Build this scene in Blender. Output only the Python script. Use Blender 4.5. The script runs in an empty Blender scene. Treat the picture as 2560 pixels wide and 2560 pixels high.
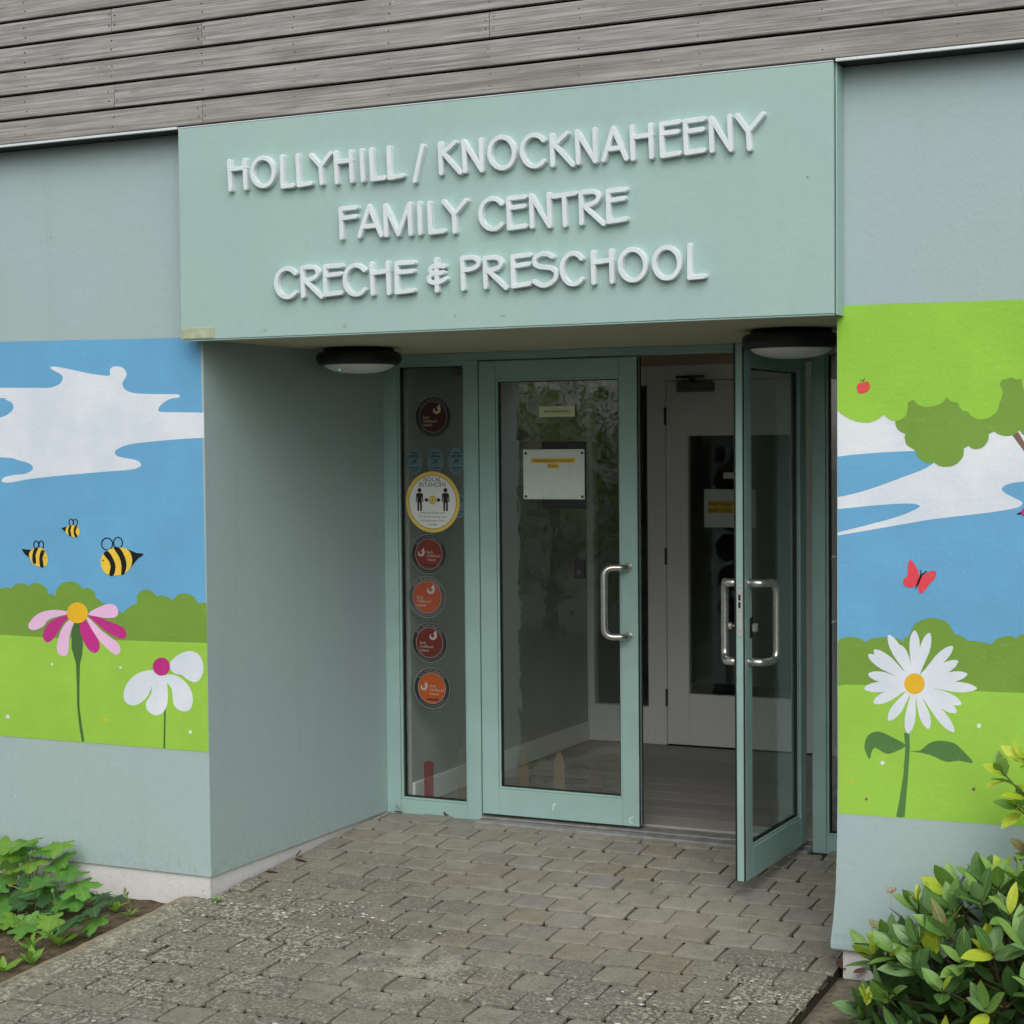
import bpy, bmesh, math, random
from mathutils import Vector, Matrix, Euler, noise as mnoise
random.seed(7)
R_ = math.radians
sc = bpy.context.scene
COL = sc.collection

# ------------------------------------------------------------------ camera, sky, sun, exposure
cam_d = bpy.data.cameras.new('camera'); cam = bpy.data.objects.new('camera', cam_d); COL.objects.link(cam)
cam_d.sensor_width = 36.0; cam_d.lens = 4505.1/2560*36.0; cam_d.clip_start = 0.05; cam_d.clip_end = 500
def cam_matrix(yaw, pitch, roll, loc):
    f = Vector((-math.sin(yaw)*math.cos(pitch), math.cos(yaw)*math.cos(pitch), math.sin(pitch)))
    r = Vector((math.cos(yaw), math.sin(yaw), 0)); u = r.cross(f)
    r2 = r*math.cos(roll)+u*math.sin(roll); u2 = -r*math.sin(roll)+u*math.cos(roll)
    m = Matrix((r2, u2, -f)).transposed().to_4x4(); m.translation = Vector(loc); return m
cam.matrix_world = cam_matrix(0.448, -0.0355, -0.0089, (4.3607, -6.153, 1.772))
sc.camera = cam

SUN_EL, SUN_AZ = 42.0, 153.0            # compass-like: azimuth measured from +y towards +x
world = bpy.data.worlds.new('World'); sc.world = world; world.use_nodes = True
wn = world.node_tree; wn.nodes.clear()
w_out = wn.nodes.new('ShaderNodeOutputWorld'); w_bg = wn.nodes.new('ShaderNodeBackground')
w_sky = wn.nodes.new('ShaderNodeTexSky'); w_hs = wn.nodes.new('ShaderNodeHueSaturation')
w_sky.sky_type = 'NISHITA'; w_sky.sun_disc = False
w_sky.sun_elevation = R_(SUN_EL); w_sky.sun_rotation = R_(SUN_AZ)
w_sky.air_density = 1.0; w_sky.dust_density = 3.0; w_sky.ozone_density = 1.0
w_hs.inputs['Saturation'].default_value = 0.20     # overcast: nearly grey sky
w_bg.inputs['Strength'].default_value = 0.115
wn.links.new(w_sky.outputs[0], w_hs.inputs['Color']); wn.links.new(w_hs.outputs[0], w_bg.inputs['Color'])
wn.links.new(w_bg.outputs[0], w_out.inputs['Surface'])
sun_d = bpy.data.lights.new('sun', 'SUN'); sun = bpy.data.objects.new('sun', sun_d); COL.objects.link(sun)
sun_d.energy = 1.4; sun_d.angle = R_(60); sun_d.color = (1.0, 0.985, 0.96)
sdir = Vector((math.sin(R_(SUN_AZ))*math.cos(R_(SUN_EL)), math.cos(R_(SUN_AZ))*math.cos(R_(SUN_EL)), math.sin(R_(SUN_EL))))
sun.rotation_euler = sdir.to_track_quat('Z', 'Y').to_euler(); sun.location = (0, -8, 12)
vs = sc.view_settings
vs.view_transform = 'Standard'; vs.look = 'None'; vs.exposure = 0.17; vs.gamma = 1.0; vs.use_curve_mapping = False
sc.render.engine = 'CYCLES'
sc.cycles.use_denoising = True; sc.cycles.max_bounces = 6; sc.cycles.transparent_max_bounces = 14; sc.cycles.use_adaptive_sampling = True; sc.cycles.adaptive_threshold = 0.03; sc.cycles.adaptive_min_samples = 16
sc.cycles.sample_clamp_indirect = 4.0

# ------------------------------------------------------------------ helpers
def lin(c):
    o = []
    for v in c[:3]:
        v = v/255.0; o.append(v/12.92 if v <= 0.04045 else ((v+0.055)/1.055)**2.4)
    return (*o, 1.0)
class NT:
    """tiny node-graph helper"""
    def __init__(s, name):
        s.m = bpy.data.materials.new(name); s.m.use_nodes = True; s.t = s.m.node_tree; s.t.nodes.clear()
        s.out = s.n('ShaderNodeOutputMaterial')
    def n(s, typ, **kw):
        nd = s.t.nodes.new(typ)
        for k, v in kw.items(): setattr(nd, k, v)
        return nd
    def put(s, sock, v):
        if hasattr(v, 'is_output') or isinstance(v, bpy.types.NodeSocket): s.t.links.new(v, sock)
        else: sock.default_value = v
    def math(s, op, a, b=0.0, c=0.0, clamp=False):
        nd = s.n('ShaderNodeMath', operation=op); nd.use_clamp = clamp
        s.put(nd.inputs[0], a); s.put(nd.inputs[1], b)
        if op in ('MULTIPLY_ADD', 'SMOOTH_MIN', 'COMPARE'): s.put(nd.inputs[2], c)
        return nd.outputs[0]
    def mix(s, f, a, b, mode='MIX'):
        nd = s.n('ShaderNodeMix', data_type='RGBA', blend_type=mode); nd.clamp_factor = True
        s.put(nd.inputs[0], f); s.put(nd.inputs[6], a); s.put(nd.inputs[7], b); return nd.outputs[2]
    def ramp(s, f, lo, hi):
        nd = s.n('ShaderNodeMapRange'); nd.clamp = True; nd.interpolation_type = 'SMOOTHSTEP'
        s.put(nd.inputs[0], f); nd.inputs[1].default_value = lo; nd.inputs[2].default_value = hi; return nd.outputs[0]
    def pos(s): return s.n('ShaderNodeNewGeometry').outputs['Position']
    def objco(s): return s.n('ShaderNodeTexCoord').outputs['Object']
    def rnd(s): return s.n('ShaderNodeObjectInfo').outputs['Random']
    def xyz(s, v):
        nd = s.n('ShaderNodeSeparateXYZ'); s.put(nd.inputs[0], v); return nd.outputs
    def vec(s, x, y, z):
        nd = s.n('ShaderNodeCombineXYZ'); s.put(nd.inputs[0], x); s.put(nd.inputs[1], y); s.put(nd.inputs[2], z); return nd.outputs[0]
    def vmul(s, v, k):
        nd = s.n('ShaderNodeVectorMath', operation='MULTIPLY'); s.put(nd.inputs[0], v); nd.inputs[1].default_value = k; return nd.outputs[0]
    def vadd(s, v, k):
        nd = s.n('ShaderNodeVectorMath', operation='ADD'); s.put(nd.inputs[0], v); s.put(nd.inputs[1], k); return nd.outputs[0]
    def noise(s, v, scale, detail=3.0, rough=0.55, dist=0.0):
        nd = s.n('ShaderNodeTexNoise'); s.put(nd.inputs['Vector'], v); nd.inputs['Scale'].default_value = scale
        nd.inputs['Detail'].default_value = detail; nd.inputs['Roughness'].default_value = rough
        nd.inputs['Distortion'].default_value = dist; return nd.outputs[0]
    def voro(s, v, scale, feat='F1'):
        nd = s.n('ShaderNodeTexVoronoi', feature=feat); s.put(nd.inputs['Vector'], v); nd.inputs['Scale'].default_value = scale; return nd
    def bump(s, h, strength, dist=0.01, normal=None):
        nd = s.n('ShaderNodeBump'); s.put(nd.inputs['Height'], h); nd.inputs['Strength'].default_value = strength
        nd.inputs['Distance'].default_value = dist
        if normal is not None: s.put(nd.inputs['Normal'], normal)
        return nd.outputs[0]
    def bsdf(s, col, rough=0.6, normal=None, metal=0.0, spec=0.5, **kw):
        nd = s.n('ShaderNodeBsdfPrincipled'); s.put(nd.inputs['Base Color'], col); s.put(nd.inputs['Roughness'], rough)
        s.put(nd.inputs['Metallic'], metal); nd.inputs['Specular IOR Level'].default_value = spec
        if normal is not None: s.put(nd.inputs['Normal'], normal)
        for k, v in kw.items(): s.put(nd.inputs[k], v)
        return nd.outputs[0]
    def done(s, sh): s.t.links.new(sh, s.out.inputs['Surface']); return s.m

def plain(name, c, rough=0.5, metal=0.0, spec=0.5, var=0.08, vscale=6.0, bump=0.0, bscale=200.0):
    t = NT(name); p = t.pos(); a = lin(c)
    d = tuple(max(0, v*(1-var)) for v in a[:3])+(1,); b = tuple(min(1, v*(1+var)) for v in a[:3])+(1,)
    col = t.mix(t.ramp(t.noise(p, vscale, 4), .3, .7), d, b)
    nrm = t.bump(t.noise(p, bscale, 3), bump, .002) if bump else None
    return t.done(t.bsdf(col, rough, nrm, metal, spec))

def new_obj(name, me, m=None, parent=None):
    o = bpy.data.objects.new(name, me); COL.objects.link(o)
    if m is not None and me is not None and len(me.materials) == 0: me.materials.append(m)
    if parent is not None: o.parent = parent
    return o
def obj(name, bm, m=None, parent=None, smooth=False):
    me = bpy.data.meshes.new(name)
    bmesh.ops.recalc_face_normals(bm, faces=bm.faces[:])
    bm.to_mesh(me); bm.free()
    if smooth: me.polygons.foreach_set('use_smooth', [True]*len(me.polygons))
    return new_obj(name, me, m, parent)
def empty(name, loc=(0, 0, 0), parent=None):
    o = bpy.data.objects.new(name, None); COL.objects.link(o); o.location = loc; o.empty_display_size = .1
    if parent is not None: o.parent = parent
    return o
def tag(o, label=None, cat=None, group=None, kind=None):
    for k, v in (('label', label), ('category', cat), ('group', group), ('kind', kind)):
        if v: o[k] = v
    return o
def box(bm, x0, x1, y0, y1, z0, z1, bev=0.0, seg=1):
    t = bmesh.new()
    vs_ = [t.verts.new((x, y, z)) for x in (x0, x1) for y in (y0, y1) for z in (z0, z1)]
    for f in ((0, 1, 3, 2), (4, 6, 7, 5), (0, 4, 5, 1), (2, 3, 7, 6), (0, 2, 6, 4), (1, 5, 7, 3)): t.faces.new([vs_[i] for i in f])
    bmesh.ops.recalc_face_normals(t, faces=t.faces[:])
    if bev: bmesh.ops.bevel(t, geom=t.edges[:], offset=bev, segments=seg, affect='EDGES', profile=.5)
    me = bpy.data.meshes.new('tmp'); t.to_mesh(me); t.free(); bm.from_mesh(me); bpy.data.meshes.remove(me)
def bx(name, m, parent, x0, x1, y0, y1, z0, z1, bev=0.0, seg=1):
    bm = bmesh.new(); box(bm, x0, x1, y0, y1, z0, z1, bev, seg); return obj(name, bm, m, parent)
def tube(bm, path, r, n=12, taper=None, caps=True):
    path = [Vector(p) for p in path]; rings = []; up = None
    for i, p in enumerate(path):
        d = (path[min(i+1, len(path)-1)]-path[max(i-1, 0)]).normalized()
        if up is None:
            up = Vector((0, 0, 1)) if abs(d.z) < .9 else Vector((1, 0, 0))
        a = (up-d*up.dot(d)).normalized(); b = d.cross(a); up = a
        rr = r*(taper(i/(len(path)-1)) if taper else 1)
        rings.append([bm.verts.new(p+(a*math.cos(2*math.pi*k/n)+b*math.sin(2*math.pi*k/n))*rr) for k in range(n)])
    for q, w in zip(rings[:-1], rings[1:]):
        for k in range(n): bm.faces.new((q[k], q[(k+1) % n], w[(k+1) % n], w[k]))
    if caps:
        bm.faces.new(rings[0][::-1]); bm.faces.new(rings[-1])
def fillet(P, r, n=6):
    P = [Vector(p) for p in P]; o = [P[0]]
    for a, b, c in zip(P[:-2], P[1:-1], P[2:]):
        u = (a-b); w = (c-b); k = min(r, u.length*.49, w.length*.49); s = b+u.normalized()*k; e = b+w.normalized()*k
        for i in range(n+1):
            t = i/n; o.append(s*(1-t)**2+b*2*t*(1-t)+e*t*t)
    return o+[P[-1]]
def lathe(bm, prof, n=48, c=(0, 0, 0)):
    rings = []
    for r, z in prof:
        if r < 1e-5: rings.append([bm.verts.new((c[0], c[1], c[2]+z))])
        else: rings.append([bm.verts.new((c[0]+r*math.cos(2*math.pi*k/n), c[1]+r*math.sin(2*math.pi*k/n), c[2]+z)) for k in range(n)])
    for a, b in zip(rings[:-1], rings[1:]):
        for k in range(n):
            if len(a) == 1 and len(b) == 1: continue
            if len(a) == 1: bm.faces.new((a[0], b[k], b[(k+1) % n]))
            elif len(b) == 1: bm.faces.new((a[k], a[(k+1) % n], b[0]))
            else: bm.faces.new((a[k], a[(k+1) % n], b[(k+1) % n], b[k]))
def poly_xz(bm, pts, y, thick=0.0):
    v = [bm.verts.new((p[0], y, p[1])) for p in pts]
    f = bm.faces.new(v); f.normal_update()
    if f.normal.y > 0: f.normal_flip()
    if thick:
        r = bmesh.ops.extrude_face_region(bm, geom=[f])
        for q in r['geom']:
            if isinstance(q, bmesh.types.BMVert): q.co.y -= thick
_tc = {}
def text_mesh(body, size, align='CENTER', space=1.0):
    cu = bpy.data.curves.new('tmp', 'FONT'); cu.body = body; cu.size = size; cu.align_x = align; cu.align_y = 'CENTER'
    cu.space_line = space; cu.resolution_u = 2
    o = bpy.data.objects.new('tmp', cu); me = bpy.data.meshes.new_from_object(o)
    bpy.data.objects.remove(o); bpy.data.curves.remove(cu)
    return me
def text_obj(name, body, size, x, y, z, m, parent, align='CENTER', sx=1.0):
    me = text_mesh(body, size, align)
    for v in me.vertices: v.co = Vector((v.co.x*sx+x, y, v.co.y+z))
    return new_obj(name, me, m, parent)
LETTERS=[
('H',[('S',[(0.2246,2.9235),(0.2296,2.8112)]),('S',[(0.297,2.9237),(0.302,2.8119)]),('S',[(0.2275,2.8906),(0.3,2.8932)])]),
('O',[('O',[(0.4351,2.8655),(0.4341,2.856),(0.4317,2.847),(0.4278,2.8385),(0.4226,2.8311),(0.4163,2.8247),(0.4089,2.8197),(0.4008,2.8163),(0.3922,2.8144),(0.3834,2.8142),(0.3745,2.8156),(0.366,2.8187),(0.358,2.8234),(0.3508,2.8294),(0.3446,2.8367),(0.3396,2.8449),(0.336,2.8539),(0.3338,2.8634),(0.3332,2.873),(0.3341,2.8826),(0.3366,2.8917),(0.3405,2.9002),(0.3458,2.9077),(0.3522,2.914),(0.3596,2.9189),(0.3677,2.9224),(0.3763,2.9242),(0.3852,2.9244),(0.394,2.9228),(0.4025,2.9197),(0.4105,2.915),(0.4176,2.909),(0.4238,2.9017),(0.4287,2.8935),(0.4323,2.8845),(0.4344,2.8751)])]),
('L',[('S',[(0.473,2.9232),(0.4752,2.8054)]),('S',[(0.4752,2.8054),(0.5235,2.8077)])]),
('L',[('S',[(0.5453,2.9221),(0.5502,2.8058)]),('S',[(0.5502,2.8058),(0.6047,2.8098)])]),
('Y',[('S',[(0.6064,2.9185),(0.6505,2.8714)]),('S',[(0.6938,2.9173),(0.6505,2.8714)]),('S',[(0.6505,2.8714),(0.6548,2.8068)])]),
('H',[('S',[(0.718,2.9193),(0.7229,2.8047)]),('S',[(0.7862,2.9184),(0.7911,2.8054)]),('S',[(0.7208,2.8818),(0.789,2.8843)])]),
('I',[('S',[(0.8346,2.9184),(0.8395,2.8047)])]),
('L',[('S',[(0.8769,2.9184),(0.8818,2.8044)]),('S',[(0.8818,2.8044),(0.9341,2.8072)])]),
('L',[('S',[(0.9533,2.9189),(0.9575,2.8044)]),('S',[(0.9575,2.8044),(1.013,2.8103)])]),
('/',[('S',[(1.1,2.9138),(1.066,2.7857)])]),
('K',[('S',[(1.175,2.9172),(1.179,2.8069)]),('S',[(1.238,2.9169),(1.181,2.875)]),('S',[(1.19,2.8791),(1.26,2.803)])]),
('N',[('S',[(1.275,2.9181),(1.28,2.8064)]),('S',[(1.275,2.9181),(1.35,2.8047)]),('S',[(1.347,2.9171),(1.35,2.8047)])]),
('O',[('O',[(1.484,2.8589),(1.483,2.8491),(1.481,2.8397),(1.477,2.8311),(1.472,2.8234),(1.466,2.8169),(1.458,2.8118),(1.45,2.8082),(1.442,2.8062),(1.433,2.806),(1.424,2.8076),(1.416,2.8108),(1.408,2.8156),(1.401,2.8218),(1.394,2.8293),(1.389,2.8378),(1.386,2.8471),(1.383,2.8568),(1.383,2.8668),(1.384,2.8766),(1.386,2.886),(1.39,2.8947),(1.395,2.9024),(1.401,2.9089),(1.409,2.914),(1.417,2.9175),(1.425,2.9194),(1.434,2.9195),(1.443,2.918),(1.451,2.9147),(1.459,2.9099),(1.466,2.9036),(1.472,2.8962),(1.477,2.8877),(1.481,2.8784),(1.483,2.8687)])]),
('C',[('S',[(1.603,2.895),(1.594,2.9043),(1.585,2.9113),(1.574,2.9156),(1.562,2.917),(1.551,2.9154),(1.541,2.9109),(1.532,2.9037),(1.524,2.8942),(1.519,2.8829),(1.516,2.8704),(1.516,2.8573),(1.519,2.8443),(1.524,2.8322),(1.531,2.8216),(1.54,2.8129),(1.55,2.8068),(1.561,2.8034),(1.573,2.803),(1.583,2.8056),(1.594,2.811),(1.602,2.819)])]),
('K',[('S',[(1.636,2.9104),(1.639,2.8022)]),('S',[(1.695,2.9122),(1.64,2.8682)]),('S',[(1.648,2.8743),(1.72,2.7973)])]),
('N',[('S',[(1.736,2.9142),(1.741,2.8025)]),('S',[(1.736,2.9142),(1.809,2.8027)]),('S',[(1.806,2.9164),(1.809,2.8027)])]),
('A',[('S',[(1.878,2.9156),(1.841,2.8055)]),('S',[(1.878,2.9156),(1.928,2.8035)]),('S',[(1.852,2.8413),(1.912,2.8438)])]),
('H',[('S',[(1.95,2.9142),(1.954,2.8008)]),('S',[(2.021,2.9148),(2.025,2.8019)]),('S',[(1.952,2.8764),(2.024,2.8797)])]),
('E',[('S',[(2.062,2.9133),(2.066,2.8014)]),('S',[(2.062,2.9133),(2.129,2.9167)]),('S',[(2.064,2.8803),(2.124,2.8831)]),('S',[(2.066,2.8014),(2.13,2.8069)])]),
('E',[('S',[(2.152,2.9154),(2.156,2.8049)]),('S',[(2.152,2.9154),(2.22,2.9192)]),('S',[(2.154,2.8794),(2.217,2.8832)]),('S',[(2.156,2.8049),(2.221,2.8101)])]),
('N',[('S',[(2.248,2.9182),(2.251,2.8058)]),('S',[(2.248,2.9182),(2.321,2.8042)]),('S',[(2.316,2.9187),(2.321,2.8042)])]),
('Y',[('S',[(2.342,2.9197),(2.384,2.8615)]),('S',[(2.436,2.9165),(2.384,2.8615)]),('S',[(2.384,2.8615),(2.388,2.8021)])]),
('F',[('S',[(0.7384,2.7006),(0.742,2.5905)]),('S',[(0.7384,2.7006),(0.8078,2.7033)]),('S',[(0.7405,2.6642),(0.8054,2.6685)])]),
('A',[('S',[(0.8657,2.7033),(0.8211,2.5926)]),('S',[(0.8657,2.7033),(0.9172,2.5897)]),('S',[(0.8358,2.6261),(0.8986,2.6278)])]),
('M',[('S',[(0.9359,2.7015),(0.9389,2.5884)]),('S',[(0.9359,2.7015),(0.9933,2.589)]),('S',[(1.041,2.7),(0.9933,2.589)]),('S',[(1.041,2.7),(1.046,2.5876)])]),
('I',[('S',[(1.084,2.6999),(1.087,2.5879)])]),
('L',[('S',[(1.127,2.6987),(1.131,2.5869)]),('S',[(1.131,2.5869),(1.188,2.59)])]),
('Y',[('S',[(1.188,2.7001),(1.232,2.6496)]),('S',[(1.282,2.6975),(1.232,2.6496)]),('S',[(1.232,2.6496),(1.234,2.5846)])]),
('C',[('S',[(1.43,2.6759),(1.422,2.685),(1.412,2.6918),(1.401,2.6959),(1.389,2.6971),(1.378,2.6954),(1.368,2.6908),(1.358,2.6836),(1.351,2.6741),(1.346,2.6628),(1.343,2.6504),(1.343,2.6374),(1.345,2.6247),(1.35,2.6127),(1.358,2.6023),(1.367,2.5939),(1.377,2.5879),(1.388,2.5848),(1.4,2.5845),(1.411,2.5872),(1.421,2.5927),(1.43,2.6007)])]),
('E',[('S',[(1.458,2.6927),(1.461,2.5829)]),('S',[(1.458,2.6927),(1.527,2.6948)]),('S',[(1.46,2.657),(1.523,2.661)]),('S',[(1.461,2.5829),(1.528,2.5878)])]),
('N',[('S',[(1.551,2.6966),(1.554,2.5841)]),('S',[(1.551,2.6966),(1.625,2.5819)]),('S',[(1.623,2.6965),(1.625,2.5819)])]),
('T',[('S',[(1.641,2.6871),(1.728,2.6939)]),('S',[(1.683,2.6896),(1.687,2.5814)])]),
('R',[('S',[(1.75,2.6931),(1.752,2.5841)]),('S',[(1.75,2.6931),(1.782,2.6956),(1.785,2.6955),(1.79,2.6954),(1.796,2.6952),(1.801,2.6946),(1.806,2.6933),(1.81,2.6912),(1.813,2.6884),(1.816,2.6852),(1.819,2.6818),(1.82,2.6783),(1.82,2.6745),(1.819,2.6704),(1.817,2.6662),(1.814,2.6622),(1.811,2.6588),(1.806,2.656),(1.8,2.6535),(1.794,2.6514),(1.789,2.6497),(1.785,2.6485),(1.751,2.6427)]),('S',[(1.763,2.6452),(1.839,2.5768)])]),
('E',[('S',[(1.857,2.6924),(1.858,2.5823)]),('S',[(1.857,2.6924),(1.923,2.6944)]),('S',[(1.859,2.6576),(1.919,2.6628)]),('S',[(1.858,2.5823),(1.924,2.5882)])]),
('C',[('S',[(0.5275,2.4637),(0.519,2.4725),(0.5089,2.4791),(0.4978,2.483),(0.4862,2.484),(0.4748,2.4822),(0.4641,2.4774),(0.4547,2.4701),(0.4472,2.4606),(0.4418,2.4493),(0.439,2.437),(0.4388,2.4241),(0.4412,2.4115),(0.4462,2.3998),(0.4535,2.3895),(0.4626,2.3813),(0.4731,2.3756),(0.4845,2.3726),(0.4961,2.3725),(0.5073,2.3754),(0.5176,2.381),(0.5264,2.389)])]),
('R',[('S',[(0.5608,2.4838),(0.5637,2.3733)]),('S',[(0.5608,2.4838),(0.5962,2.4854),(0.5994,2.4851),(0.6041,2.4849),(0.6094,2.4844),(0.6146,2.4835),(0.6188,2.4818),(0.6223,2.4792),(0.6256,2.4758),(0.6284,2.4719),(0.6305,2.468),(0.6316,2.4643),(0.6317,2.4608),(0.6309,2.4574),(0.6293,2.4539),(0.627,2.4507),(0.624,2.4478),(0.6196,2.4451),(0.6138,2.4425),(0.6076,2.4403),(0.6021,2.4384),(0.5983,2.437),(0.5628,2.4305)]),('S',[(0.5737,2.4333),(0.6483,2.3671)])]),
('E',[('S',[(0.6652,2.4833),(0.6642,2.3736)]),('S',[(0.6652,2.4833),(0.7371,2.483)]),('S',[(0.6653,2.4482),(0.7338,2.452)]),('S',[(0.6642,2.3736),(0.7356,2.3786)])]),
('C',[('S',[(0.8405,2.4605),(0.8321,2.4694),(0.8222,2.476),(0.8112,2.4799),(0.7999,2.481),(0.7886,2.4791),(0.7781,2.4743),(0.7689,2.4669),(0.7615,2.4573),(0.7562,2.446),(0.7535,2.4336),(0.7533,2.4206),(0.7557,2.4079),(0.7606,2.3961),(0.7678,2.3858),(0.7768,2.3776),(0.7871,2.3718),(0.7983,2.3688),(0.8097,2.3687),(0.8208,2.3716),(0.8309,2.3772),(0.8395,2.3854)])]),
('H',[('S',[(0.8728,2.4831),(0.8774,2.3689)]),('S',[(0.944,2.4832),(0.949,2.368)]),('S',[(0.8751,2.4464),(0.9468,2.4518)])]),
('E',[('S',[(0.983,2.4792),(0.9832,2.3688)]),('S',[(0.983,2.4792),(1.056,2.4792)]),('S',[(0.9842,2.4443),(1.053,2.4465)]),('S',[(0.9832,2.3688),(1.055,2.3736)])]),
('&',[('S',[(1.154,2.4848),(1.156,2.368)]),('S',[(1.187,2.4575),(1.182,2.458),(1.175,2.4587),(1.168,2.4594),(1.161,2.4597),(1.155,2.4597),(1.148,2.4595),(1.142,2.4589),(1.137,2.4577),(1.134,2.4555),(1.131,2.4526),(1.129,2.4494),(1.128,2.4464),(1.129,2.4436),(1.131,2.4406),(1.134,2.4379),(1.137,2.4357),(1.141,2.4341),(1.147,2.4329),(1.153,2.4322),(1.158,2.4319),(1.165,2.4323),(1.171,2.4334),(1.178,2.4345),(1.182,2.4353)]),('S',[(1.158,2.4319),(1.154,2.4315),(1.147,2.431),(1.14,2.4301),(1.134,2.4284),(1.13,2.4255),(1.126,2.4218),(1.124,2.4178),(1.122,2.414),(1.123,2.4103),(1.125,2.4065),(1.129,2.4031),(1.133,2.4004),(1.139,2.3985),(1.145,2.3971),(1.153,2.3966),(1.161,2.3972),(1.169,2.3997),(1.179,2.4037),(1.187,2.4078),(1.194,2.4106)])]),
('P',[('S',[(1.264,2.4827),(1.268,2.3699)]),('S',[(1.264,2.4827),(1.298,2.485),(1.301,2.4847),(1.305,2.4843),(1.31,2.4837),(1.315,2.4827),(1.319,2.4811),(1.322,2.4788),(1.326,2.4759),(1.329,2.4727),(1.331,2.4693),(1.333,2.4661),(1.333,2.4629),(1.332,2.4595),(1.331,2.4561),(1.329,2.453),(1.326,2.4503),(1.322,2.4479),(1.317,2.4458),(1.311,2.4439),(1.306,2.4424),(1.303,2.4413),(1.266,2.4376)])]),
('R',[('S',[(1.359,2.4778),(1.362,2.3713)]),('S',[(1.359,2.4778),(1.391,2.4799),(1.394,2.4795),(1.399,2.4791),(1.404,2.4784),(1.409,2.4773),(1.413,2.4755),(1.417,2.4727),(1.42,2.4692),(1.423,2.4653),(1.425,2.4613),(1.426,2.4577),(1.426,2.4543),(1.425,2.4509),(1.423,2.4477),(1.42,2.4447),(1.417,2.4421),(1.413,2.4399),(1.408,2.438),(1.402,2.4364),(1.397,2.4352),(1.393,2.4342),(1.361,2.4289)]),('S',[(1.372,2.4326),(1.446,2.3647)])]),
('E',[('S',[(1.474,2.477),(1.476,2.3687)]),('S',[(1.474,2.477),(1.542,2.4814)]),('S',[(1.476,2.4423),(1.539,2.4481)]),('S',[(1.476,2.3687),(1.541,2.3752)])]),
('S',[('S',[(1.634,2.4695),(1.63,2.4717),(1.625,2.4748),(1.619,2.478),(1.613,2.4802),(1.606,2.4812),(1.599,2.4816),(1.593,2.4812),(1.586,2.48),(1.58,2.4777),(1.573,2.4744),(1.568,2.4705),(1.564,2.4664),(1.562,2.4617),(1.561,2.4565),(1.562,2.4513),(1.564,2.4468),(1.567,2.443),(1.573,2.4397),(1.579,2.4368),(1.586,2.4345),(1.594,2.4332),(1.603,2.4327),(1.612,2.4321),(1.621,2.4306),(1.629,2.428),(1.636,2.4247),(1.642,2.4207),(1.647,2.4161),(1.649,2.4105),(1.65,2.4041),(1.649,2.3974),(1.647,2.3913),(1.643,2.3856),(1.637,2.3801),(1.63,2.3752),(1.623,2.3713),(1.616,2.3686),(1.608,2.3666),(1.599,2.3659),(1.591,2.3665),(1.583,2.3695),(1.574,2.3743),(1.566,2.3793),(1.561,2.3828)])]),
('C',[('S',[(1.751,2.4564),(1.743,2.4652),(1.734,2.4717),(1.725,2.4756),(1.714,2.4766),(1.704,2.4746),(1.695,2.4699),(1.687,2.4626),(1.68,2.4531),(1.675,2.4419),(1.673,2.4296),(1.673,2.4168),(1.675,2.4043),(1.679,2.3926),(1.686,2.3824),(1.694,2.3743),(1.703,2.3686),(1.713,2.3657),(1.724,2.3656),(1.734,2.3685),(1.743,2.3741),(1.75,2.3821)])]),
('H',[('S',[(1.795,2.4765),(1.798,2.3667)]),('S',[(1.867,2.4778),(1.87,2.3675)]),('S',[(1.796,2.4389),(1.869,2.445)])]),
('O',[('O',[(1.999,2.4206),(1.998,2.4111),(1.996,2.4021),(1.992,2.3936),(1.987,2.386),(1.981,2.3796),(1.974,2.3745),(1.966,2.3708),(1.958,2.3687),(1.95,2.3683),(1.941,2.3695),(1.933,2.3724),(1.926,2.3768),(1.919,2.3827),(1.913,2.3897),(1.908,2.3978),(1.904,2.4067),(1.902,2.416),(1.902,2.4256),(1.902,2.4351),(1.905,2.4442),(1.908,2.4527),(1.913,2.4603),(1.919,2.4667),(1.926,2.4718),(1.934,2.4754),(1.942,2.4774),(1.951,2.4778),(1.959,2.4765),(1.967,2.4736),(1.975,2.4691),(1.982,2.4633),(1.988,2.4563),(1.992,2.4482),(1.996,2.4394),(1.998,2.4301)])]),
('O',[('O',[(2.128,2.421),(2.127,2.4117),(2.125,2.4027),(2.121,2.3943),(2.116,2.3868),(2.111,2.3804),(2.104,2.3753),(2.096,2.3717),(2.088,2.3697),(2.08,2.3692),(2.071,2.3705),(2.063,2.3733),(2.056,2.3777),(2.049,2.3835),(2.043,2.3905),(2.039,2.3985),(2.035,2.4072),(2.033,2.4165),(2.032,2.426),(2.033,2.4354),(2.035,2.4445),(2.039,2.4529),(2.044,2.4604),(2.05,2.4668),(2.057,2.4718),(2.064,2.4754),(2.072,2.4774),(2.08,2.4778),(2.089,2.4765),(2.097,2.4736),(2.104,2.4692),(2.111,2.4634),(2.117,2.4564),(2.122,2.4484),(2.125,2.4397),(2.127,2.4305)])]),
('L',[('S',[(2.167,2.4806),(2.165,2.3671)]),('S',[(2.165,2.3671),(2.22,2.3695)])]),
]
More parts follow.
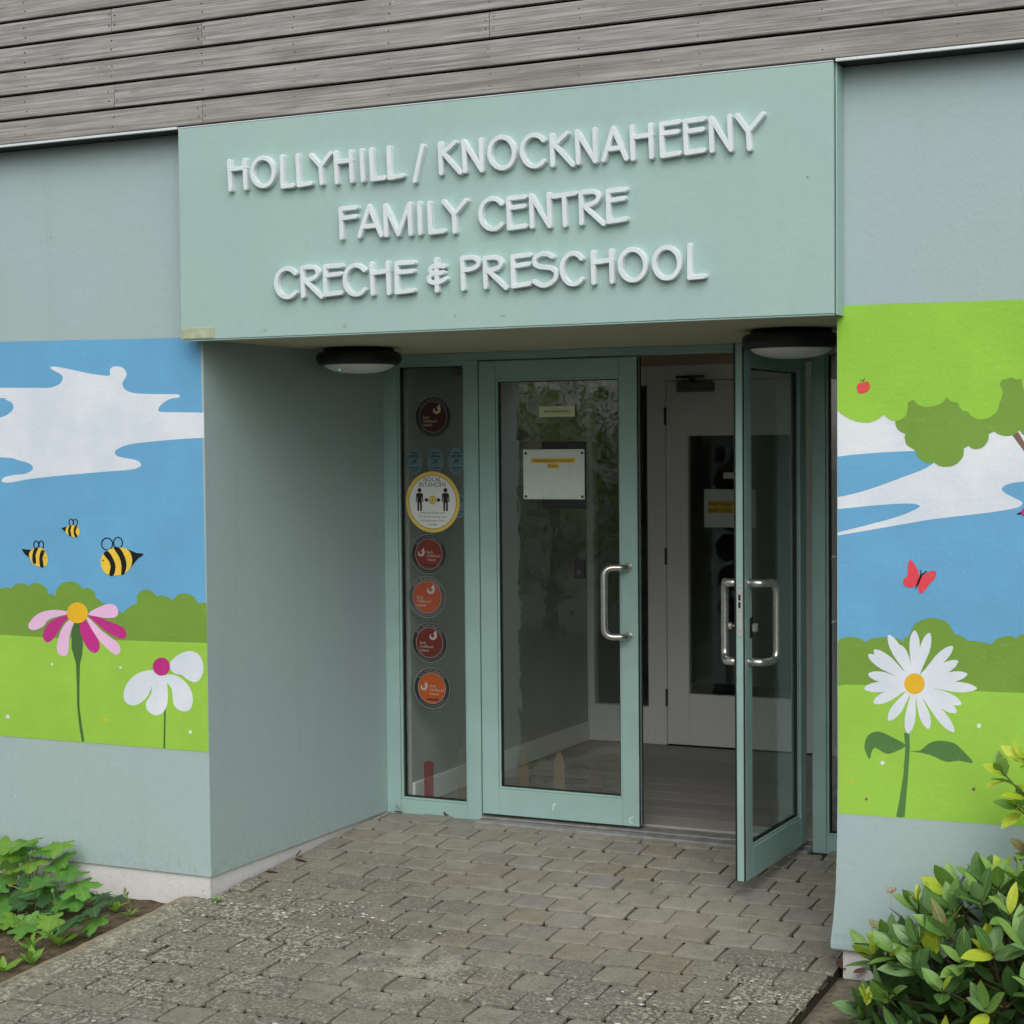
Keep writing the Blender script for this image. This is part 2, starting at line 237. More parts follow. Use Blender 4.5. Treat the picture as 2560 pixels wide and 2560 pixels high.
MURAL=[
('L','sky_band','blue',0,[(-1.625,2.2653),(-0.0121,2.2384),(0.0104,0.5222),(-1.114,0.5224),(-1.673,0.5213)]),
('L','cloud','white',1,[(-1.63,2.075),(-1.47,2.0722),(-1.252,2.0629),(-1.077,2.0554),(-0.9834,2.0528),(-0.9289,2.0518),(-0.8866,2.0511),(-0.8505,2.0499),(-0.8262,2.0489),(-0.8055,2.0493),(-0.7857,2.0515),(-0.7693,2.0551),(-0.7557,2.0599),(-0.7443,2.0664),(-0.7357,2.0741),(-0.7305,2.0818),(-0.7294,2.0894),(-0.7318,2.0969),(-0.7362,2.1034),(-0.7428,2.1082),(-0.7516,2.112),(-0.7606,2.1157),(-0.7701,2.1197),(-0.7799,2.1236),(-0.7876,2.1272),(-0.7923,2.1306),(-0.7949,2.1337),(-0.7948,2.1362),(-0.7931,2.1383),(-0.7887,2.1397),(-0.7786,2.1397),(-0.7614,2.1379),(-0.7385,2.1347),(-0.711,2.13),(-0.6766,2.1232),(-0.6376,2.1149),(-0.6015,2.1077),(-0.5697,2.1023),(-0.5406,2.098),(-0.5172,2.0949),(-0.5013,2.0932),(-0.491,2.0926),(-0.4836,2.0931),(-0.4789,2.0946),(-0.4771,2.097),(-0.4763,2.1006),(-0.4765,2.1059),(-0.4777,2.1123),(-0.4771,2.1179),(-0.4737,2.1224),(-0.4686,2.1263),(-0.4625,2.1291),(-0.4554,2.1308),(-0.4473,2.1316),(-0.4386,2.1313),(-0.4287,2.13),(-0.4183,2.1277),(-0.409,2.1238),(-0.4011,2.1175),(-0.3945,2.1097),(-0.3905,2.1022),(-0.3901,2.0956),(-0.3923,2.0893),(-0.3956,2.0832),(-0.4002,2.0773),(-0.4058,2.0717),(-0.4102,2.0663),(-0.4126,2.0616),(-0.4136,2.0571),(-0.4129,2.052),(-0.4103,2.0457),(-0.4058,2.0388),(-0.399,2.0325),(-0.3901,2.0271),(-0.3789,2.0223),(-0.3637,2.0184),(-0.3437,2.0156),(-0.3197,2.0137),(-0.2932,2.0121),(-0.2629,2.0109),(-0.2301,2.01),(-0.2,2.0092),(-0.173,2.0085),(-0.1486,2.0079),(-0.1307,2.0068),(-0.1214,2.0049),(-0.1183,2.0024),(-0.1181,2),(-0.1195,1.9975),(-0.1237,1.9949),(-0.1309,1.9927),(-0.1423,1.9915),(-0.1568,1.9905),(-0.1714,1.9878),(-0.1859,1.982),(-0.2004,1.9744),(-0.2124,1.9668),(-0.2211,1.9595),(-0.2273,1.9523),(-0.2302,1.9462),(-0.2301,1.9416),(-0.2267,1.9381),(-0.2188,1.9356),(-0.2059,1.9344),(-0.1885,1.9341),(-0.1666,1.9338),(-0.138,1.933),(-0.1049,1.9322),(-0.0747,1.9313),(-0.0497,1.9303),(-0.0274,1.9293),(-0.0075,1.9283),(0.0112,1.9314),(0.0276,1.9345),(0.0389,1.9266),(0.0441,1.8966),(0.0443,1.8555),(0.0393,1.8256),(0.0298,1.8181),(0.0152,1.8218),(-0.006,1.8251),(-0.034,1.8244),(-0.0688,1.8234),(-0.1111,1.8215),(-0.1664,1.8185),(-0.2296,1.8148),(-0.2855,1.8109),(-0.328,1.8074),(-0.3628,1.8037),(-0.3919,1.7994),(-0.4153,1.7939),(-0.4329,1.7876),(-0.4458,1.7816),(-0.4539,1.7762),(-0.4573,1.7712),(-0.4581,1.7663),(-0.4571,1.7614),(-0.4534,1.7568),(-0.4464,1.7527),(-0.4354,1.7494),(-0.4211,1.7466),(-0.4049,1.7438),(-0.3852,1.7412),(-0.3636,1.7386),(-0.3458,1.7349),(-0.3335,1.7289),(-0.3251,1.7219),(-0.3214,1.7156),(-0.3237,1.7108),(-0.3309,1.7068),(-0.3405,1.7032),(-0.3503,1.7),(-0.3626,1.6973),(-0.3821,1.6947),(-0.4103,1.6926),(-0.4459,1.6908),(-0.4897,1.6883),(-0.5433,1.6848),(-0.6053,1.6807),(-0.6719,1.676),(-0.7468,1.6706),(-0.8265,1.6646),(-0.8957,1.6586),(-0.9484,1.6523),(-0.99,1.6461),(-1.023,1.6417),(-1.045,1.6401),(-1.058,1.6404),(-1.067,1.6417),(-1.074,1.6439),(-1.076,1.6471),(-1.076,1.6507),(-1.074,1.6549),(-1.069,1.6594),(-1.06,1.6637),(-1.046,1.6674),(-1.028,1.6708),(-1.009,1.6736),(-0.9879,1.6752),(-0.9654,1.6763),(-0.9456,1.6784),(-0.9299,1.6827),(-0.9169,1.6881),(-0.9075,1.6932),(-0.902,1.6971),(-0.9001,1.7008),(-0.9009,1.7051),(-0.9036,1.7107),(-0.909,1.7169),(-0.9194,1.7229),(-0.9356,1.7282),(-0.9567,1.7332),(-0.9822,1.7381),(-0.9971,1.7429),(-1.016,1.7475),(-1.084,1.7516),(-1.253,1.7503),(-1.475,1.7483),(-1.639,1.7599),(-1.698,1.798),(-1.694,1.8497),(-1.635,1.8904),(-1.494,1.9095),(-1.302,1.9175),(-1.157,1.9222),(-1.102,1.9247),(-1.089,1.9241),(-1.08,1.925),(-1.06,1.9294),(-1.042,1.9354),(-1.028,1.9421),(-1.016,1.9498),(-1.007,1.9582),(-1.002,1.9665),(-1.002,1.9745),(-1.007,1.9824),(-1.014,1.9895),(-1.026,1.9957),(-1.04,2.001),(-1.052,2.0052),(-1.043,2.0071),(-1.032,2.0079),(-1.078,2.0106),(-1.24,2.0163),(-1.465,2.0241),(-1.631,2.034),(-1.694,2.0487),(-1.694,2.0652)]),
('L','hedge','hedge',2,[(-1.655,1.1894),(-1.602,1.2026),(-1.552,1.2044),(-1.503,1.2033),(-1.454,1.1999),(-1.405,1.1936),(-1.359,1.1762),(-1.312,1.2022),(-1.266,1.2086),(-1.221,1.21),(-1.177,1.2074),(-1.133,1.1998),(-1.092,1.173),(-1.082,1.1779),(-1.073,1.1795),(-1.064,1.1802),(-1.055,1.1803),(-1.046,1.1795),(-1.036,1.1754),(-1.022,1.1894),(-1.006,1.1948),(-0.9896,1.1979),(-0.9731,1.1993),(-0.9563,1.1984),(-0.9382,1.1889),(-0.9082,1.2037),(-0.887,1.2034),(-0.868,1.1991),(-0.8509,1.1917),(-0.8359,1.1804),(-0.8296,1.1541),(-0.8211,1.1585),(-0.8143,1.1586),(-0.8079,1.1578),(-0.8019,1.156),(-0.7963,1.1532),(-0.7924,1.1462),(-0.7786,1.1877),(-0.7562,1.2034),(-0.7316,1.2124),(-0.7052,1.2161),(-0.6768,1.2132),(-0.6398,1.1847),(-0.6177,1.1905),(-0.6038,1.1875),(-0.5919,1.1822),(-0.5817,1.1751),(-0.5736,1.1657),(-0.5735,1.1474),(-0.5597,1.1431),(-0.5488,1.1365),(-0.5386,1.1292),(-0.5289,1.1215),(-0.52,1.1131),(-0.5139,1.1024),(-0.4986,1.1031),(-0.4843,1.1012),(-0.4702,1.0987),(-0.4564,1.0956),(-0.4428,1.0919),(-0.4302,1.0856),(-0.422,1.0971),(-0.411,1.1052),(-0.3992,1.1124),(-0.3869,1.1188),(-0.3738,1.1244),(-0.358,1.1265),(-0.3548,1.1643),(-0.3409,1.1788),(-0.3241,1.1873),(-0.3052,1.191),(-0.2836,1.1887),(-0.2513,1.1632),(-0.2357,1.1674),(-0.2221,1.1666),(-0.2089,1.1644),(-0.1962,1.1613),(-0.1839,1.1568),(-0.1735,1.1472),(-0.148,1.1728),(-0.1256,1.1786),(-0.104,1.1794),(-0.0831,1.176),(-0.0629,1.1676),(-0.0458,1.1395),(-0.0367,1.1422),(-0.0275,1.1433),(-0.0184,1.1441),(-0.0093,1.1445),(-0.0002,1.1445),(0.009,1.143),(0.0105,0.9702),(-0.4566,0.9664),(-1.103,0.9636),(-1.661,0.9614)]),
('L','grass','grass',3,[(-1.661,0.9697),(-1.103,0.9707),(-0.8489,0.9681),(-0.4565,0.9712),(0.0095,0.9768),(0.0104,0.5222),(-1.114,0.5224),(-1.673,0.5213)]),
('L','petal','pinkl',5,[(-0.728,1.086),(-0.7493,1.0885),(-0.7792,1.0901),(-0.8086,1.0894),(-0.8349,1.0858),(-0.8607,1.0799),(-0.8841,1.0711),(-0.9058,1.0578),(-0.9251,1.0417),(-0.9381,1.0276),(-0.9427,1.0171),(-0.9411,1.0088),(-0.9362,1.0027),(-0.9284,0.9991),(-0.9173,0.9979),(-0.9047,0.9989),(-0.8904,1.0023),(-0.8747,1.008),(-0.8603,1.0154),(-0.8496,1.0251),(-0.8403,1.0364),(-0.8283,1.0462),(-0.8109,1.053),(-0.7909,1.0582),(-0.7719,1.0629),(-0.7535,1.0671),(-0.7362,1.0706),(-0.7245,1.0743),(-0.7191,1.0784),(-0.7193,1.0827)]),
('L','petal','pinkd',5,[(-0.716,1.0676),(-0.7279,1.0684),(-0.7502,1.0638),(-0.772,1.0579),(-0.7898,1.0522),(-0.8071,1.0451),(-0.8223,1.0365),(-0.8353,1.0256),(-0.8462,1.0131),(-0.8544,1.0007),(-0.8596,0.9884),(-0.8621,0.9761),(-0.8615,0.9657),(-0.8569,0.957),(-0.8492,0.9502),(-0.8406,0.9466),(-0.8316,0.9472),(-0.8218,0.951),(-0.8116,0.9577),(-0.8009,0.9678),(-0.7899,0.9806),(-0.7796,0.9935),(-0.7711,1.0052),(-0.7632,1.0169),(-0.754,1.0289),(-0.7388,1.0434),(-0.7222,1.0582)]),
('L','petal','pinkl',5,[(-0.6793,1.058),(-0.689,1.0587),(-0.7062,1.0533),(-0.7227,1.0448),(-0.7363,1.034),(-0.7493,1.0201),(-0.7608,1.004),(-0.7707,0.9846),(-0.7791,0.9631),(-0.7845,0.9439),(-0.7865,0.9282),(-0.7856,0.9149),(-0.7816,0.9044),(-0.7732,0.8969),(-0.7617,0.8922),(-0.7509,0.8909),(-0.7414,0.8924),(-0.7326,0.8971),(-0.7258,0.9067),(-0.7223,0.9237),(-0.7208,0.9454),(-0.7183,0.9662),(-0.7139,0.9838),(-0.7085,1.0003),(-0.7024,1.016),(-0.6928,1.0326),(-0.6823,1.0484)]),
('L','petal','pinkd',5,[(-0.6487,1.0551),(-0.6543,1.0496),(-0.6578,1.0396),(-0.6591,1.0273),(-0.6584,1.0126),(-0.6555,0.9955),(-0.6503,0.9785),(-0.6423,0.9615),(-0.6319,0.9445),(-0.6208,0.9307),(-0.6089,0.9205),(-0.5963,0.9134),(-0.5846,0.9106),(-0.5739,0.9131),(-0.5641,0.9198),(-0.5575,0.9283),(-0.5549,0.938),(-0.5556,0.9494),(-0.5592,0.9624),(-0.567,0.9779),(-0.5778,0.9948),(-0.5886,1.0102),(-0.5985,1.0231),(-0.6084,1.0345),(-0.6184,1.0434),(-0.6292,1.0504),(-0.64,1.0549)]),
('L','petal','pinkl',5,[(-0.6264,1.0676),(-0.6234,1.0572),(-0.6132,1.0389),(-0.6006,1.0195),(-0.5868,1.0008),(-0.5707,0.981),(-0.5532,0.9627),(-0.5333,0.9456),(-0.5122,0.9299),(-0.4937,0.9183),(-0.4791,0.9115),(-0.4671,0.9088),(-0.4578,0.91),(-0.4505,0.9166),(-0.4459,0.9271),(-0.4452,0.9377),(-0.4486,0.9466),(-0.456,0.9556),(-0.4686,0.9659),(-0.4897,0.9788),(-0.5162,0.9931),(-0.5401,1.0071),(-0.5581,1.0203),(-0.5735,1.0332),(-0.5879,1.0444),(-0.6038,1.0558),(-0.6187,1.0657)]),
('L','petal','pinkd',5,[(-0.6141,1.0729),(-0.6042,1.0633),(-0.5845,1.0494),(-0.5638,1.0355),(-0.5445,1.0225),(-0.5243,1.0096),(-0.5041,0.9986),(-0.483,0.9896),(-0.4619,0.9824),(-0.4444,0.9785),(-0.4318,0.9787),(-0.4227,0.9822),(-0.4167,0.9873),(-0.4135,0.9943),(-0.4133,1.0031),(-0.4162,1.0115),(-0.4211,1.0188),(-0.4291,1.0257),(-0.4433,1.0328),(-0.4682,1.0408),(-0.4996,1.049),(-0.527,1.0562),(-0.546,1.0623),(-0.5611,1.0675),(-0.5751,1.0712),(-0.5921,1.0742),(-0.608,1.0757)]),
('L','petal','pinkl',5,[(-0.614,1.0778),(-0.6037,1.0864),(-0.5835,1.0972),(-0.5622,1.1068),(-0.5417,1.1143),(-0.5202,1.1207),(-0.5014,1.1242),(-0.4867,1.1241),(-0.4748,1.1212),(-0.4655,1.1165),(-0.459,1.1097),(-0.4552,1.1011),(-0.454,1.0926),(-0.4551,1.0843),(-0.4588,1.0762),(-0.4665,1.0699),(-0.4795,1.0661),(-0.4964,1.0641),(-0.5148,1.0634),(-0.5348,1.0644),(-0.5562,1.0667),(-0.5752,1.0693),(-0.5931,1.0712),(-0.6085,1.0733)]),
('L','flower_centre','yellow',6,[(-0.6151,1.0827),(-0.6172,1.0709),(-0.6231,1.0599),(-0.6322,1.0502),(-0.6441,1.0427),(-0.6578,1.0377),(-0.6724,1.0357),(-0.687,1.0367),(-0.7006,1.0408),(-0.7122,1.0476),(-0.721,1.0567),(-0.7265,1.0674),(-0.7281,1.0791),(-0.7259,1.0909),(-0.72,1.102),(-0.7108,1.1116),(-0.6989,1.1192),(-0.6851,1.1241),(-0.6704,1.126),(-0.6559,1.1249),(-0.6424,1.1208),(-0.6309,1.114),(-0.6221,1.1049),(-0.6167,1.0942)]),
('L','stem','dgreen',4,[(-0.6857,1.048),(-0.7053,0.9962),(-0.7068,0.9272),(-0.6837,0.8593),(-0.6819,0.7707),(-0.6816,0.6722),(-0.6712,0.5841),(-0.6602,0.5256),(-0.6454,0.5265),(-0.6564,0.585),(-0.6693,0.6729),(-0.6671,0.7715),(-0.6627,0.8602),(-0.6496,0.9),(-0.6436,0.9494),(-0.6499,0.9982),(-0.6586,1.0489)]),
('L','petal','white',5,[(-0.1893,0.8619),(-0.1921,0.8706),(-0.1918,0.8803),(-0.1865,0.8907),(-0.1744,0.9029),(-0.1575,0.9157),(-0.1394,0.9262),(-0.1204,0.9336),(-0.1003,0.9386),(-0.0815,0.94),(-0.0643,0.9373),(-0.0485,0.9309),(-0.036,0.921),(-0.0272,0.906),(-0.0216,0.8873),(-0.0198,0.8696),(-0.0228,0.8534),(-0.0297,0.8382),(-0.0377,0.826),(-0.0461,0.8177),(-0.0558,0.8125),(-0.0667,0.8104),(-0.0798,0.8123),(-0.0942,0.8174),(-0.1067,0.8228),(-0.1151,0.828),(-0.1217,0.8336),(-0.1295,0.8379),(-0.1405,0.8395),(-0.1529,0.8399),(-0.1642,0.842),(-0.1743,0.8471),(-0.1834,0.854)]),
('L','petal','white',5,[(-0.2574,0.8492),(-0.2779,0.852),(-0.3102,0.8479),(-0.34,0.8406),(-0.3628,0.831),(-0.3831,0.8182),(-0.4002,0.8039),(-0.414,0.788),(-0.4245,0.7706),(-0.431,0.7539),(-0.4336,0.7378),(-0.4321,0.7225),(-0.4259,0.7105),(-0.4133,0.7023),(-0.3959,0.6974),(-0.3785,0.6965),(-0.3619,0.7008),(-0.3453,0.709),(-0.3306,0.7184),(-0.3189,0.728),(-0.3091,0.7388),(-0.3004,0.7509),(-0.2928,0.7644),(-0.2863,0.7793),(-0.2795,0.7953),(-0.2684,0.8149),(-0.2571,0.8355)]),
('L','petal','white',5,[(-0.282,0.7903),(-0.2847,0.7763),(-0.2855,0.7639),(-0.2886,0.7515),(-0.2977,0.738),(-0.3092,0.7243),(-0.3166,0.7114),(-0.3175,0.6992),(-0.3144,0.6878),(-0.3078,0.6781),(-0.2965,0.67),(-0.2817,0.6637),(-0.2669,0.6611),(-0.2524,0.663),(-0.2379,0.6686),(-0.2255,0.6779),(-0.2159,0.6912),(-0.2084,0.7082),(-0.2036,0.7271),(-0.2022,0.7492),(-0.2035,0.7732),(-0.2058,0.7941),(-0.2077,0.8098),(-0.2106,0.8223),(-0.2167,0.8319),(-0.2287,0.8404),(-0.244,0.8461),(-0.2574,0.8444),(-0.2675,0.8308),(-0.2757,0.8097)]),
('L','petal','white',5,[(-0.2079,0.8036),(-0.1998,0.7961),(-0.1905,0.7883),(-0.1828,0.7761),(-0.1794,0.7552),(-0.1776,0.73),(-0.1725,0.7096),(-0.1613,0.6973),(-0.1468,0.6898),(-0.1323,0.6859),(-0.1179,0.6852),(-0.1035,0.6881),(-0.0918,0.6949),(-0.0836,0.7067),(-0.0781,0.7225),(-0.076,0.7386),(-0.0775,0.7544),(-0.0824,0.7705),(-0.0901,0.7855),(-0.101,0.799),(-0.1147,0.8114),(-0.1298,0.8217),(-0.1466,0.8297),(-0.1647,0.8356),(-0.1817,0.8383),(-0.1982,0.837),(-0.2135,0.8326),(-0.2227,0.8268),(-0.2223,0.8201),(-0.2157,0.8121)]),
('L','flower_centre','pinkd',6,[(-0.1892,0.8705),(-0.1909,0.8605),(-0.1955,0.8511),(-0.2027,0.8428),(-0.212,0.8363),(-0.2228,0.832),(-0.2343,0.8301),(-0.2458,0.8309),(-0.2565,0.8342),(-0.2656,0.8399),(-0.2725,0.8476),(-0.2768,0.8566),(-0.2781,0.8665),(-0.2764,0.8766),(-0.2718,0.8861),(-0.2645,0.8943),(-0.2552,0.9008),(-0.2444,0.9051),(-0.2328,0.9069),(-0.2213,0.9061),(-0.2107,0.9027),(-0.2016,0.8971),(-0.1947,0.8894),(-0.1905,0.8804)]),
('L','stem','dgreen',4,[(-0.2228,0.6972),(-0.2146,0.6977),(-0.2215,0.5243),(-0.2308,0.5237)]),
('L','dot','white',4,[(-0.8064,0.8539),(-0.808,0.8503),(-0.8118,0.848),(-0.8164,0.8478),(-0.8201,0.8498),(-0.8214,0.8532),(-0.8199,0.8568),(-0.8161,0.8591),(-0.8115,0.8593),(-0.8078,0.8573)]),
('L','dot','white',4,[(-0.4397,0.8554),(-0.4412,0.852),(-0.4448,0.8497),(-0.4493,0.8495),(-0.4528,0.8514),(-0.4541,0.8548),(-0.4527,0.8583),(-0.449,0.8606),(-0.4446,0.8608),(-0.441,0.8588)]),
('L','dot','white',4,[(-1.055,0.6116),(-1.057,0.6061),(-1.063,0.6025),(-1.07,0.6021),(-1.076,0.6051),(-1.078,0.6103),(-1.076,0.6157),(-1.07,0.6194),(-1.063,0.6198),(-1.057,0.6168)]),
('L','dot','white',4,[(-0.0831,0.6019),(-0.085,0.5973),(-0.0896,0.5943),(-0.0953,0.5939),(-0.0999,0.5964),(-0.1016,0.6008),(-0.0997,0.6054),(-0.0951,0.6085),(-0.0894,0.6088),(-0.0848,0.6063)]),
('L','dot','yellow',4,[(-0.5215,0.6272),(-0.5232,0.6231),(-0.5275,0.6204),(-0.5327,0.6201),(-0.5369,0.6223),(-0.5384,0.6262),(-0.5367,0.6304),(-0.5324,0.6331),(-0.5272,0.6334),(-0.523,0.6311)]),
('L','bee_tail','black',4,[(-0.4091,1.3615),(-0.3536,1.3442),(-0.3182,1.3419),(-0.3196,1.3352),(-0.3482,1.3193),(-0.3858,1.28),(-0.3802,1.3216)]),
('L','bee_body','yellow2',5,[(-0.5424,1.2991),(-0.5414,1.3129),(-0.5364,1.3263),(-0.5271,1.3383),(-0.5122,1.3487),(-0.4929,1.3576),(-0.4724,1.3634),(-0.4499,1.366),(-0.4263,1.3657),(-0.4067,1.3616),(-0.393,1.3526),(-0.3834,1.34),(-0.3777,1.3264),(-0.3762,1.312),(-0.3787,1.2966),(-0.3845,1.2829),(-0.3938,1.2718),(-0.4063,1.2625),(-0.4208,1.2551),(-0.4377,1.2497),(-0.4566,1.2462),(-0.4749,1.2452),(-0.4923,1.2466),(-0.5091,1.2506),(-0.5228,1.2577),(-0.5327,1.2695),(-0.5395,1.2844)]),
('L','bee_stripe','black',6,[(-0.5271,1.3363),(-0.5185,1.3472),(-0.5027,1.3503),(-0.4872,1.3356),(-0.4734,1.315),(-0.4658,1.2981),(-0.4633,1.2813),(-0.467,1.2615),(-0.4748,1.2462),(-0.4881,1.2426),(-0.4989,1.2476),(-0.4952,1.2624),(-0.4897,1.2808),(-0.4926,1.2956),(-0.5,1.3096),(-0.5157,1.3239)]),
('L','bee_stripe','black',6,[(-0.4724,1.3634),(-0.461,1.3695),(-0.4424,1.3658),(-0.4265,1.3484),(-0.4134,1.3258),(-0.407,1.306),(-0.4058,1.2873),(-0.4106,1.2691),(-0.4184,1.2552),(-0.4278,1.2488),(-0.4352,1.2509),(-0.434,1.2662),(-0.4321,1.2868),(-0.4357,1.3059),(-0.4433,1.3252),(-0.4604,1.3466)]),
('L','bee_wing','black',4,[(-0.4912,1.3553),(-0.5013,1.3519),(-0.512,1.3514),(-0.5222,1.354),(-0.5307,1.3594),(-0.5367,1.3669),(-0.5394,1.3758),(-0.5386,1.385),(-0.5344,1.3937),(-0.5272,1.4008),(-0.5178,1.4056),(-0.5073,1.4075),(-0.4967,1.4063),(-0.4872,1.4023),(-0.4799,1.3958),(-0.4755,1.3875),(-0.4746,1.3783),(-0.4771,1.3692),(-0.4828,1.3613),(-0.4912,1.3553),(-0.4941,1.3594),(-0.4873,1.3644),(-0.4826,1.371),(-0.4805,1.3785),(-0.4813,1.3861),(-0.4849,1.3929),(-0.4909,1.3983),(-0.4986,1.4017),(-0.5072,1.4026),(-0.5158,1.401),(-0.5234,1.3971),(-0.5293,1.3912),(-0.5327,1.3841),(-0.5334,1.3764),(-0.5312,1.3691),(-0.5263,1.3628),(-0.5194,1.3584),(-0.5111,1.3562),(-0.5023,1.3566),(-0.4941,1.3594)]),
('L','bee_wing','black',4,[(-0.4365,1.3627),(-0.4447,1.3595),(-0.4534,1.3591),(-0.4616,1.3616),(-0.4685,1.3666),(-0.4733,1.3736),(-0.4755,1.3818),(-0.4748,1.3904),(-0.4714,1.3984),(-0.4655,1.405),(-0.4579,1.4094),(-0.4494,1.4112),(-0.4408,1.4101),(-0.4332,1.4063),(-0.4273,1.4002),(-0.4238,1.3925),(-0.423,1.384),(-0.425,1.3756),(-0.4297,1.3682),(-0.4365,1.3627),(-0.4394,1.3668),(-0.4342,1.3713),(-0.4305,1.3773),(-0.4289,1.3842),(-0.4295,1.3911),(-0.4323,1.3974),(-0.4368,1.4024),(-0.4427,1.4055),(-0.4493,1.4063),(-0.4559,1.4049),(-0.4618,1.4013),(-0.4663,1.396),(-0.469,1.3894),(-0.4695,1.3824),(-0.4678,1.3757),(-0.4641,1.37),(-0.4588,1.3659),(-0.4524,1.3639),(-0.4457,1.3642),(-0.4394,1.3668)]),
('L','bee_eye','black',6,[(-0.5259,1.3082),(-0.5272,1.3058),(-0.5302,1.3047),(-0.5332,1.3056),(-0.5344,1.308),(-0.5331,1.3104),(-0.5301,1.3115),(-0.5271,1.3106)]),
('L','bee_tail','black',4,[(-0.9723,1.3514),(-0.9155,1.3474),(-0.9252,1.3115),(-0.9539,1.3279)]),
('L','bee_body','yellow2',5,[(-0.9312,1.3263),(-0.9276,1.3362),(-0.9192,1.3448),(-0.9091,1.3515),(-0.8974,1.3562),(-0.8839,1.3589),(-0.8712,1.359),(-0.8597,1.356),(-0.849,1.3504),(-0.8403,1.3427),(-0.8338,1.3324),(-0.8292,1.32),(-0.8273,1.3084),(-0.8282,1.2978),(-0.8317,1.2879),(-0.838,1.2805),(-0.8478,1.2762),(-0.8604,1.2744),(-0.8732,1.2748),(-0.8861,1.2772),(-0.8993,1.2818),(-0.9106,1.2889),(-0.9203,1.3001),(-0.9281,1.3139)]),
('L','bee_stripe','black',6,[(-0.9003,1.3536),(-0.8871,1.3597),(-0.8775,1.3579),(-0.8841,1.3451),(-0.8933,1.3269),(-0.8924,1.3061),(-0.8917,1.2893),(-0.9002,1.2858),(-0.9093,1.2909),(-0.9127,1.3044),(-0.9123,1.3216),(-0.9079,1.3393)]),
('L','bee_stripe','black',6,[(-0.8627,1.3473),(-0.8513,1.349),(-0.8428,1.3427),(-0.8486,1.3297),(-0.856,1.3128),(-0.8522,1.2927),(-0.8493,1.2763),(-0.8587,1.271),(-0.8694,1.2749),(-0.8734,1.2914),(-0.8736,1.3124),(-0.8696,1.3325)]),
('L','bee_wing','black',4,[(-0.882,1.3526),(-0.8871,1.3502),(-0.8925,1.3499),(-0.8976,1.3518),(-0.9019,1.3556),(-0.9048,1.3609),(-0.9061,1.3672),(-0.9057,1.3737),(-0.9035,1.3798),(-0.8999,1.3848),(-0.8951,1.3881),(-0.8898,1.3894),(-0.8845,1.3886),(-0.8798,1.3857),(-0.8761,1.3811),(-0.874,1.3753),(-0.8735,1.3688),(-0.8749,1.3624),(-0.8778,1.3568),(-0.882,1.3526),(-0.8851,1.3568),(-0.8825,1.36),(-0.8806,1.3642),(-0.8798,1.369),(-0.8801,1.3738),(-0.8814,1.3782),(-0.8836,1.3817),(-0.8865,1.3839),(-0.8898,1.3845),(-0.893,1.3835),(-0.896,1.381),(-0.8982,1.3773),(-0.8996,1.3727),(-0.8999,1.3678),(-0.8991,1.3631),(-0.8973,1.3591),(-0.8947,1.3563),(-0.8915,1.3549),(-0.8882,1.3551),(-0.8851,1.3568)]),
('L','bee_wing','black',4,[(-0.8544,1.353),(-0.8595,1.3507),(-0.8649,1.3504),(-0.87,1.3523),(-0.8742,1.3561),(-0.8771,1.3614),(-0.8785,1.3676),(-0.878,1.3741),(-0.8759,1.3802),(-0.8722,1.3852),(-0.8675,1.3885),(-0.8622,1.3898),(-0.8569,1.389),(-0.8522,1.3861),(-0.8486,1.3815),(-0.8464,1.3757),(-0.846,1.3692),(-0.8473,1.3628),(-0.8502,1.3572),(-0.8544,1.353),(-0.8575,1.3573),(-0.8549,1.3604),(-0.853,1.3646),(-0.8522,1.3694),(-0.8525,1.3742),(-0.8538,1.3786),(-0.856,1.3821),(-0.8589,1.3843),(-0.8621,1.3849),(-0.8654,1.3839),(-0.8683,1.3814),(-0.8706,1.3777),(-0.8719,1.3731),(-0.8722,1.3683),(-0.8714,1.3636),(-0.8696,1.3596),(-0.867,1.3567),(-0.8639,1.3553),(-0.8606,1.3555),(-0.8575,1.3573)]),
('L','bee_eye','black',6,[(-0.8385,1.3131),(-0.8396,1.311),(-0.8423,1.31),(-0.8449,1.3109),(-0.846,1.3129),(-0.8448,1.3151),(-0.8422,1.316),(-0.8395,1.3152)]),
('L','bee_tail','black',4,[(-0.7509,1.4445),(-0.7137,1.4527),(-0.7217,1.4232)]),
('L','bee_body','yellow2',5,[(-0.7278,1.43),(-0.727,1.4378),(-0.7228,1.4463),(-0.7162,1.4527),(-0.7063,1.4563),(-0.6941,1.458),(-0.6828,1.458),(-0.6734,1.4564),(-0.665,1.4533),(-0.6585,1.4485),(-0.6539,1.4412),(-0.6513,1.4323),(-0.6517,1.4241),(-0.6557,1.4168),(-0.6628,1.4102),(-0.6717,1.4062),(-0.6833,1.4062),(-0.6968,1.4088),(-0.7084,1.4126),(-0.7173,1.4174),(-0.7242,1.4234)]),
('L','bee_stripe','black',6,[(-0.7075,1.4528),(-0.6998,1.4576),(-0.6939,1.4569),(-0.6974,1.4467),(-0.7018,1.4333),(-0.698,1.4205),(-0.6949,1.4108),(-0.7009,1.4085),(-0.7084,1.4116),(-0.7125,1.4212),(-0.7141,1.4331),(-0.712,1.4441)]),
('L','bee_stripe','black',6,[(-0.6767,1.4551),(-0.6696,1.4563),(-0.6646,1.4513),(-0.669,1.4409),(-0.6736,1.4287),(-0.668,1.4189),(-0.663,1.4112),(-0.6686,1.4062),(-0.6766,1.4062),(-0.682,1.4154),(-0.6847,1.4286),(-0.682,1.4435)]),
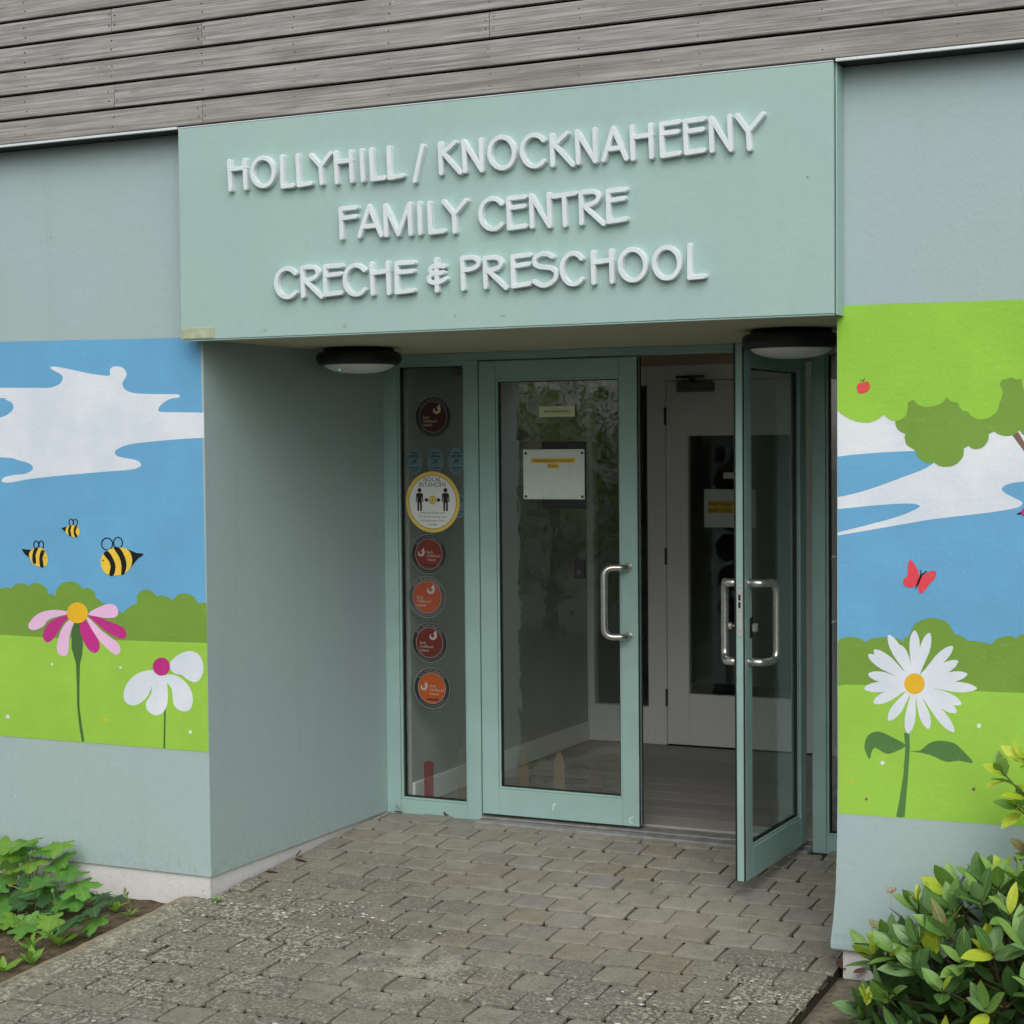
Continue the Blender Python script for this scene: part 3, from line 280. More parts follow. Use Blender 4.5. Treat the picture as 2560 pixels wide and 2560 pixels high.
('L','bee_wing','black',4,[(-0.6909,1.4552),(-0.6951,1.4533),(-0.6995,1.4531),(-0.7038,1.4547),(-0.7073,1.4579),(-0.7097,1.4623),(-0.7108,1.4676),(-0.7104,1.4731),(-0.7087,1.4782),(-0.7056,1.4824),(-0.7017,1.4851),(-0.6973,1.4862),(-0.6929,1.4855),(-0.689,1.4831),(-0.686,1.4792),(-0.6842,1.4742),(-0.6838,1.4688),(-0.6849,1.4634),(-0.6874,1.4587),(-0.6909,1.4552),(-0.6932,1.4586),(-0.691,1.4613),(-0.6894,1.4649),(-0.6887,1.469),(-0.689,1.4731),(-0.6901,1.4769),(-0.692,1.4799),(-0.6945,1.4818),(-0.6973,1.4823),(-0.7001,1.4815),(-0.7026,1.4794),(-0.7045,1.4762),(-0.7057,1.4723),(-0.7059,1.4681),(-0.7052,1.4641),(-0.7037,1.4606),(-0.7015,1.4582),(-0.6988,1.4569),(-0.6959,1.4571),(-0.6932,1.4586)]),
('L','bee_wing','black',4,[(-0.6675,1.4555),(-0.6717,1.4535),(-0.6762,1.4533),(-0.6804,1.4549),(-0.6839,1.4581),(-0.6863,1.4626),(-0.6874,1.4678),(-0.6871,1.4733),(-0.6853,1.4784),(-0.6823,1.4826),(-0.6784,1.4853),(-0.674,1.4864),(-0.6696,1.4857),(-0.6657,1.4833),(-0.6627,1.4794),(-0.6609,1.4745),(-0.6605,1.469),(-0.6616,1.4637),(-0.664,1.459),(-0.6675,1.4555),(-0.6699,1.4588),(-0.6677,1.4615),(-0.6661,1.4651),(-0.6654,1.4692),(-0.6656,1.4733),(-0.6668,1.4771),(-0.6687,1.4801),(-0.6711,1.482),(-0.6739,1.4825),(-0.6767,1.4817),(-0.6792,1.4796),(-0.6811,1.4764),(-0.6823,1.4725),(-0.6825,1.4683),(-0.6819,1.4643),(-0.6803,1.4609),(-0.6781,1.4584),(-0.6754,1.4572),(-0.6726,1.4573),(-0.6699,1.4588)]),
('R','sky_band','blue',0,[(2.663,2.2565),(3.545,2.2469),(3.55,0.4661),(2.659,0.4856)]),
('R','cloud','white',1,[(2.662,1.957),(3.546,1.9381),(3.547,1.6579),(3.298,1.6457),(3.287,1.6443),(3.27,1.6421),(3.256,1.6395),(3.246,1.6363),(3.238,1.6327),(3.232,1.6291),(3.228,1.6257),(3.225,1.6224),(3.225,1.6186),(3.228,1.6141),(3.233,1.6091),(3.24,1.6041),(3.249,1.5991),(3.259,1.5942),(3.268,1.5897),(3.276,1.5858),(3.283,1.5825),(3.289,1.5794),(3.292,1.5765),(3.293,1.5738),(3.293,1.5711),(3.291,1.5683),(3.289,1.5655),(3.285,1.5628),(3.281,1.5604),(3.276,1.5581),(3.264,1.5552),(3.244,1.5511),(3.218,1.5463),(3.187,1.5413),(3.144,1.5356),(3.096,1.5297),(3.062,1.5256),(2.978,1.5142),(2.661,1.4566)]),
('R','sky_gap','blue',2,[(2.662,1.7323),(2.72,1.7384),(2.807,1.7451),(2.893,1.7488),(2.957,1.75),(2.997,1.707),(2.997,1.7066),(2.988,1.7008),(2.974,1.6924),(2.957,1.6839),(2.938,1.6765),(2.917,1.669),(2.893,1.6606),(2.866,1.6504),(2.836,1.6391),(2.807,1.6285),(2.777,1.6189),(2.747,1.6099),(2.72,1.6025),(2.696,1.5972),(2.675,1.5935),(2.661,1.5911)]),
('R','sky_gap','blue',2,[(2.661,1.549),(2.763,1.5596),(2.787,1.5618),(2.82,1.5649),(2.85,1.5674),(2.874,1.5689),(2.896,1.5698),(2.914,1.5699),(2.928,1.5691),(2.937,1.5676),(2.944,1.5658),(2.949,1.5637),(2.951,1.5612),(2.95,1.5586),(2.948,1.5563),(2.943,1.5537),(2.936,1.55),(2.924,1.5443),(2.909,1.5374),(2.893,1.5305),(2.874,1.5243),(2.854,1.5182),(2.833,1.512),(2.808,1.505),(2.781,1.4979),(2.763,1.4929),(2.661,1.4679)]),
('R','tree_foliage_shade','hedge',4,[(2.876,1.8674),(2.874,1.865),(2.872,1.8616),(2.869,1.8577),(2.868,1.8534),(2.867,1.8488),(2.867,1.8436),(2.868,1.8383),(2.87,1.8334),(2.872,1.8286),(2.876,1.824),(2.88,1.8197),(2.885,1.8162),(2.889,1.8134),(2.894,1.8114),(2.899,1.8098),(2.902,1.8087),(2.902,1.8087),(2.901,1.8055),(2.9,1.8009),(2.899,1.7957),(2.9,1.7905),(2.901,1.7852),(2.902,1.7797),(2.904,1.7742),(2.908,1.7691),(2.914,1.7643),(2.922,1.7596),(2.929,1.7556),(2.934,1.7528),(2.934,1.7528),(2.936,1.749),(2.937,1.7437),(2.939,1.7379),(2.942,1.7328),(2.945,1.7285),(2.949,1.7246),(2.953,1.721),(2.957,1.7178),(2.962,1.7148),(2.967,1.7121),(2.973,1.7099),(2.978,1.7084),(2.984,1.7079),(2.991,1.7082),(2.997,1.7088),(3.001,1.7091),(3.001,1.7091),(3.004,1.7071),(3.007,1.704),(3.012,1.7009),(3.016,1.6985),(3.021,1.697),(3.026,1.6959),(3.031,1.6953),(3.037,1.6951),(3.043,1.6952),(3.05,1.6957),(3.056,1.6967),(3.062,1.6983),(3.068,1.7006),(3.073,1.7035),(3.079,1.7069),(3.083,1.7109),(3.087,1.7154),(3.092,1.7206),(3.095,1.7261),(3.098,1.7318),(3.099,1.7384),(3.1,1.7457),(3.1,1.7523),(3.1,1.757),(3.1,1.757),(3.108,1.7615),(3.116,1.7661),(3.116,1.7661),(3.118,1.7642),(3.121,1.7615),(3.125,1.7588),(3.129,1.7567),(3.133,1.7554),(3.137,1.7545),(3.141,1.7542),(3.145,1.7545),(3.15,1.7555),(3.156,1.7572),(3.161,1.7595),(3.166,1.7627),(3.17,1.767),(3.174,1.7723),(3.178,1.778),(3.18,1.7834),(3.182,1.7891),(3.183,1.7952),(3.183,1.8005),(3.183,1.8043),(3.202,1.8136),(3.202,1.8136),(3.204,1.8118),(3.207,1.8092),(3.211,1.8063),(3.215,1.8039),(3.22,1.8018),(3.227,1.7998),(3.233,1.7982),(3.24,1.7974),(3.246,1.7974),(3.252,1.798),(3.258,1.7993),(3.264,1.8013),(3.27,1.8045),(3.275,1.8087),(3.28,1.8127),(3.284,1.8155),(3.284,1.8155),(3.288,1.8098),(3.295,1.8018),(3.304,1.7946),(3.318,1.7885),(3.333,1.7833),(3.349,1.7818),(3.364,1.7868),(3.379,1.7955),(3.389,1.8019),(3.546,1.792),(3.546,2.0191),(3.186,2.029),(2.893,1.9521)]),
('R','tree_foliage','canopy',5,[(2.662,1.8944),(2.668,1.8899),(2.676,1.8833),(2.685,1.8762),(2.694,1.8702),(2.702,1.8654),(2.711,1.8612),(2.72,1.8576),(2.729,1.8546),(2.739,1.8522),(2.749,1.8503),(2.759,1.8492),(2.768,1.8489),(2.776,1.8494),(2.784,1.8507),(2.791,1.8528),(2.799,1.8557),(2.807,1.8602),(2.815,1.866),(2.823,1.8715),(2.828,1.8754),(2.831,1.8722),(2.836,1.8677),(2.841,1.863),(2.846,1.8593),(2.851,1.8568),(2.857,1.855),(2.862,1.8539),(2.868,1.8534),(2.873,1.8537),(2.879,1.8548),(2.884,1.8564),(2.889,1.8586),(2.893,1.8614),(2.897,1.8648),(2.901,1.8688),(2.904,1.8733),(2.906,1.8786),(2.908,1.8847),(2.909,1.8908),(2.909,1.8966),(2.91,1.9021),(2.91,1.9076),(2.91,1.9123),(2.909,1.9157),(2.914,1.9175),(2.92,1.9201),(2.925,1.9228),(2.929,1.9246),(2.932,1.9216),(2.936,1.9171),(2.94,1.9125),(2.944,1.9087),(2.949,1.9059),(2.955,1.9037),(2.96,1.902),(2.966,1.9007),(2.971,1.8997),(2.976,1.8992),(2.981,1.8991),(2.987,1.8994),(2.993,1.9003),(3,1.9017),(3.006,1.9034),(3.012,1.9053),(3.017,1.9074),(3.021,1.9098),(3.025,1.9125),(3.029,1.9155),(3.033,1.9193),(3.036,1.9238),(3.039,1.928),(3.041,1.9308),(3.044,1.9282),(3.048,1.9244),(3.053,1.9203),(3.058,1.9171),(3.064,1.9147),(3.071,1.9128),(3.078,1.9114),(3.082,1.9103),(3.083,1.908),(3.083,1.9048),(3.084,1.9011),(3.085,1.8977),(3.088,1.8942),(3.091,1.8906),(3.094,1.8873),(3.098,1.8849),(3.102,1.8835),(3.106,1.8829),(3.11,1.8827),(3.112,1.8825),(3.115,1.8789),(3.119,1.8735),(3.124,1.8679),(3.129,1.8634),(3.134,1.8603),(3.139,1.8578),(3.144,1.856),(3.15,1.8548),(3.155,1.8543),(3.162,1.8545),(3.168,1.8552),(3.174,1.8565),(3.18,1.8583),(3.185,1.8606),(3.19,1.8634),(3.195,1.8666),(3.199,1.87),(3.204,1.8738),(3.208,1.8781),(3.211,1.883),(3.213,1.8893),(3.215,1.8968),(3.216,1.9038),(3.217,1.9086),(3.219,1.9121),(3.222,1.9172),(3.224,1.9229),(3.226,1.9284),(3.227,1.9335),(3.228,1.9388),(3.228,1.944),(3.227,1.9491),(3.226,1.9544),(3.223,1.9598),(3.22,1.9646),(3.218,1.968),(3.219,1.9703),(3.22,1.9737),(3.222,1.9773),(3.223,1.9803),(3.225,1.9826),(3.227,1.9847),(3.228,1.9864),(3.229,1.9876),(3.232,1.9874),(3.236,1.9871),(3.24,1.9869),(3.244,1.9873),(3.248,1.9883),(3.252,1.9899),(3.256,1.9916),(3.259,1.9927),(3.261,1.9912),(3.264,1.9889),(3.268,1.9868),(3.272,1.9853),(3.277,1.985),(3.282,1.9853),(3.287,1.9858),(3.29,1.9861),(3.29,1.9839),(3.29,1.9808),(3.291,1.977),(3.291,1.9725),(3.292,1.9669),(3.294,1.9605),(3.295,1.9538),(3.298,1.9475),(3.301,1.9417),(3.306,1.936),(3.311,1.9308),(3.317,1.9265),(3.323,1.923),(3.331,1.9201),(3.34,1.9182),(3.349,1.9177),(3.359,1.9194),(3.371,1.9229),(3.381,1.9266),(3.389,1.9292),(3.546,1.9381),(3.545,2.2469),(2.663,2.2556)]),
('R','tree_branch','brown',3,[(3.256,1.8055),(3.268,1.7888),(3.284,1.7659),(3.298,1.7471),(3.333,1.7118),(3.369,1.6952),(3.369,1.7199),(3.333,1.7407),(3.298,1.7782),(3.28,1.8094)]),
('R','apple','red',6,[(2.733,1.9749),(2.734,1.9789),(2.737,1.9827),(2.74,1.9854),(2.744,1.9863),(2.749,1.9861),(2.754,1.9864),(2.759,1.9881),(2.762,1.9903),(2.766,1.9912),(2.77,1.9902),(2.774,1.9878),(2.777,1.9846),(2.779,1.9801),(2.78,1.9748),(2.78,1.9695),(2.778,1.9642),(2.775,1.959),(2.77,1.9547),(2.764,1.952),(2.757,1.9502),(2.751,1.9491),(2.746,1.9483),(2.743,1.9482),(2.74,1.9494),(2.737,1.9526),(2.736,1.9573),(2.734,1.9619),(2.733,1.9663),(2.732,1.9707)]),
('R','apple_stem','dgreen',7,[(2.752,1.9868),(2.755,1.9966),(2.76,2.0021),(2.763,2.0003),(2.759,1.9944),(2.756,1.9868)]),
('R','apple_stem','dgreen',7,[(2.743,1.9965),(2.747,1.9985),(2.753,1.9928),(2.75,1.9916)]),
('R','bird_beak','black',6,[(3.272,1.5361),(3.291,1.5454),(3.295,1.5379),(3.285,1.5345)]),
('R','bird','pinkd',6,[(3.328,1.5432),(3.327,1.5375),(3.324,1.5325),(3.319,1.5287),(3.312,1.5267),(3.306,1.5267),(3.299,1.5286),(3.294,1.5322),(3.291,1.5372),(3.289,1.5429),(3.291,1.5486),(3.294,1.5536),(3.299,1.5573),(3.305,1.5593),(3.312,1.5594),(3.319,1.5574),(3.324,1.5538),(3.327,1.5488)]),
('R','butterfly_wing','red2',6,[(2.918,1.3769),(2.925,1.3722),(2.933,1.3626),(2.939,1.3522),(2.944,1.3421),(2.947,1.3314),(2.949,1.3211),(2.948,1.3112),(2.946,1.3019),(2.942,1.294),(2.935,1.2878),(2.927,1.283),(2.918,1.2809),(2.91,1.2823),(2.901,1.2863),(2.895,1.2911),(2.893,1.2963),(2.893,1.3024),(2.894,1.3081),(2.898,1.3125),(2.904,1.3166),(2.908,1.3228),(2.909,1.333),(2.909,1.3452),(2.909,1.3561),(2.912,1.3656),(2.914,1.3738)]),
('R','butterfly_wing','red2',6,[(2.955,1.3194),(2.965,1.3271),(2.977,1.3347),(2.988,1.3398),(2.996,1.3415),(3.002,1.3407),(3.006,1.3375),(3.006,1.3309),(3.005,1.3218),(3.001,1.3133),(2.996,1.307),(2.99,1.3013),(2.984,1.2951),(2.978,1.2874),(2.973,1.2791),(2.969,1.2723),(2.963,1.2671),(2.958,1.2632),(2.954,1.2621),(2.95,1.265),(2.947,1.2707),(2.945,1.2771),(2.945,1.2838),(2.945,1.2912),(2.946,1.2986),(2.948,1.3056),(2.95,1.3125)]),
('R','butterfly_body','black',7,[(2.951,1.3238),(2.959,1.3231),(2.951,1.3005),(2.934,1.2723),(2.94,1.2958)]),
('R','butterfly_body','black',7,[(2.952,1.322),(2.953,1.3435),(2.956,1.3436),(2.956,1.3284),(2.974,1.3404),(2.976,1.3378),(2.957,1.3221)]),
('R','hedge','hedge',3,[(2.655,1.0829),(2.673,1.0972),(2.691,1.1015),(2.708,1.1032),(2.725,1.1028),(2.743,1.0999),(2.76,1.087),(2.784,1.1011),(2.807,1.1053),(2.83,1.1069),(2.853,1.1064),(2.876,1.1034),(2.898,1.0905),(2.894,1.0968),(2.895,1.1008),(2.896,1.1041),(2.898,1.1069),(2.902,1.1091),(2.909,1.1089),(2.934,1.1582),(2.961,1.1729),(2.988,1.1789),(3.015,1.1777),(3.043,1.1678),(3.072,1.124),(3.08,1.1244),(3.087,1.1222),(3.094,1.1193),(3.101,1.1159),(3.107,1.1118),(3.112,1.105),(3.126,1.1066),(3.139,1.1058),(3.152,1.1043),(3.166,1.1024),(3.179,1.0998),(3.192,1.0949),(3.202,1.1105),(3.214,1.1178),(3.228,1.123),(3.241,1.1264),(3.255,1.1278),(3.272,1.1208),(3.287,1.1322),(3.304,1.1364),(3.32,1.1388),(3.336,1.1397),(3.352,1.1387),(3.369,1.1306),(3.415,1.1495),(3.46,1.1541),(3.504,1.155),(3.548,1.153),(3.591,1.1473),(3.634,1.1277),(3.635,0.931),(3.299,0.9326),(3.041,0.931),(2.771,0.9328),(2.655,0.9252)]),
('R','grass','grass',4,[(2.655,0.9298),(2.688,0.936),(2.771,0.9382),(3.041,0.9354),(3.299,0.937),(3.634,0.9379),(3.636,0.4907),(3.3,0.4876),(2.654,0.4808)]),
('R','petal','white',6,[(2.933,0.9616),(2.924,0.9848),(2.911,1.0139),(2.9,1.0416),(2.89,1.0667),(2.879,1.085),(2.869,1.0984),(2.86,1.1073),(2.853,1.1127),(2.847,1.1156),(2.842,1.1155),(2.84,1.1118),(2.839,1.105),(2.84,1.0954),(2.842,1.0829),(2.848,1.0671),(2.858,1.0484),(2.873,1.0262),(2.891,1.0024),(2.909,0.976),(2.923,0.9561),(2.931,0.9527)]),
('R','petal','white',6,[(2.938,0.9601),(2.941,0.9845),(2.944,1.0157),(2.948,1.0447),(2.95,1.0712),(2.95,1.0918),(2.948,1.1079),(2.944,1.1198),(2.94,1.1279),(2.936,1.1332),(2.933,1.135),(2.929,1.1329),(2.925,1.1273),(2.921,1.1189),(2.917,1.1068),(2.915,1.0904),(2.915,1.0698),(2.917,1.0434),(2.921,1.0147),(2.924,0.9837),(2.927,0.9596),(2.932,0.953)]),
('R','petal','white',6,[(2.94,0.9583),(2.95,0.9809),(2.961,1.0102),(2.973,1.037),(2.983,1.0617),(2.988,1.0816),(2.99,1.0977),(2.99,1.11),(2.989,1.119),(2.987,1.1251),(2.984,1.1279),(2.979,1.1269),(2.974,1.1226),(2.968,1.1157),(2.961,1.1051),(2.955,1.0901),(2.949,1.0704),(2.944,1.0442),(2.94,1.0155),(2.934,0.9849),(2.93,0.9608),(2.933,0.9529)]),
('R','petal','white',6,[(2.943,0.9538),(2.962,0.9695),(2.986,0.9905),(3.009,1.0089),(3.03,1.0263),(3.044,1.0416),(3.054,1.0549),(3.06,1.0661),(3.063,1.0749),(3.064,1.0814),(3.063,1.0854),(3.059,1.0865),(3.053,1.0852),(3.044,1.082),(3.033,1.0757),(3.02,1.0655),(3.005,1.0508),(2.989,1.0295),(2.971,1.0057),(2.95,0.9811),(2.935,0.9611),(2.934,0.9524)]),
('R','petal','white',6,[(2.942,0.9503),(2.963,0.9588),(2.99,0.9709),(3.015,0.9808),(3.038,0.9905),(3.054,1.0003),(3.066,1.0096),(3.074,1.0182),(3.078,1.0255),(3.081,1.0312),(3.081,1.0354),(3.078,1.0377),(3.072,1.0385),(3.063,1.0383),(3.052,1.0359),(3.038,1.0305),(3.021,1.0214),(3.001,1.0068),(2.98,0.9901),(2.956,0.9735),(2.938,0.9596),(2.934,0.9517)]),
('R','petal','white',6,[(2.942,0.9475),(2.967,0.95),(2.998,0.9545),(3.026,0.9572),(3.053,0.9604),(3.072,0.9655),(3.088,0.9714),(3.099,0.9775),(3.106,0.9834),(3.11,0.9882),(3.112,0.9923),(3.109,0.9955),(3.103,0.9979),(3.095,1.0001),(3.082,1.0009),(3.066,0.9994),(3.046,0.9952),(3.021,0.9865),(2.994,0.9762),(2.964,0.9666),(2.941,0.958),(2.935,0.9512)]),
('R','petal','white',6,[(2.943,0.945),(2.971,0.9411),(3.006,0.9376),(3.039,0.9328),(3.069,0.9291),(3.093,0.929),(3.111,0.9307),(3.125,0.9339),(3.135,0.9378),(3.141,0.9414),(3.144,0.945),(3.142,0.9488),(3.136,0.9527),(3.127,0.9571),(3.114,0.961),(3.095,0.9637),(3.072,0.9648),(3.041,0.9628),(3.008,0.9598),(2.972,0.9581),(2.944,0.9558),(2.935,0.9506)]),
('R','petal','white',6,[(2.938,0.9425),(2.958,0.9314),(2.984,0.9185),(3.008,0.9052),(3.03,0.8937),(3.048,0.8872),(3.063,0.8839),(3.074,0.8833),(3.083,0.8844),(3.089,0.8862),(3.092,0.889),(3.092,0.8932),(3.089,0.8985),(3.083,0.9051),(3.075,0.9124),(3.061,0.9199),(3.044,0.9272),(3.02,0.9334),(2.993,0.9394),(2.965,0.9474),(2.943,0.9526),(2.934,0.9499)]),
('R','petal','white',6,[(2.937,0.9414),(2.954,0.9266),(2.977,0.9088),(2.997,0.8911),(3.016,0.8754),(3.033,0.8655),(3.046,0.8594),(3.058,0.8565),(3.067,0.856),(3.073,0.8565),(3.076,0.8587),(3.077,0.8629),(3.075,0.8688),(3.071,0.8764),(3.063,0.8854),(3.052,0.8954),(3.036,0.906),(3.014,0.9168),(2.989,0.9278),(2.963,0.9411),(2.943,0.9506),(2.934,0.9495)]),
('R','petal','white',6,[(2.935,0.939),(2.951,0.916),(2.971,0.8874),(2.99,0.8599),(3.007,0.8352),(3.022,0.8178),(3.036,0.8054),(3.047,0.7976),(3.057,0.7934),(3.063,0.7913),(3.068,0.7922),(3.069,0.7964),(3.068,0.8036),(3.065,0.8135),(3.059,0.8261),(3.049,0.8415),(3.034,0.8595),(3.013,0.8803),(2.989,0.9024),(2.964,0.9275),(2.943,0.9463),(2.934,0.9487)]),
('R','petal','white',6,[(2.93,0.9411),(2.933,0.9199),(2.939,0.8932),(2.942,0.8678),(2.947,0.8448),(2.953,0.8279),(2.959,0.8152),(2.966,0.8065),(2.972,0.8011),(2.977,0.798),(2.981,0.7977),(2.984,0.8007),(2.986,0.8065),(2.988,0.8148),(2.988,0.826),(2.986,0.8402),(2.981,0.8575),(2.971,0.8784),(2.96,0.9009),(2.949,0.9258),(2.94,0.9449),(2.933,0.9487)]),
('R','petal','white',6,[(2.926,0.9424),(2.92,0.92),(2.913,0.8909),(2.906,0.8641),(2.9,0.8394),(2.898,0.8199),(2.898,0.8044),(2.9,0.7928),(2.903,0.7847),(2.906,0.7793),(2.91,0.7772),(2.914,0.7788),(2.918,0.7836),(2.923,0.7912),(2.928,0.8022),(2.933,0.8173),(2.936,0.8367),(2.936,0.8618),(2.936,0.8892),(2.937,0.9186),(2.937,0.9416),(2.932,0.9485)]),
('R','petal','white',6,[(2.924,0.947),(2.909,0.9314),(2.892,0.9106),(2.874,0.8921),(2.859,0.8746),(2.849,0.8595),(2.843,0.8466),(2.84,0.836),(2.839,0.8278),(2.84,0.8219),(2.842,0.8184),(2.846,0.8178),(2.852,0.8197),(2.859,0.8235),(2.868,0.8302),(2.878,0.8407),(2.889,0.8553),(2.899,0.8758),(2.91,0.8986),(2.923,0.9222),(2.932,0.9412),(2.931,0.949)]),
('R','petal','white',6,[(2.923,0.9518),(2.903,0.9451),(2.878,0.9351),(2.854,0.9272),(2.832,0.9192),(2.816,0.9106),(2.804,0.9021),(2.796,0.8941),(2.792,0.887),(2.789,0.8814),(2.789,0.8773),(2.792,0.8747),(2.798,0.8735),(2.806,0.8731),(2.817,0.8747),(2.831,0.8792),(2.847,0.8871),(2.867,0.9002),(2.887,0.9152),(2.91,0.9299),(2.928,0.9422),(2.931,0.9498)]),
('R','petal','white',6,[(2.923,0.9548),(2.9,0.9547),(2.87,0.9531),(2.843,0.9532),(2.817,0.9525),(2.797,0.9493),(2.782,0.9448),(2.771,0.9396),(2.763,0.9343),(2.759,0.9297),(2.757,0.9257),(2.759,0.9222),(2.765,0.9191),(2.773,0.9161),(2.785,0.9142),(2.801,0.9141),(2.821,0.9165),(2.845,0.923),(2.873,0.9309),(2.902,0.9377),(2.924,0.9441),(2.93,0.9504)]),
('R','petal','white',6,[(2.925,0.9573),(2.905,0.9637),(2.879,0.9707),(2.854,0.9787),(2.832,0.9853),(2.813,0.9878),(2.799,0.9878),(2.787,0.9859),(2.779,0.983),(2.773,0.9799),(2.771,0.9764),(2.772,0.9724),(2.776,0.9678),(2.782,0.9625),(2.792,0.9573),(2.806,0.9527),(2.824,0.9494),(2.848,0.9486),(2.874,0.9485),(2.902,0.9468),(2.923,0.9466),(2.93,0.951)]),
('R','petal','white',6,[(2.927,0.96),(2.908,0.975),(2.882,0.9931),(2.859,1.0112),(2.838,1.0273),(2.819,1.0375),(2.804,1.0438),(2.791,1.0469),(2.782,1.0475),(2.775,1.047),(2.771,1.0447),(2.771,1.0403),(2.773,1.0342),(2.778,1.0263),(2.787,1.017),(2.8,1.0067),(2.818,0.9958),(2.843,0.9848),(2.87,0.9736),(2.899,0.9601),(2.922,0.9506),(2.93,0.9518)]),
('R','petal','white',6,[(2.929,0.9605),(2.913,0.9775),(2.89,0.9983),(2.871,1.0188),(2.853,1.0371),(2.836,1.0492),(2.822,1.0573),(2.811,1.0617),(2.802,1.0634),(2.795,1.0637),(2.791,1.0618),(2.79,1.0576),(2.792,1.0513),(2.796,1.0429),(2.803,1.0328),(2.814,1.0211),(2.829,1.0083),(2.852,0.9946),(2.876,0.9804),(2.902,0.9638),(2.922,0.9519),(2.931,0.952)]),
('R','petal','white',6,[(2.934,0.9591),(2.93,0.9774),(2.924,1.0005),(2.919,1.0225),(2.914,1.0424),(2.908,1.057),(2.902,1.0679),(2.896,1.0753),(2.89,1.0799),(2.886,1.0825),(2.882,1.0827),(2.88,1.08),(2.878,1.0749),(2.877,1.0675),(2.877,1.0577),(2.88,1.0453),(2.885,1.0304),(2.895,1.0123),(2.906,0.993),(2.917,0.9717),(2.926,0.9554),(2.932,0.9523)]),
('R','flower_centre','orange',7,[(2.967,0.9524),(2.966,0.943),(2.963,0.9342),(2.957,0.9265),(2.95,0.9204),(2.942,0.9163),(2.932,0.9147),(2.923,0.9154),(2.915,0.9186),(2.908,0.9239),(2.902,0.9311),(2.898,0.9397),(2.897,0.9489),(2.898,0.9583),(2.902,0.9672),(2.908,0.975),(2.915,0.981),(2.923,0.985),(2.933,0.9867),(2.942,0.9859),(2.95,0.9827),(2.957,0.9773),(2.963,0.9701),(2.966,0.9616)]),
('R','stem','dgreen2',5,[(2.896,0.7791),(2.914,0.7802),(2.916,0.7306),(2.911,0.649),(2.902,0.5397),(2.898,0.4885),(2.881,0.4836),(2.868,0.4861),(2.88,0.547),(2.893,0.6296),(2.9,0.7205)]),
('R','painted_leaf','dgreen2',5,[(2.901,0.7369),(2.893,0.7444),(2.878,0.7518),(2.862,0.7589),(2.844,0.7668),(2.825,0.7745),(2.807,0.7782),(2.793,0.7764),(2.78,0.7705),(2.77,0.7623),(2.763,0.7512),(2.759,0.7378),(2.757,0.725),(2.758,0.7134),(2.762,0.7025),(2.766,0.6936),(2.769,0.6864),(2.773,0.6812),(2.777,0.6806),(2.779,0.6875),(2.781,0.6989),(2.784,0.7085),(2.787,0.7147),(2.791,0.7192),(2.798,0.7203),(2.808,0.7155),(2.821,0.7075),(2.834,0.7027),(2.847,0.7039),(2.859,0.7084),(2.871,0.7141),(2.884,0.7209),(2.896,0.7289)]),
('R','painted_leaf','dgreen2',5,[(2.916,0.7171),(2.922,0.718),(2.938,0.719),(2.952,0.7221),(2.961,0.7292),(2.97,0.7384),(2.979,0.7464),(2.989,0.7522),(3.001,0.7568),(3.014,0.7594),(3.032,0.7598),(3.051,0.7581),(3.068,0.7538),(3.081,0.746),(3.092,0.7357),(3.103,0.7248),(3.115,0.7125),(3.127,0.6996),(3.131,0.691),(3.121,0.69),(3.103,0.6931),(3.085,0.6951),(3.07,0.6928),(3.056,0.6894),(3.041,0.6885),(3.026,0.6924),(3.011,0.6988),(2.997,0.7044),(2.985,0.7079),(2.973,0.7106),(2.961,0.7128),(2.944,0.7145),(2.925,0.7157)]),
('R','dot','white',5,[(2.828,0.6704),(2.827,0.6661),(2.823,0.6632),(2.818,0.6629),(2.815,0.6652),(2.813,0.6694),(2.815,0.6738),(2.818,0.6767),(2.823,0.677),(2.827,0.6746)]),
('R','dot','white',5,[(3.159,0.819),(3.157,0.8142),(3.153,0.8111),(3.148,0.8108),(3.145,0.8135),(3.143,0.8181),(3.145,0.8229),(3.148,0.826),(3.153,0.8263),(3.157,0.8236)]),
('R','dot','brown',5,[(3.139,0.6016),(3.138,0.5979),(3.135,0.5954),(3.131,0.5951),(3.128,0.5972),(3.127,0.6007),(3.128,0.6045),(3.131,0.607),(3.135,0.6073),(3.138,0.6052)]),
('R','dot','brown',5,[(2.769,0.5394),(2.768,0.5361),(2.765,0.5339),(2.762,0.5336),(2.759,0.5354),(2.758,0.5385),(2.759,0.5419),(2.762,0.5441),(2.765,0.5443),(2.768,0.5425)]),
('R','dot','orange',5,[(2.718,0.5988),(2.717,0.5955),(2.715,0.5933),(2.711,0.593),(2.708,0.5948),(2.707,0.598),(2.708,0.6013),(2.711,0.6035),(2.715,0.6038),(2.717,0.602)]),
]
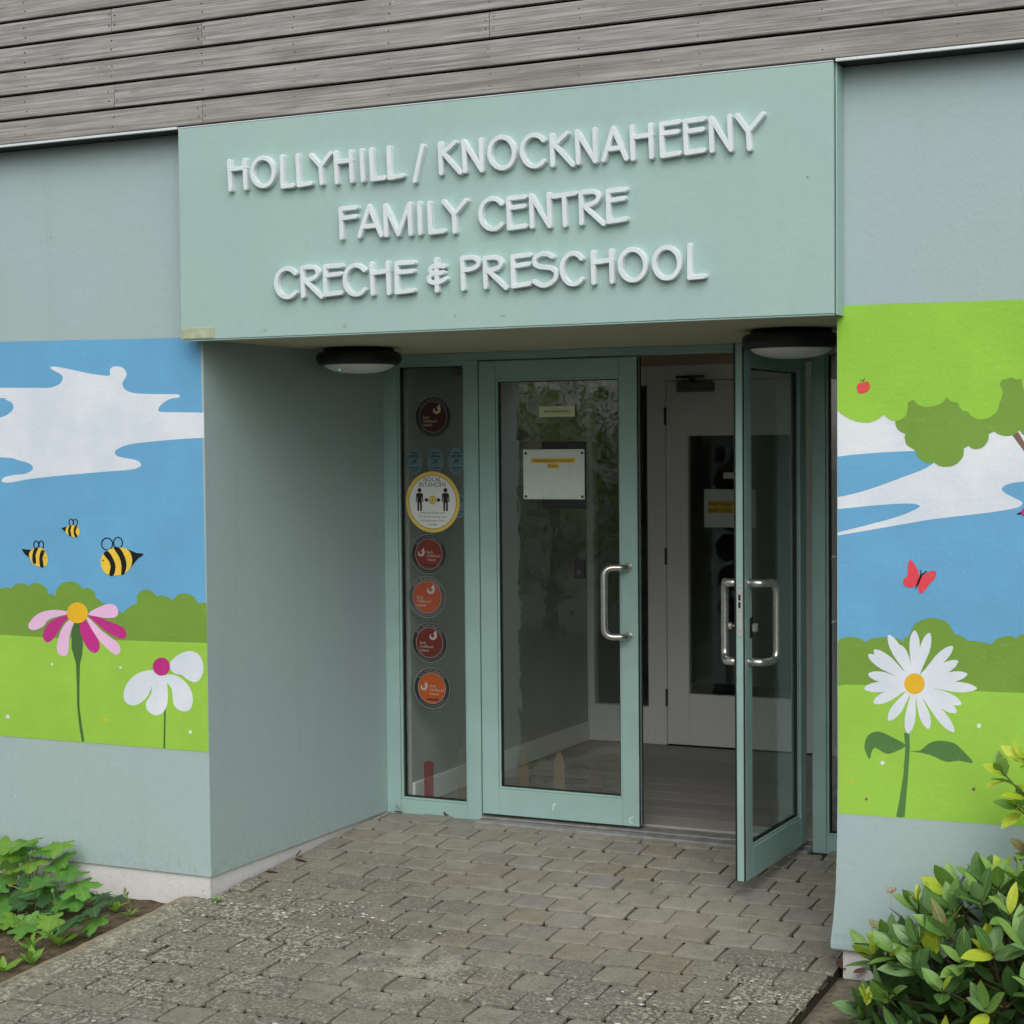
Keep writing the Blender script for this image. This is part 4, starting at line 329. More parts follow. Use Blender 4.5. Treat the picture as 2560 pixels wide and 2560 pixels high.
# ------------------------------------------------------------------ materials
def paint_mat(name, c1, c2, rough=.55, bump=.25, spots=True, dirt=.32):
    t = NT(name); p = t.pos()
    col = t.mix(t.ramp(t.noise(p, 1.3, 3, .5), .32, .68), lin(c1), lin(c2))
    col = t.mix(t.math('MULTIPLY', t.ramp(t.noise(p, 26, 5, .6), .45, .75), .14), col, lin(tuple(v*.86 for v in c1)))
    col = t.mix(t.math('MULTIPLY', t.ramp(t.noise(t.vmul(p, (7, 7, .5)), 1.0, 3, .6), .55, .8), .16), col, lin(tuple(q*.82 for q in c1)))
    zz = t.xyz(p)[2]; low = t.n('ShaderNodeMapRange'); low.clamp = True; t.put(low.inputs[0], zz); low.inputs[1].default_value = .22; low.inputs[2].default_value = .0
    col = t.mix(t.math('MULTIPLY', t.math('MULTIPLY', low.outputs[0], t.ramp(t.noise(p, 34, 5, .7), .48, .72)), dirt), col, lin((118, 116, 98)))
    if spots:
        v = t.voro(p, 5.5); sp = t.math('LESS_THAN', v.outputs['Distance'], .02)
        col = t.mix(t.math('MULTIPLY', sp, .7), col, lin((60, 62, 58)))
        v2 = t.voro(t.vadd(p, (3.3, 1.1, .7)), 4.3); s2 = t.math('LESS_THAN', v2.outputs['Distance'], .014)
        col = t.mix(t.math('MULTIPLY', s2, .6), col, lin((225, 230, 228)))
    h = t.noise(p, 55, 3, .65)
    return t.done(t.bsdf(col, rough, t.bump(h, bump, .004), 0, .35))
M = {}
M['wall'] = paint_mat('wall_paint', (163, 184, 180), (163, 182, 185))
M['reveal'] = M['wall']
M['fascia'] = paint_mat('fascia_paint', (160, 190, 182), (159, 186, 181), .5, .18)
M['plinth'] = paint_mat('plinth_render', (216, 216, 216), (202, 200, 196), .7, .5, True, .12)
M['letter'] = plain('letter_white_plastic', (214, 224, 225), .38, var=.04, vscale=9)
M['frame'] = plain('frame_teal_paint', (152, 183, 177), .38, var=.05, vscale=4, bump=.05, bscale=350)
M['gasket'] = plain('rubber_gasket', (18, 20, 20), .6)
M['drip'] = plain('white_trim', (214, 218, 220), .5, var=.06)
M['soffit'] = paint_mat('soffit_paint', (196, 192, 162), (200, 198, 172), .6, .2, False)
M['dark'] = plain('black_void', (14, 14, 14), .9)
M['black'] = plain('black_plastic', (20, 20, 22), .45)
M['white_in'] = plain('interior_white_paint', (244, 244, 242), .45, var=.04, vscale=2)
M['grey_in'] = plain('interior_grey_wall', (172, 175, 164), .6, var=.05, vscale=2)
M['ceil_in'] = plain('interior_ceiling_paint', (196, 180, 156), .7, var=.04)
M['paper'] = plain('paper', (206, 216, 206), .5, var=.04, vscale=14)
M['ink'] = plain('ink', (30, 28, 24), .6)
M['hilite'] = plain('yellow_highlighter', (214, 178, 62), .6)
M['alu'] = plain('threshold_aluminium', (150, 149, 148), .5, .25, var=.18, vscale=18, bump=.1, bscale=120)
def steel_mat():
    t = NT('brushed_steel'); p = t.pos()
    n = t.noise(t.vmul(p, (400, 400, 40)), 1.0, 3)
    return t.done(t.bsdf(lin((206, 204, 198)), t.math('MULTIPLY_ADD', n, .08, .24), None, .9))
M['steel'] = steel_mat()
def glass_mat(name, tint=(.90, .93, .92), smear=.0, wobble=.05, f0=.065):
    t = NT(name); g = t.n('ShaderNodeNewGeometry')
    dp = t.n('ShaderNodeVectorMath', operation='DOT_PRODUCT'); t.t.links.new(g.outputs['Incoming'], dp.inputs[0]); t.t.links.new(g.outputs['Normal'], dp.inputs[1])
    c = t.math('SUBTRACT', 1.0, t.math('ABSOLUTE', dp.outputs['Value']), clamp=True)
    f = t.math('MULTIPLY_ADD', t.math('POWER', c, 5.0), .90, f0, clamp=True)
    p = g.outputs['Position']
    wob = t.bump(t.noise(p, 10.0, 2, .6, .5), wobble, .01)
    tr = t.n('ShaderNodeBsdfTransparent'); tr.inputs[0].default_value = (*tint, 1)
    gl = t.n('ShaderNodeBsdfGlossy'); gl.inputs['Roughness'].default_value = .02; gl.inputs['Color'].default_value = (1, 1, 1, 1)
    t.t.links.new(wob, gl.inputs['Normal'])
    mx = t.n('ShaderNodeMixShader'); t.put(mx.inputs[0], f); t.t.links.new(tr.outputs[0], mx.inputs[1]); t.t.links.new(gl.outputs[0], mx.inputs[2])
    sh = mx.outputs[0]
    if smear:
        df = t.n('ShaderNodeBsdfDiffuse'); df.inputs[0].default_value = lin((150, 150, 140))
        m2 = t.n('ShaderNodeMixShader'); k = t.math('MULTIPLY', t.ramp(t.noise(p, 9, 5, .65, .6), .45, .8), smear)
        t.put(m2.inputs[0], k); t.t.links.new(sh, m2.inputs[1]); t.t.links.new(df.outputs[0], m2.inputs[2]); sh = m2.outputs[0]
    return t.done(sh)
M['glass'] = glass_mat('window_glass', smear=.03, f0=.085); M['glass_in'] = glass_mat('inner_glass', wobble=.03, f0=.045)
def wood_mat():
    t = NT('weathered_timber'); o = t.objco(); r = t.rnd()
    off = t.vec(t.math('MULTIPLY', r, 37.0), t.math('MULTIPLY', r, 11.0), t.math('MULTIPLY', r, 53.0))
    p = t.vadd(o, off)
    fine = t.math('MULTIPLY_ADD', t.noise(t.vmul(p, (1.6, 20, 210)), 1.0, 5, .6), .65, t.math('MULTIPLY', t.noise(t.vmul(p, (5, 20, 75)), 1.0, 4, .6), .35))
    warp = t.noise(t.vmul(p, (.9, 3, 8)), 1.0, 3, .5)
    x, y, z = t.xyz(p)
    ringv = t.math('MULTIPLY_ADD', warp, 16.0, t.math('MULTIPLY', z, 120.0))
    ring = t.math('MULTIPLY_ADD', t.math('SINE', ringv), .5, .5)
    patch = t.noise(t.vmul(p, (1.2, 3, 4)), 1.0, 4, .6)
    col = t.mix(t.ramp(fine, .33, .66), lin((116, 115, 113)), lin((178, 176, 172)))
    col = t.mix(t.math('MULTIPLY', t.ramp(ring, .35, .95), .13), col, lin((96, 93, 90)))
    col = t.mix(t.math('MULTIPLY', t.ramp(patch, .50, .74), .55), col, lin((108, 102, 92)))
    col = t.mix(t.math('MULTIPLY', t.ramp(t.noise(t.vmul(p, (9, 9, 30)), 1.0, 5, .7), .62, .74), .45), col, lin((88, 84, 76)))
    col = t.mix(t.math('MULTIPLY', r, .25), col, lin((150, 146, 138)))
    v = t.voro(p, 38.0); sp = t.math('MULTIPLY', t.math('LESS_THAN', v.outputs['Distance'], .13), t.ramp(t.noise(p, 4.0, 2), .60, .68))
    col = t.mix(t.math('MULTIPLY', sp, .6), col, lin((200, 198, 188)))
    h = t.math('ADD', t.math('MULTIPLY', ring, .2), fine)
    return t.done(t.bsdf(col, .8, t.bump(h, .2, .003), 0, .25))
M['wood'] = wood_mat()
M['nail'] = plain('nail_head', (66, 62, 58), .6)
def paver_mat():
    t = NT('lichen_paver'); p = t.pos(); r = t.rnd(); x, y, z = t.xyz(p)
    p2 = t.vmul(p, (1, 1, 1.4))
    col = t.mix(r, lin((144, 140, 125)), lin((156, 152, 140)))
    r2 = t.math('FRACT', t.math('MULTIPLY', r, 17.3)); r3 = t.math('FRACT', t.math('MULTIPLY', r, 41.7))
    col = t.mix(t.math('MULTIPLY', t.ramp(r2, .6, .95), .45), col, lin((130, 130, 132)))
    col = t.mix(t.math('MULTIPLY', t.ramp(r3, .85, .97), .35), col, lin((142, 126, 102)))
    col = t.mix(t.math('MULTIPLY', t.ramp(t.noise(p, 13, 5, .65), .38, .72), .55), col, lin((112, 109, 98)))
    col = t.mix(t.math('MULTIPLY', t.ramp(t.noise(p, 160, 3, .7), .48, .68), .6), col, lin((172, 169, 156)))
    def dist(cx, cy, rr):
        dx = t.math('SUBTRACT', x, cx); dy = t.math('SUBTRACT', y, cy)
        d = t.math('SQRT', t.math('ADD', t.math('MULTIPLY', dx, dx), t.math('MULTIPLY', dy, dy)))
        nd = t.n('ShaderNodeMapRange'); nd.clamp = True; t.put(nd.inputs[0], d); nd.inputs[1].default_value = rr; nd.inputs[2].default_value = rr*.25
        return nd.outputs[0]
    m = t.math('MAXIMUM', dist(.10, -.50, 1.7), dist(2.55, -.55, 1.05))
    m = t.math('MAXIMUM', m, t.math('MULTIPLY', t.ramp(t.math('MULTIPLY', y, -1.0), -.2, .5), .62))
    m = t.math('MULTIPLY', m, t.math('MULTIPLY', t.math('MULTIPLY_ADD', t.noise(p, 3.2, 3), 1.0, .62), t.math('MULTIPLY_ADD', r2, .6, .55)), clamp=True)
    col = t.mix(t.math('MULTIPLY', m, .65), col, lin((98, 94, 83)))
    pp = t.math('MULTIPLY', dist(1.25, -.52, .42), t.ramp(t.noise(p, 7, 4, .6), .42, .6)); col = t.mix(t.math('MULTIPLY', pp, .7), col, lin((172, 171, 154)))
    # light crust in islands, dark specks between
    crust = t.noise(p2, 62, 3, .62, .4)
    thr = t.math('MULTIPLY_ADD', m, -.20, .68)
    cm = t.math('MULTIPLY', t.math('SUBTRACT', crust, thr), 14.0, clamp=True)
    cm = t.math('MULTIPLY', cm, t.math('MULTIPLY_ADD', m, .85, .02), clamp=True)
    ccol = t.mix(r2, lin((186, 186, 166)), lin((172, 172, 154)))
    col = t.mix(cm, col, ccol)
    dk = t.math('MULTIPLY', t.ramp(t.noise(p2, 84, 3, .6, .5), .54, .60), t.math('MULTIPLY', m, .8), clamp=True)
    col = t.mix(dk, col, lin((66, 62, 54)))
    v = t.voro(t.vadd(p, t.vmul(t.vec(crust, crust, 0.0), (.012, .012, 0))), 17.0)
    cx = t.xyz(v.outputs['Color'])
    spot = t.math('MULTIPLY', t.math('LESS_THAN', v.outputs['Distance'], t.math('MULTIPLY_ADD', cx[1], .16, .06)), t.math('GREATER_THAN', t.math('MULTIPLY', m, cx[0]), .60))
    col = t.mix(t.math('MULTIPLY', spot, .85), col, lin((208, 208, 198)))
    h = t.noise(p, 70, 4, .7)
    return t.done(t.bsdf(col, .85, t.bump(h, .55, .006), 0, .25))
M['paver'] = paver_mat()
def ground_mat(name, c1, c2, sc1=14, bump=.8):
    t = NT(name); p = t.pos()
    col = t.mix(t.ramp(t.noise(p, sc1, 6, .7), .3, .7), lin(c1), lin(c2))
    v = t.voro(p, 60); col = t.mix(t.math('MULTIPLY', t.math('LESS_THAN', v.outputs['Distance'], .22), .4), col, lin(tuple(min(255, q*1.35) for q in c2)))
    h = t.math('ADD', t.noise(p, 60, 5, .7), t.noise(p, 12, 4))
    return t.done(t.bsdf(col, .95, t.bump(h, bump, .015), 0, .2))
M['soil'] = ground_mat('bed_soil', (74, 63, 52), (118, 104, 86), 22)
t = NT('joint_sand'); p = t.pos()
col = t.mix(t.noise(p, 40, 4), lin((34, 32, 26)), lin((56, 52, 42)))
col = t.mix(t.math('MULTIPLY', t.math('MULTIPLY', t.ramp(t.noise(p, 11, 4, .6), .54, .64), .9), t.ramp(t.xyz(p)[1], .1, .6)), col, lin((160, 154, 138)))
M['sand'] = t.done(t.bsdf(col, .95, t.bump(t.noise(p, 120, 4), .6, .004), 0, .1))
M['asphalt'] = ground_mat('asphalt', (62, 62, 62), (76, 75, 73), 30, .5)
M['edging'] = ground_mat('edging_mortar', (170, 152, 126), (128, 122, 108), 24, .7)
def edging_mat():
    t = NT('mortar_edging'); p = t.pos(); x, y, z = t.xyz(p)
    w = t.math('MULTIPLY_ADD', t.noise(p, 9, 4, .6), .05, -.145)
    tan_ = t.mix(t.noise(p, 30, 5, .7), lin((178, 158, 130)), lin((146, 130, 106)))
    grey = t.mix(t.ramp(t.noise(p, 12, 5, .65), .35, .7), lin((120, 116, 104)), lin((150, 145, 128)))
    grey = t.mix(t.math('MULTIPLY', t.ramp(t.noise(p, 46, 4, .6, .35), .5, .58), .7), grey, lin((180, 178, 158)))
    grey = t.mix(t.math('MULTIPLY', t.ramp(t.noise(p, 58, 4, .6, .5), .56, .63), .6), grey, lin((74, 70, 62)))
    nd = t.n('ShaderNodeMapRange'); nd.clamp = True; t.put(nd.inputs[0], t.math('SUBTRACT', x, w)); nd.inputs[1].default_value = 0.0; nd.inputs[2].default_value = .02
    col = t.mix(nd.outputs[0], tan_, grey)
    return t.done(t.bsdf(col, .9, t.bump(t.math('ADD', t.noise(p, 120, 4, .7), t.noise(p, 20, 4)), .5, .006), 0, .25))
M['edging2'] = edging_mat()
M['slab'] = ground_mat('concrete_slab', (146, 138, 120), (104, 98, 86), 30, .5)
def board_mat():
    t = NT('vestibule_board'); p = t.pos(); r = t.rnd()
    col = t.mix(t.noise(t.vmul(p, (4, 60, 4)), 1, 4, .6), lin((158, 154, 149)), lin((186, 181, 174)))
    col = t.mix(t.math('MULTIPLY', r, .4), col, lin((120, 116, 112)))
    return t.done(t.bsdf(col, .42, t.bump(t.noise(t.vmul(p, (5, 80, 5)), 1, 3), .1, .002), 0, .4))
M['board'] = board_mat()
MC = {'blue': (104, 168, 208), 'white': (214, 222, 232), 'hedge': (118, 156, 62), 'grass': (152, 200, 74), 'canopy': (148, 200, 66),
      'pinkl': (232, 190, 224), 'pinkd': (190, 50, 134), 'yellow': (232, 182, 44), 'yellow2': (232, 196, 66), 'orange': (228, 178, 46),
      'dgreen': (70, 108, 58), 'dgreen2': (84, 124, 66), 'black': (24, 24, 26), 'brown': (122, 96, 84), 'red': (218, 82, 80), 'red2': (226, 72, 84)}
def mural_mat(k, c):
    t = NT('mural_'+k); p = t.pos(); a = lin(c)
    lo = tuple(v*.93 for v in a[:3])+(1,); hi = tuple(min(1, v*1.05) for v in a[:3])+(1,)
    if k == 'white': lo = lin((206, 216, 228)); hi = lin((226, 232, 236))
    col = t.mix(t.ramp(t.noise(p, 3.0, 5, .6), .3, .7), lo, hi)
    col = t.mix(t.math('MULTIPLY', t.ramp(t.noise(t.vmul(p, (9, 9, 70)), 1.0, 4, .65), .45, .75), .22), col, tuple(v*.86 for v in a[:3])+(1,))
    col = t.mix(t.math('MULTIPLY', t.ramp(t.noise(p, 45, 3, .7), .62, .75), .18), col, lin((212, 216, 210)))
    v = t.voro(p, 6.5); col = t.mix(t.math('MULTIPLY', t.math('LESS_THAN', v.outputs['Distance'], .016), .7), col, lin((50, 60, 50)))
    h = t.noise(p, 55, 3, .65)
    return t.done(t.bsdf(col, .5, t.bump(h, .22, .004), 0, .35))
for k, c in MC.items(): M['m_'+k] = mural_mat(k, c)

# ------------------------------------------------------------------ main measures (metres)
XR = 2.6636; YD = 1.481; YS = -0.0992; ZS0, ZS1 = 2.2225, 3.0775; SLOPE = .057
def gz(y): return -.081+SLOPE*(y-.03)

# ------------------------------------------------------------------ building
bld = tag(empty('building', (1.3, .7, -.1)), 'pale green building with painted mural walls and grey timber cladding above a recessed entrance', 'building')
bld.matrix_parent_inverse = Matrix()
BO = Vector((1.3, .7, -.1))
def bpart(o):                      # keep parts in world metres under the building empty
    o.parent = bld; o.location = o.location-BO; return o
def wall_block(side):
    bm = bmesh.new()
    if side == 'L':
        box(bm, -5, 0, 0, 3.95, 0, 3.075)
    else:                          # corner bead flares outwards at its foot
        zs = [0, .004, .02, .05, .10, .2, .35, .6, 3.075]; fl = [.020, .026, .027, .024, .018, .010, .005, .002, 0]
        prof = [(XR-f, z) for z, f in zip(zs, fl)]
        a = [bm.verts.new((x, -f*.35, z)) for (x, z), f in zip(prof, fl)]; b = [bm.verts.new((x, 3.95, z)) for x, z in prof]
        c = [bm.verts.new((7, -f*.35, z)) for (x, z), f in zip(prof, fl)]; d = [bm.verts.new((7, 3.95, z)) for x, z in prof]
        for i in range(len(zs)-1):
            for q, w in ((a, c), (c, d), (d, b), (b, a)): bm.faces.new((q[i], w[i], w[i+1], q[i+1]))
        bm.faces.new((a[0], b[0], d[0], c[0])); bm.faces.new((a[-1], c[-1], d[-1], b[-1]))
    return bpart(obj('wall', bm, M['wall']))
wl = tag(wall_block('L'), 'left wall painted with bees, clouds and two flowers'); wr = tag(wall_block('R'), 'right wall painted with a tree, butterfly and large daisy')
bpart(bx('plinth', M['plinth'], None, -5, -.012, .012, 3.9, -.6, -.001))
bpart(bx('plinth', M['plinth'], None, XR+.012, 7, .012, 3.9, -.6, -.001))
for mi, (side, name, ck, layer, pts) in enumerate(MURAL):
    w = wl if side == 'L' else wr
    q = [(min(x, -.0006), z) if side == 'L' else (max(x, XR+.0006), z) for x, z in pts]
    bm = bmesh.new(); poly_xz(bm, q, -.0006-.00030*layer-.000012*(mi % 20))
    o = obj(name, bm, M['m_'+ck]); o.parent = w; o.matrix_parent_inverse = Matrix()
    if side == 'L' or True: o.location = (0, 0, 0)
# mural extensions out of frame keep the bands running on
for w, x0, x1, zz in ((wl, -5, -1.62, (.521, 1.0, 1.2, 2.262)), (wr, 3.544, 7, (.466, 1.02, 1.30, 2.248))):
    for nm, ck, a, b, ly in (('grass', 'grass', zz[0], zz[1], 1), ('hedge', 'hedge', zz[1]-.01, zz[2], 2), ('sky_band', 'blue', zz[2]-.01, zz[3], 0)):
        bm = bmesh.new(); poly_xz(bm, [(x0, a), (x1, a), (x1, b), (x0, b)], -.0007-.0003*ly)
        o = obj(nm, bm, M['m_'+ck]); o.parent = w
for w in (wl, wr):
    for c in w.children: c.matrix_parent_inverse = Matrix(); c.location = (0, 0, 0)

# timber cladding
clad = bx('cladding', M['dark'], None, -5, 7, YS+.03, 3.9, 3.08, 4.6); bpart(clad)
Z0P = 3.0895; PITCH = .1037
JOINTS = {0: [.085], 1: [-.355], 2: [1.375], 3: [.085], 4: [-.365], 5: [1.0], 6: [2.1], 7: [.6], 8: [-.2], 9: [1.7]}
nb = bmesh.new()
STUDS = [-2.3, -1.85, -1.36, -.82, -.36, .085, .52, .95, 1.375, 1.74, 2.2, 2.64, 3.1, 3.55, 4.0, 4.5]
for row in range(10):
    z0 = Z0P+PITCH*row; js = [-5]+JOINTS[row]+[2.9+.3*(row % 3)+(.4 if row > 5 else 1.0), 7]
    for a, b in zip(js[:-1], js[1:]):
        bm = bmesh.new(); L = b-a-.003
        box(bm, 0, L, 0, .022, 0, PITCH-.0115, .0018)
        o = obj('plank', bm, M['wood'], clad)
        o.location = Vector((a+.0015, YS+random.uniform(-.0015, .0015), z0))-Vector((0, 0, 0))
        o.rotation_euler = (random.uniform(-.006, .006), 0, random.uniform(-.0004, .0004))
    for s in STUDS:
        for zz in (.028, .068):
            for dx in ((0,) if all(abs(s-j) > .03 for j in JOINTS[row]) else (-.018, .018)):
                cx = s+dx+random.uniform(-.006, .006); cz = z0+zz+random.uniform(-.006, .006); rr = .0026
                v = [nb.verts.new((cx+rr*math.cos(k*math.pi/4), YS-.0022, cz+rr*math.sin(k*math.pi/4))) for k in range(8)]
                w_ = [nb.verts.new((cx+rr*math.cos(k*math.pi/4), YS+.004, cz+rr*math.sin(k*math.pi/4))) for k in range(8)]
                nb.faces.new(v[::-1])
                for k in range(8): nb.faces.new((v[k], v[(k+1) % 8], w_[(k+1) % 8], w_[k]))
tag(obj('nail', nb, M['nail'], clad), kind='stuff')
for c in clad.children: c.matrix_parent_inverse = Matrix(); c.location = c.location
# white drip trims and the soffit strip of the overhang
for x0, x1 in ((-5, -.040), (2.6885, 7)):
    bpart(bx('drip_trim', M['drip'], None, x0, x1, YS-.006, YS+.006, 3.0755, 3.0855, .001)); bpart(bx('overhang_soffit', M['gasket'], None, x0, x1, YS+.007, -.002, 3.0760, 3.0795))

# ------------------------------------------------------------------ fascia sign with letters
fs = tag(empty('fascia_sign', (1.32, YS, ZS0)), 'mint green fascia board with three rows of raised white letters over the entrance', 'sign')
def fpart(o, par=None):
    o.parent = fs; o.location = o.location-Vector((1.32, YS, ZS0)); return o
fpart(bx('board', M['fascia'], None, -.0368, 2.6800, YS, YS+.022, ZS0, ZS1, .0015))
fpart(bx('top_trim', M['drip'], None, -.0368, 2.6800, YS-.0015, YS+.018, ZS1+.0006, ZS1+.0048, .0008))
fpart(bx('carcass', M['fascia'], None, -.030, 2.6835, YS+.025, -.003, ZS0+.004, ZS1-.002))
fpart(bx('side_trim', M['fascia'], None, 2.6842, 2.6884, YS+.012, -.004, ZS0-.004, ZS1-.003, .001))
fpart(bx('side_trim', M['frame'], None, -.034, 2.679, YS+.003, YS+.019, ZS0-.006, ZS0-.0008, .001))
fpart(bx('repair_patch', plain('filler_patch', (168, 178, 150), .7, var=.12, vscale=30, bump=.3), None, -.031, .128, YS-.0035, YS-.0002, ZS0+.004, ZS0+.048, .001))
spm = plain('paint_scuff', (150, 168, 156), .6, var=.2, vscale=60)
for x, z, w, h in ((.37, .028, .02, .018), (.74, .03, .022, .02), (1.22, .05, .01, .016), (1.42, .042, .03, .01)):
    bm = bmesh.new(); poly_xz(bm, [(x+w*.5*math.cos(a*.5236)*random.uniform(.7, 1.1), ZS0+z+h*.5*math.sin(a*.5236)*random.uniform(.7, 1.1)) for a in range(12)], YS-.0012)
    fpart(obj('paint_scuff', bm, spm))
def stroke_solid(bm, kind, pts, d):
    P = [Vector(p) for p in pts]; closed = kind == 'O'; n = len(P)
    def tang(i):
        a = P[(i-1) % n] if closed or i > 0 else P[i]; b = P[(i+1) % n] if closed or i < n-1 else P[i]
        return (b-a).normalized()
    def rails(hw):
        Lr = [];
        for i in range(n):
            t_ = tang(i); nn = Vector((-t_.y, t_.x)); Lr.append((P[i]+nn*hw, P[i]-nn*hw))
        if not closed:
            t0, t1 = tang(0), tang(n-1); n0 = Vector((-t0.y, t0.x)); n1 = Vector((-t1.y, t1.x)); pre = []; post = []
            for k in (80, 60, 35):
                a = R_(k); pre.append((P[0]-t0*hw*math.sin(a)+n0*hw*math.cos(a), P[0]-t0*hw*math.sin(a)-n0*hw*math.cos(a)))
            for k in (35, 60, 80):
                a = R_(k); post.append((P[-1]+t1*hw*math.sin(a)+n1*hw*math.cos(a), P[-1]+t1*hw*math.sin(a)-n1*hw*math.cos(a)))
            Lr = pre+Lr+post
        return Lr
    lv = []
    for hw, y in ((.0098, YS-.0006), (.0095, YS-.0225-d), (.0076, YS-.0265-d)):
        lv.append([(bm.verts.new((a.x, y, a.y)), bm.verts.new((b.x, y, b.y))) for a, b in rails(hw)])
    m_ = len(lv[0]); rng = range(m_ if closed else m_-1)
    for lo, hi in zip(lv[:-1], lv[1:]):
        for i in rng:
            j = (i+1) % m_
            bm.faces.new((lo[i][0], lo[j][0], hi[j][0], hi[i][0])); bm.faces.new((lo[i][1], hi[i][1], hi[j][1], lo[j][1]))
        if not closed:
            bm.faces.new((lo[0][0], hi[0][0], hi[0][1], lo[0][1])); bm.faces.new((lo[-1][0], lo[-1][1], hi[-1][1], hi[-1][0]))
    for i in rng:
        j = (i+1) % m_; bm.faces.new((lv[2][i][0], lv[2][j][0], lv[2][j][1], lv[2][i][1]))
for ch, strokes in LETTERS:
    bm = bmesh.new()
    for k, (kind, pts) in enumerate(strokes): stroke_solid(bm, kind, pts, .0004*k)
    fpart(obj('letter', bm, M['letter']))

# ------------------------------------------------------------------ porch soffit and lights
bpart(bx('porch_soffit', M['soffit'], None, .001, XR-.001, -.0025, YD+.09, 2.2262, 3.07))
def bulkhead(c, label):
    e = tag(empty('bulkhead_light', c), label, 'light', 'round bulkhead lights under the porch soffit')
    bm = bmesh.new(); lathe(bm, [(0, 0), (.150, 0), (.158, -.004), (.158, -.016), (.172, -.018), (.186, -.024), (.192, -.034), (.192, -.052), (.188, -.062), (.178, -.074), (.166, -.078), (.160, -.074), (0, -.072)])
    obj('housing', bm, M['black'], e, True)
    bm = bmesh.new(); lathe(bm, [(.1595, -.074), (.155, -.082), (.140, -.092), (.115, -.102), (.08, -.110), (.04, -.1135), (0, -.1145)])
    obj('diffuser', bm, M['diffuser'], e, True)
    return e
t = NT('opal_diffuser'); M['diffuser'] = t.done(t.bsdf(t.mix(t.noise(t.pos(), 40, 4, .6), lin((222, 222, 220)), lin((240, 240, 238))), .35, None, 0, .5))
led = bulkhead((.235, .86, 2.226), 'black bulkhead light with white dome beside the plain left reveal wall')
t = NT('green_led'); em = t.n('ShaderNodeEmission'); em.inputs[0].default_value = (.15, 1, .75, 1); em.inputs[1].default_value = .5; t.t.links.new(em.outputs[0], t.out.inputs['Surface'])
bm = bmesh.new(); bmesh.ops.create_icosphere(bm, subdivisions=2, radius=.0045, matrix=Matrix.Translation((-.03, -.12, -.1000))); obj('indicator_led', bm, t.m, led, True)
bulkhead((2.29, .69, 2.226), 'black bulkhead light with white dome above the open door leaf')

# ------------------------------------------------------------------ glazed entrance screen
scr = empty('entrance_screen', (0, 0, 0)); bpart(scr); scr.location = -BO
def spart(*a, **k):
    o = bx(*a, **k); o.parent = scr; return o
D0, D1 = YD, YD+.07
spart('jamb', M['frame'], None, .0005, .0755, D0, D1, -.015, 2.2255, .002)
spart('mullion', M['frame'], None, .4415, .5165, D0, D1, -.015, 2.1885, .002)
spart('head', M['frame'], None, .076, 2.605, D0+.001, D1, 2.189, 2.2255, .002)
spart('sill', M['frame'], None, .076, .441, D0+.0015, D1, -.015, .066, .002)
spart('glazing_bead', M['frame'], None, .076, .441, D0+.006, D1-.002, 2.176, 2.1886, .0015)
spart('mullion', M['frame'], None, 2.139, 2.2005, D0, D1, -.015, 2.1885, .002)
spart('sill', M['frame'], None, 2.201, 2.6045, D0+.0015, D1, -.015, .066, .002)
spart('jamb', M['frame'], None, 2.605, XR-.001, D0, D1, -.015, 2.2255, .002)
def gasket(par, x0, x1, y0, y1, z0, z1, w=.006):
    bm = bmesh.new()
    box(bm, x0, x0+w, y0, y1, z0, z1); box(bm, x1-w, x1, y0, y1, z0, z1)
    box(bm, x0+w, x1-w, y0, y1, z0, z0+w); box(bm, x0+w, x1-w, y0, y1, z1-w, z1)
    o = obj('gasket', bm, M['gasket']); o.parent = par; return o
def bead(par, x0, x1, y0, y1, z0, z1, w=.012):
    bm = bmesh.new()
    box(bm, x0, x0+w, y0, y1, z0, z1, .002); box(bm, x1-w, x1, y0, y1, z0, z1, .002)
    box(bm, x0+w, x1-w, y0, y1, z0, z0+w, .002); box(bm, x0+w, x1-w, y0, y1, z1-w, z1, .002)
    o = obj('glazing_bead', bm, M['frame']); o.parent = par; return o
for x0, x1 in ((.0758, .4412), (2.2008, 2.6047)):
    bead(scr, x0, x1, D0+.010, D0+.030, .0664, 2.1758, .010); gasket(scr, x0+.010, x1-.010, D0+.022, D0+.045, .0764, 2.1658, .005)
    o = bx('pane', M['glass'], None, x0+.003, x1-.003, D0+.031, D0+.037, .069, 2.173); o.parent = scr
tr = bx('threshold', M['alu'], None, .517, 2.1385, D0-.075, D1+.06, -.03, .008, .003); tr.parent = scr
tr = bx('threshold', M['alu'], None, .518, 2.1380, D0-.012, D1+.02, .0085, .018, .003); tr.parent = scr

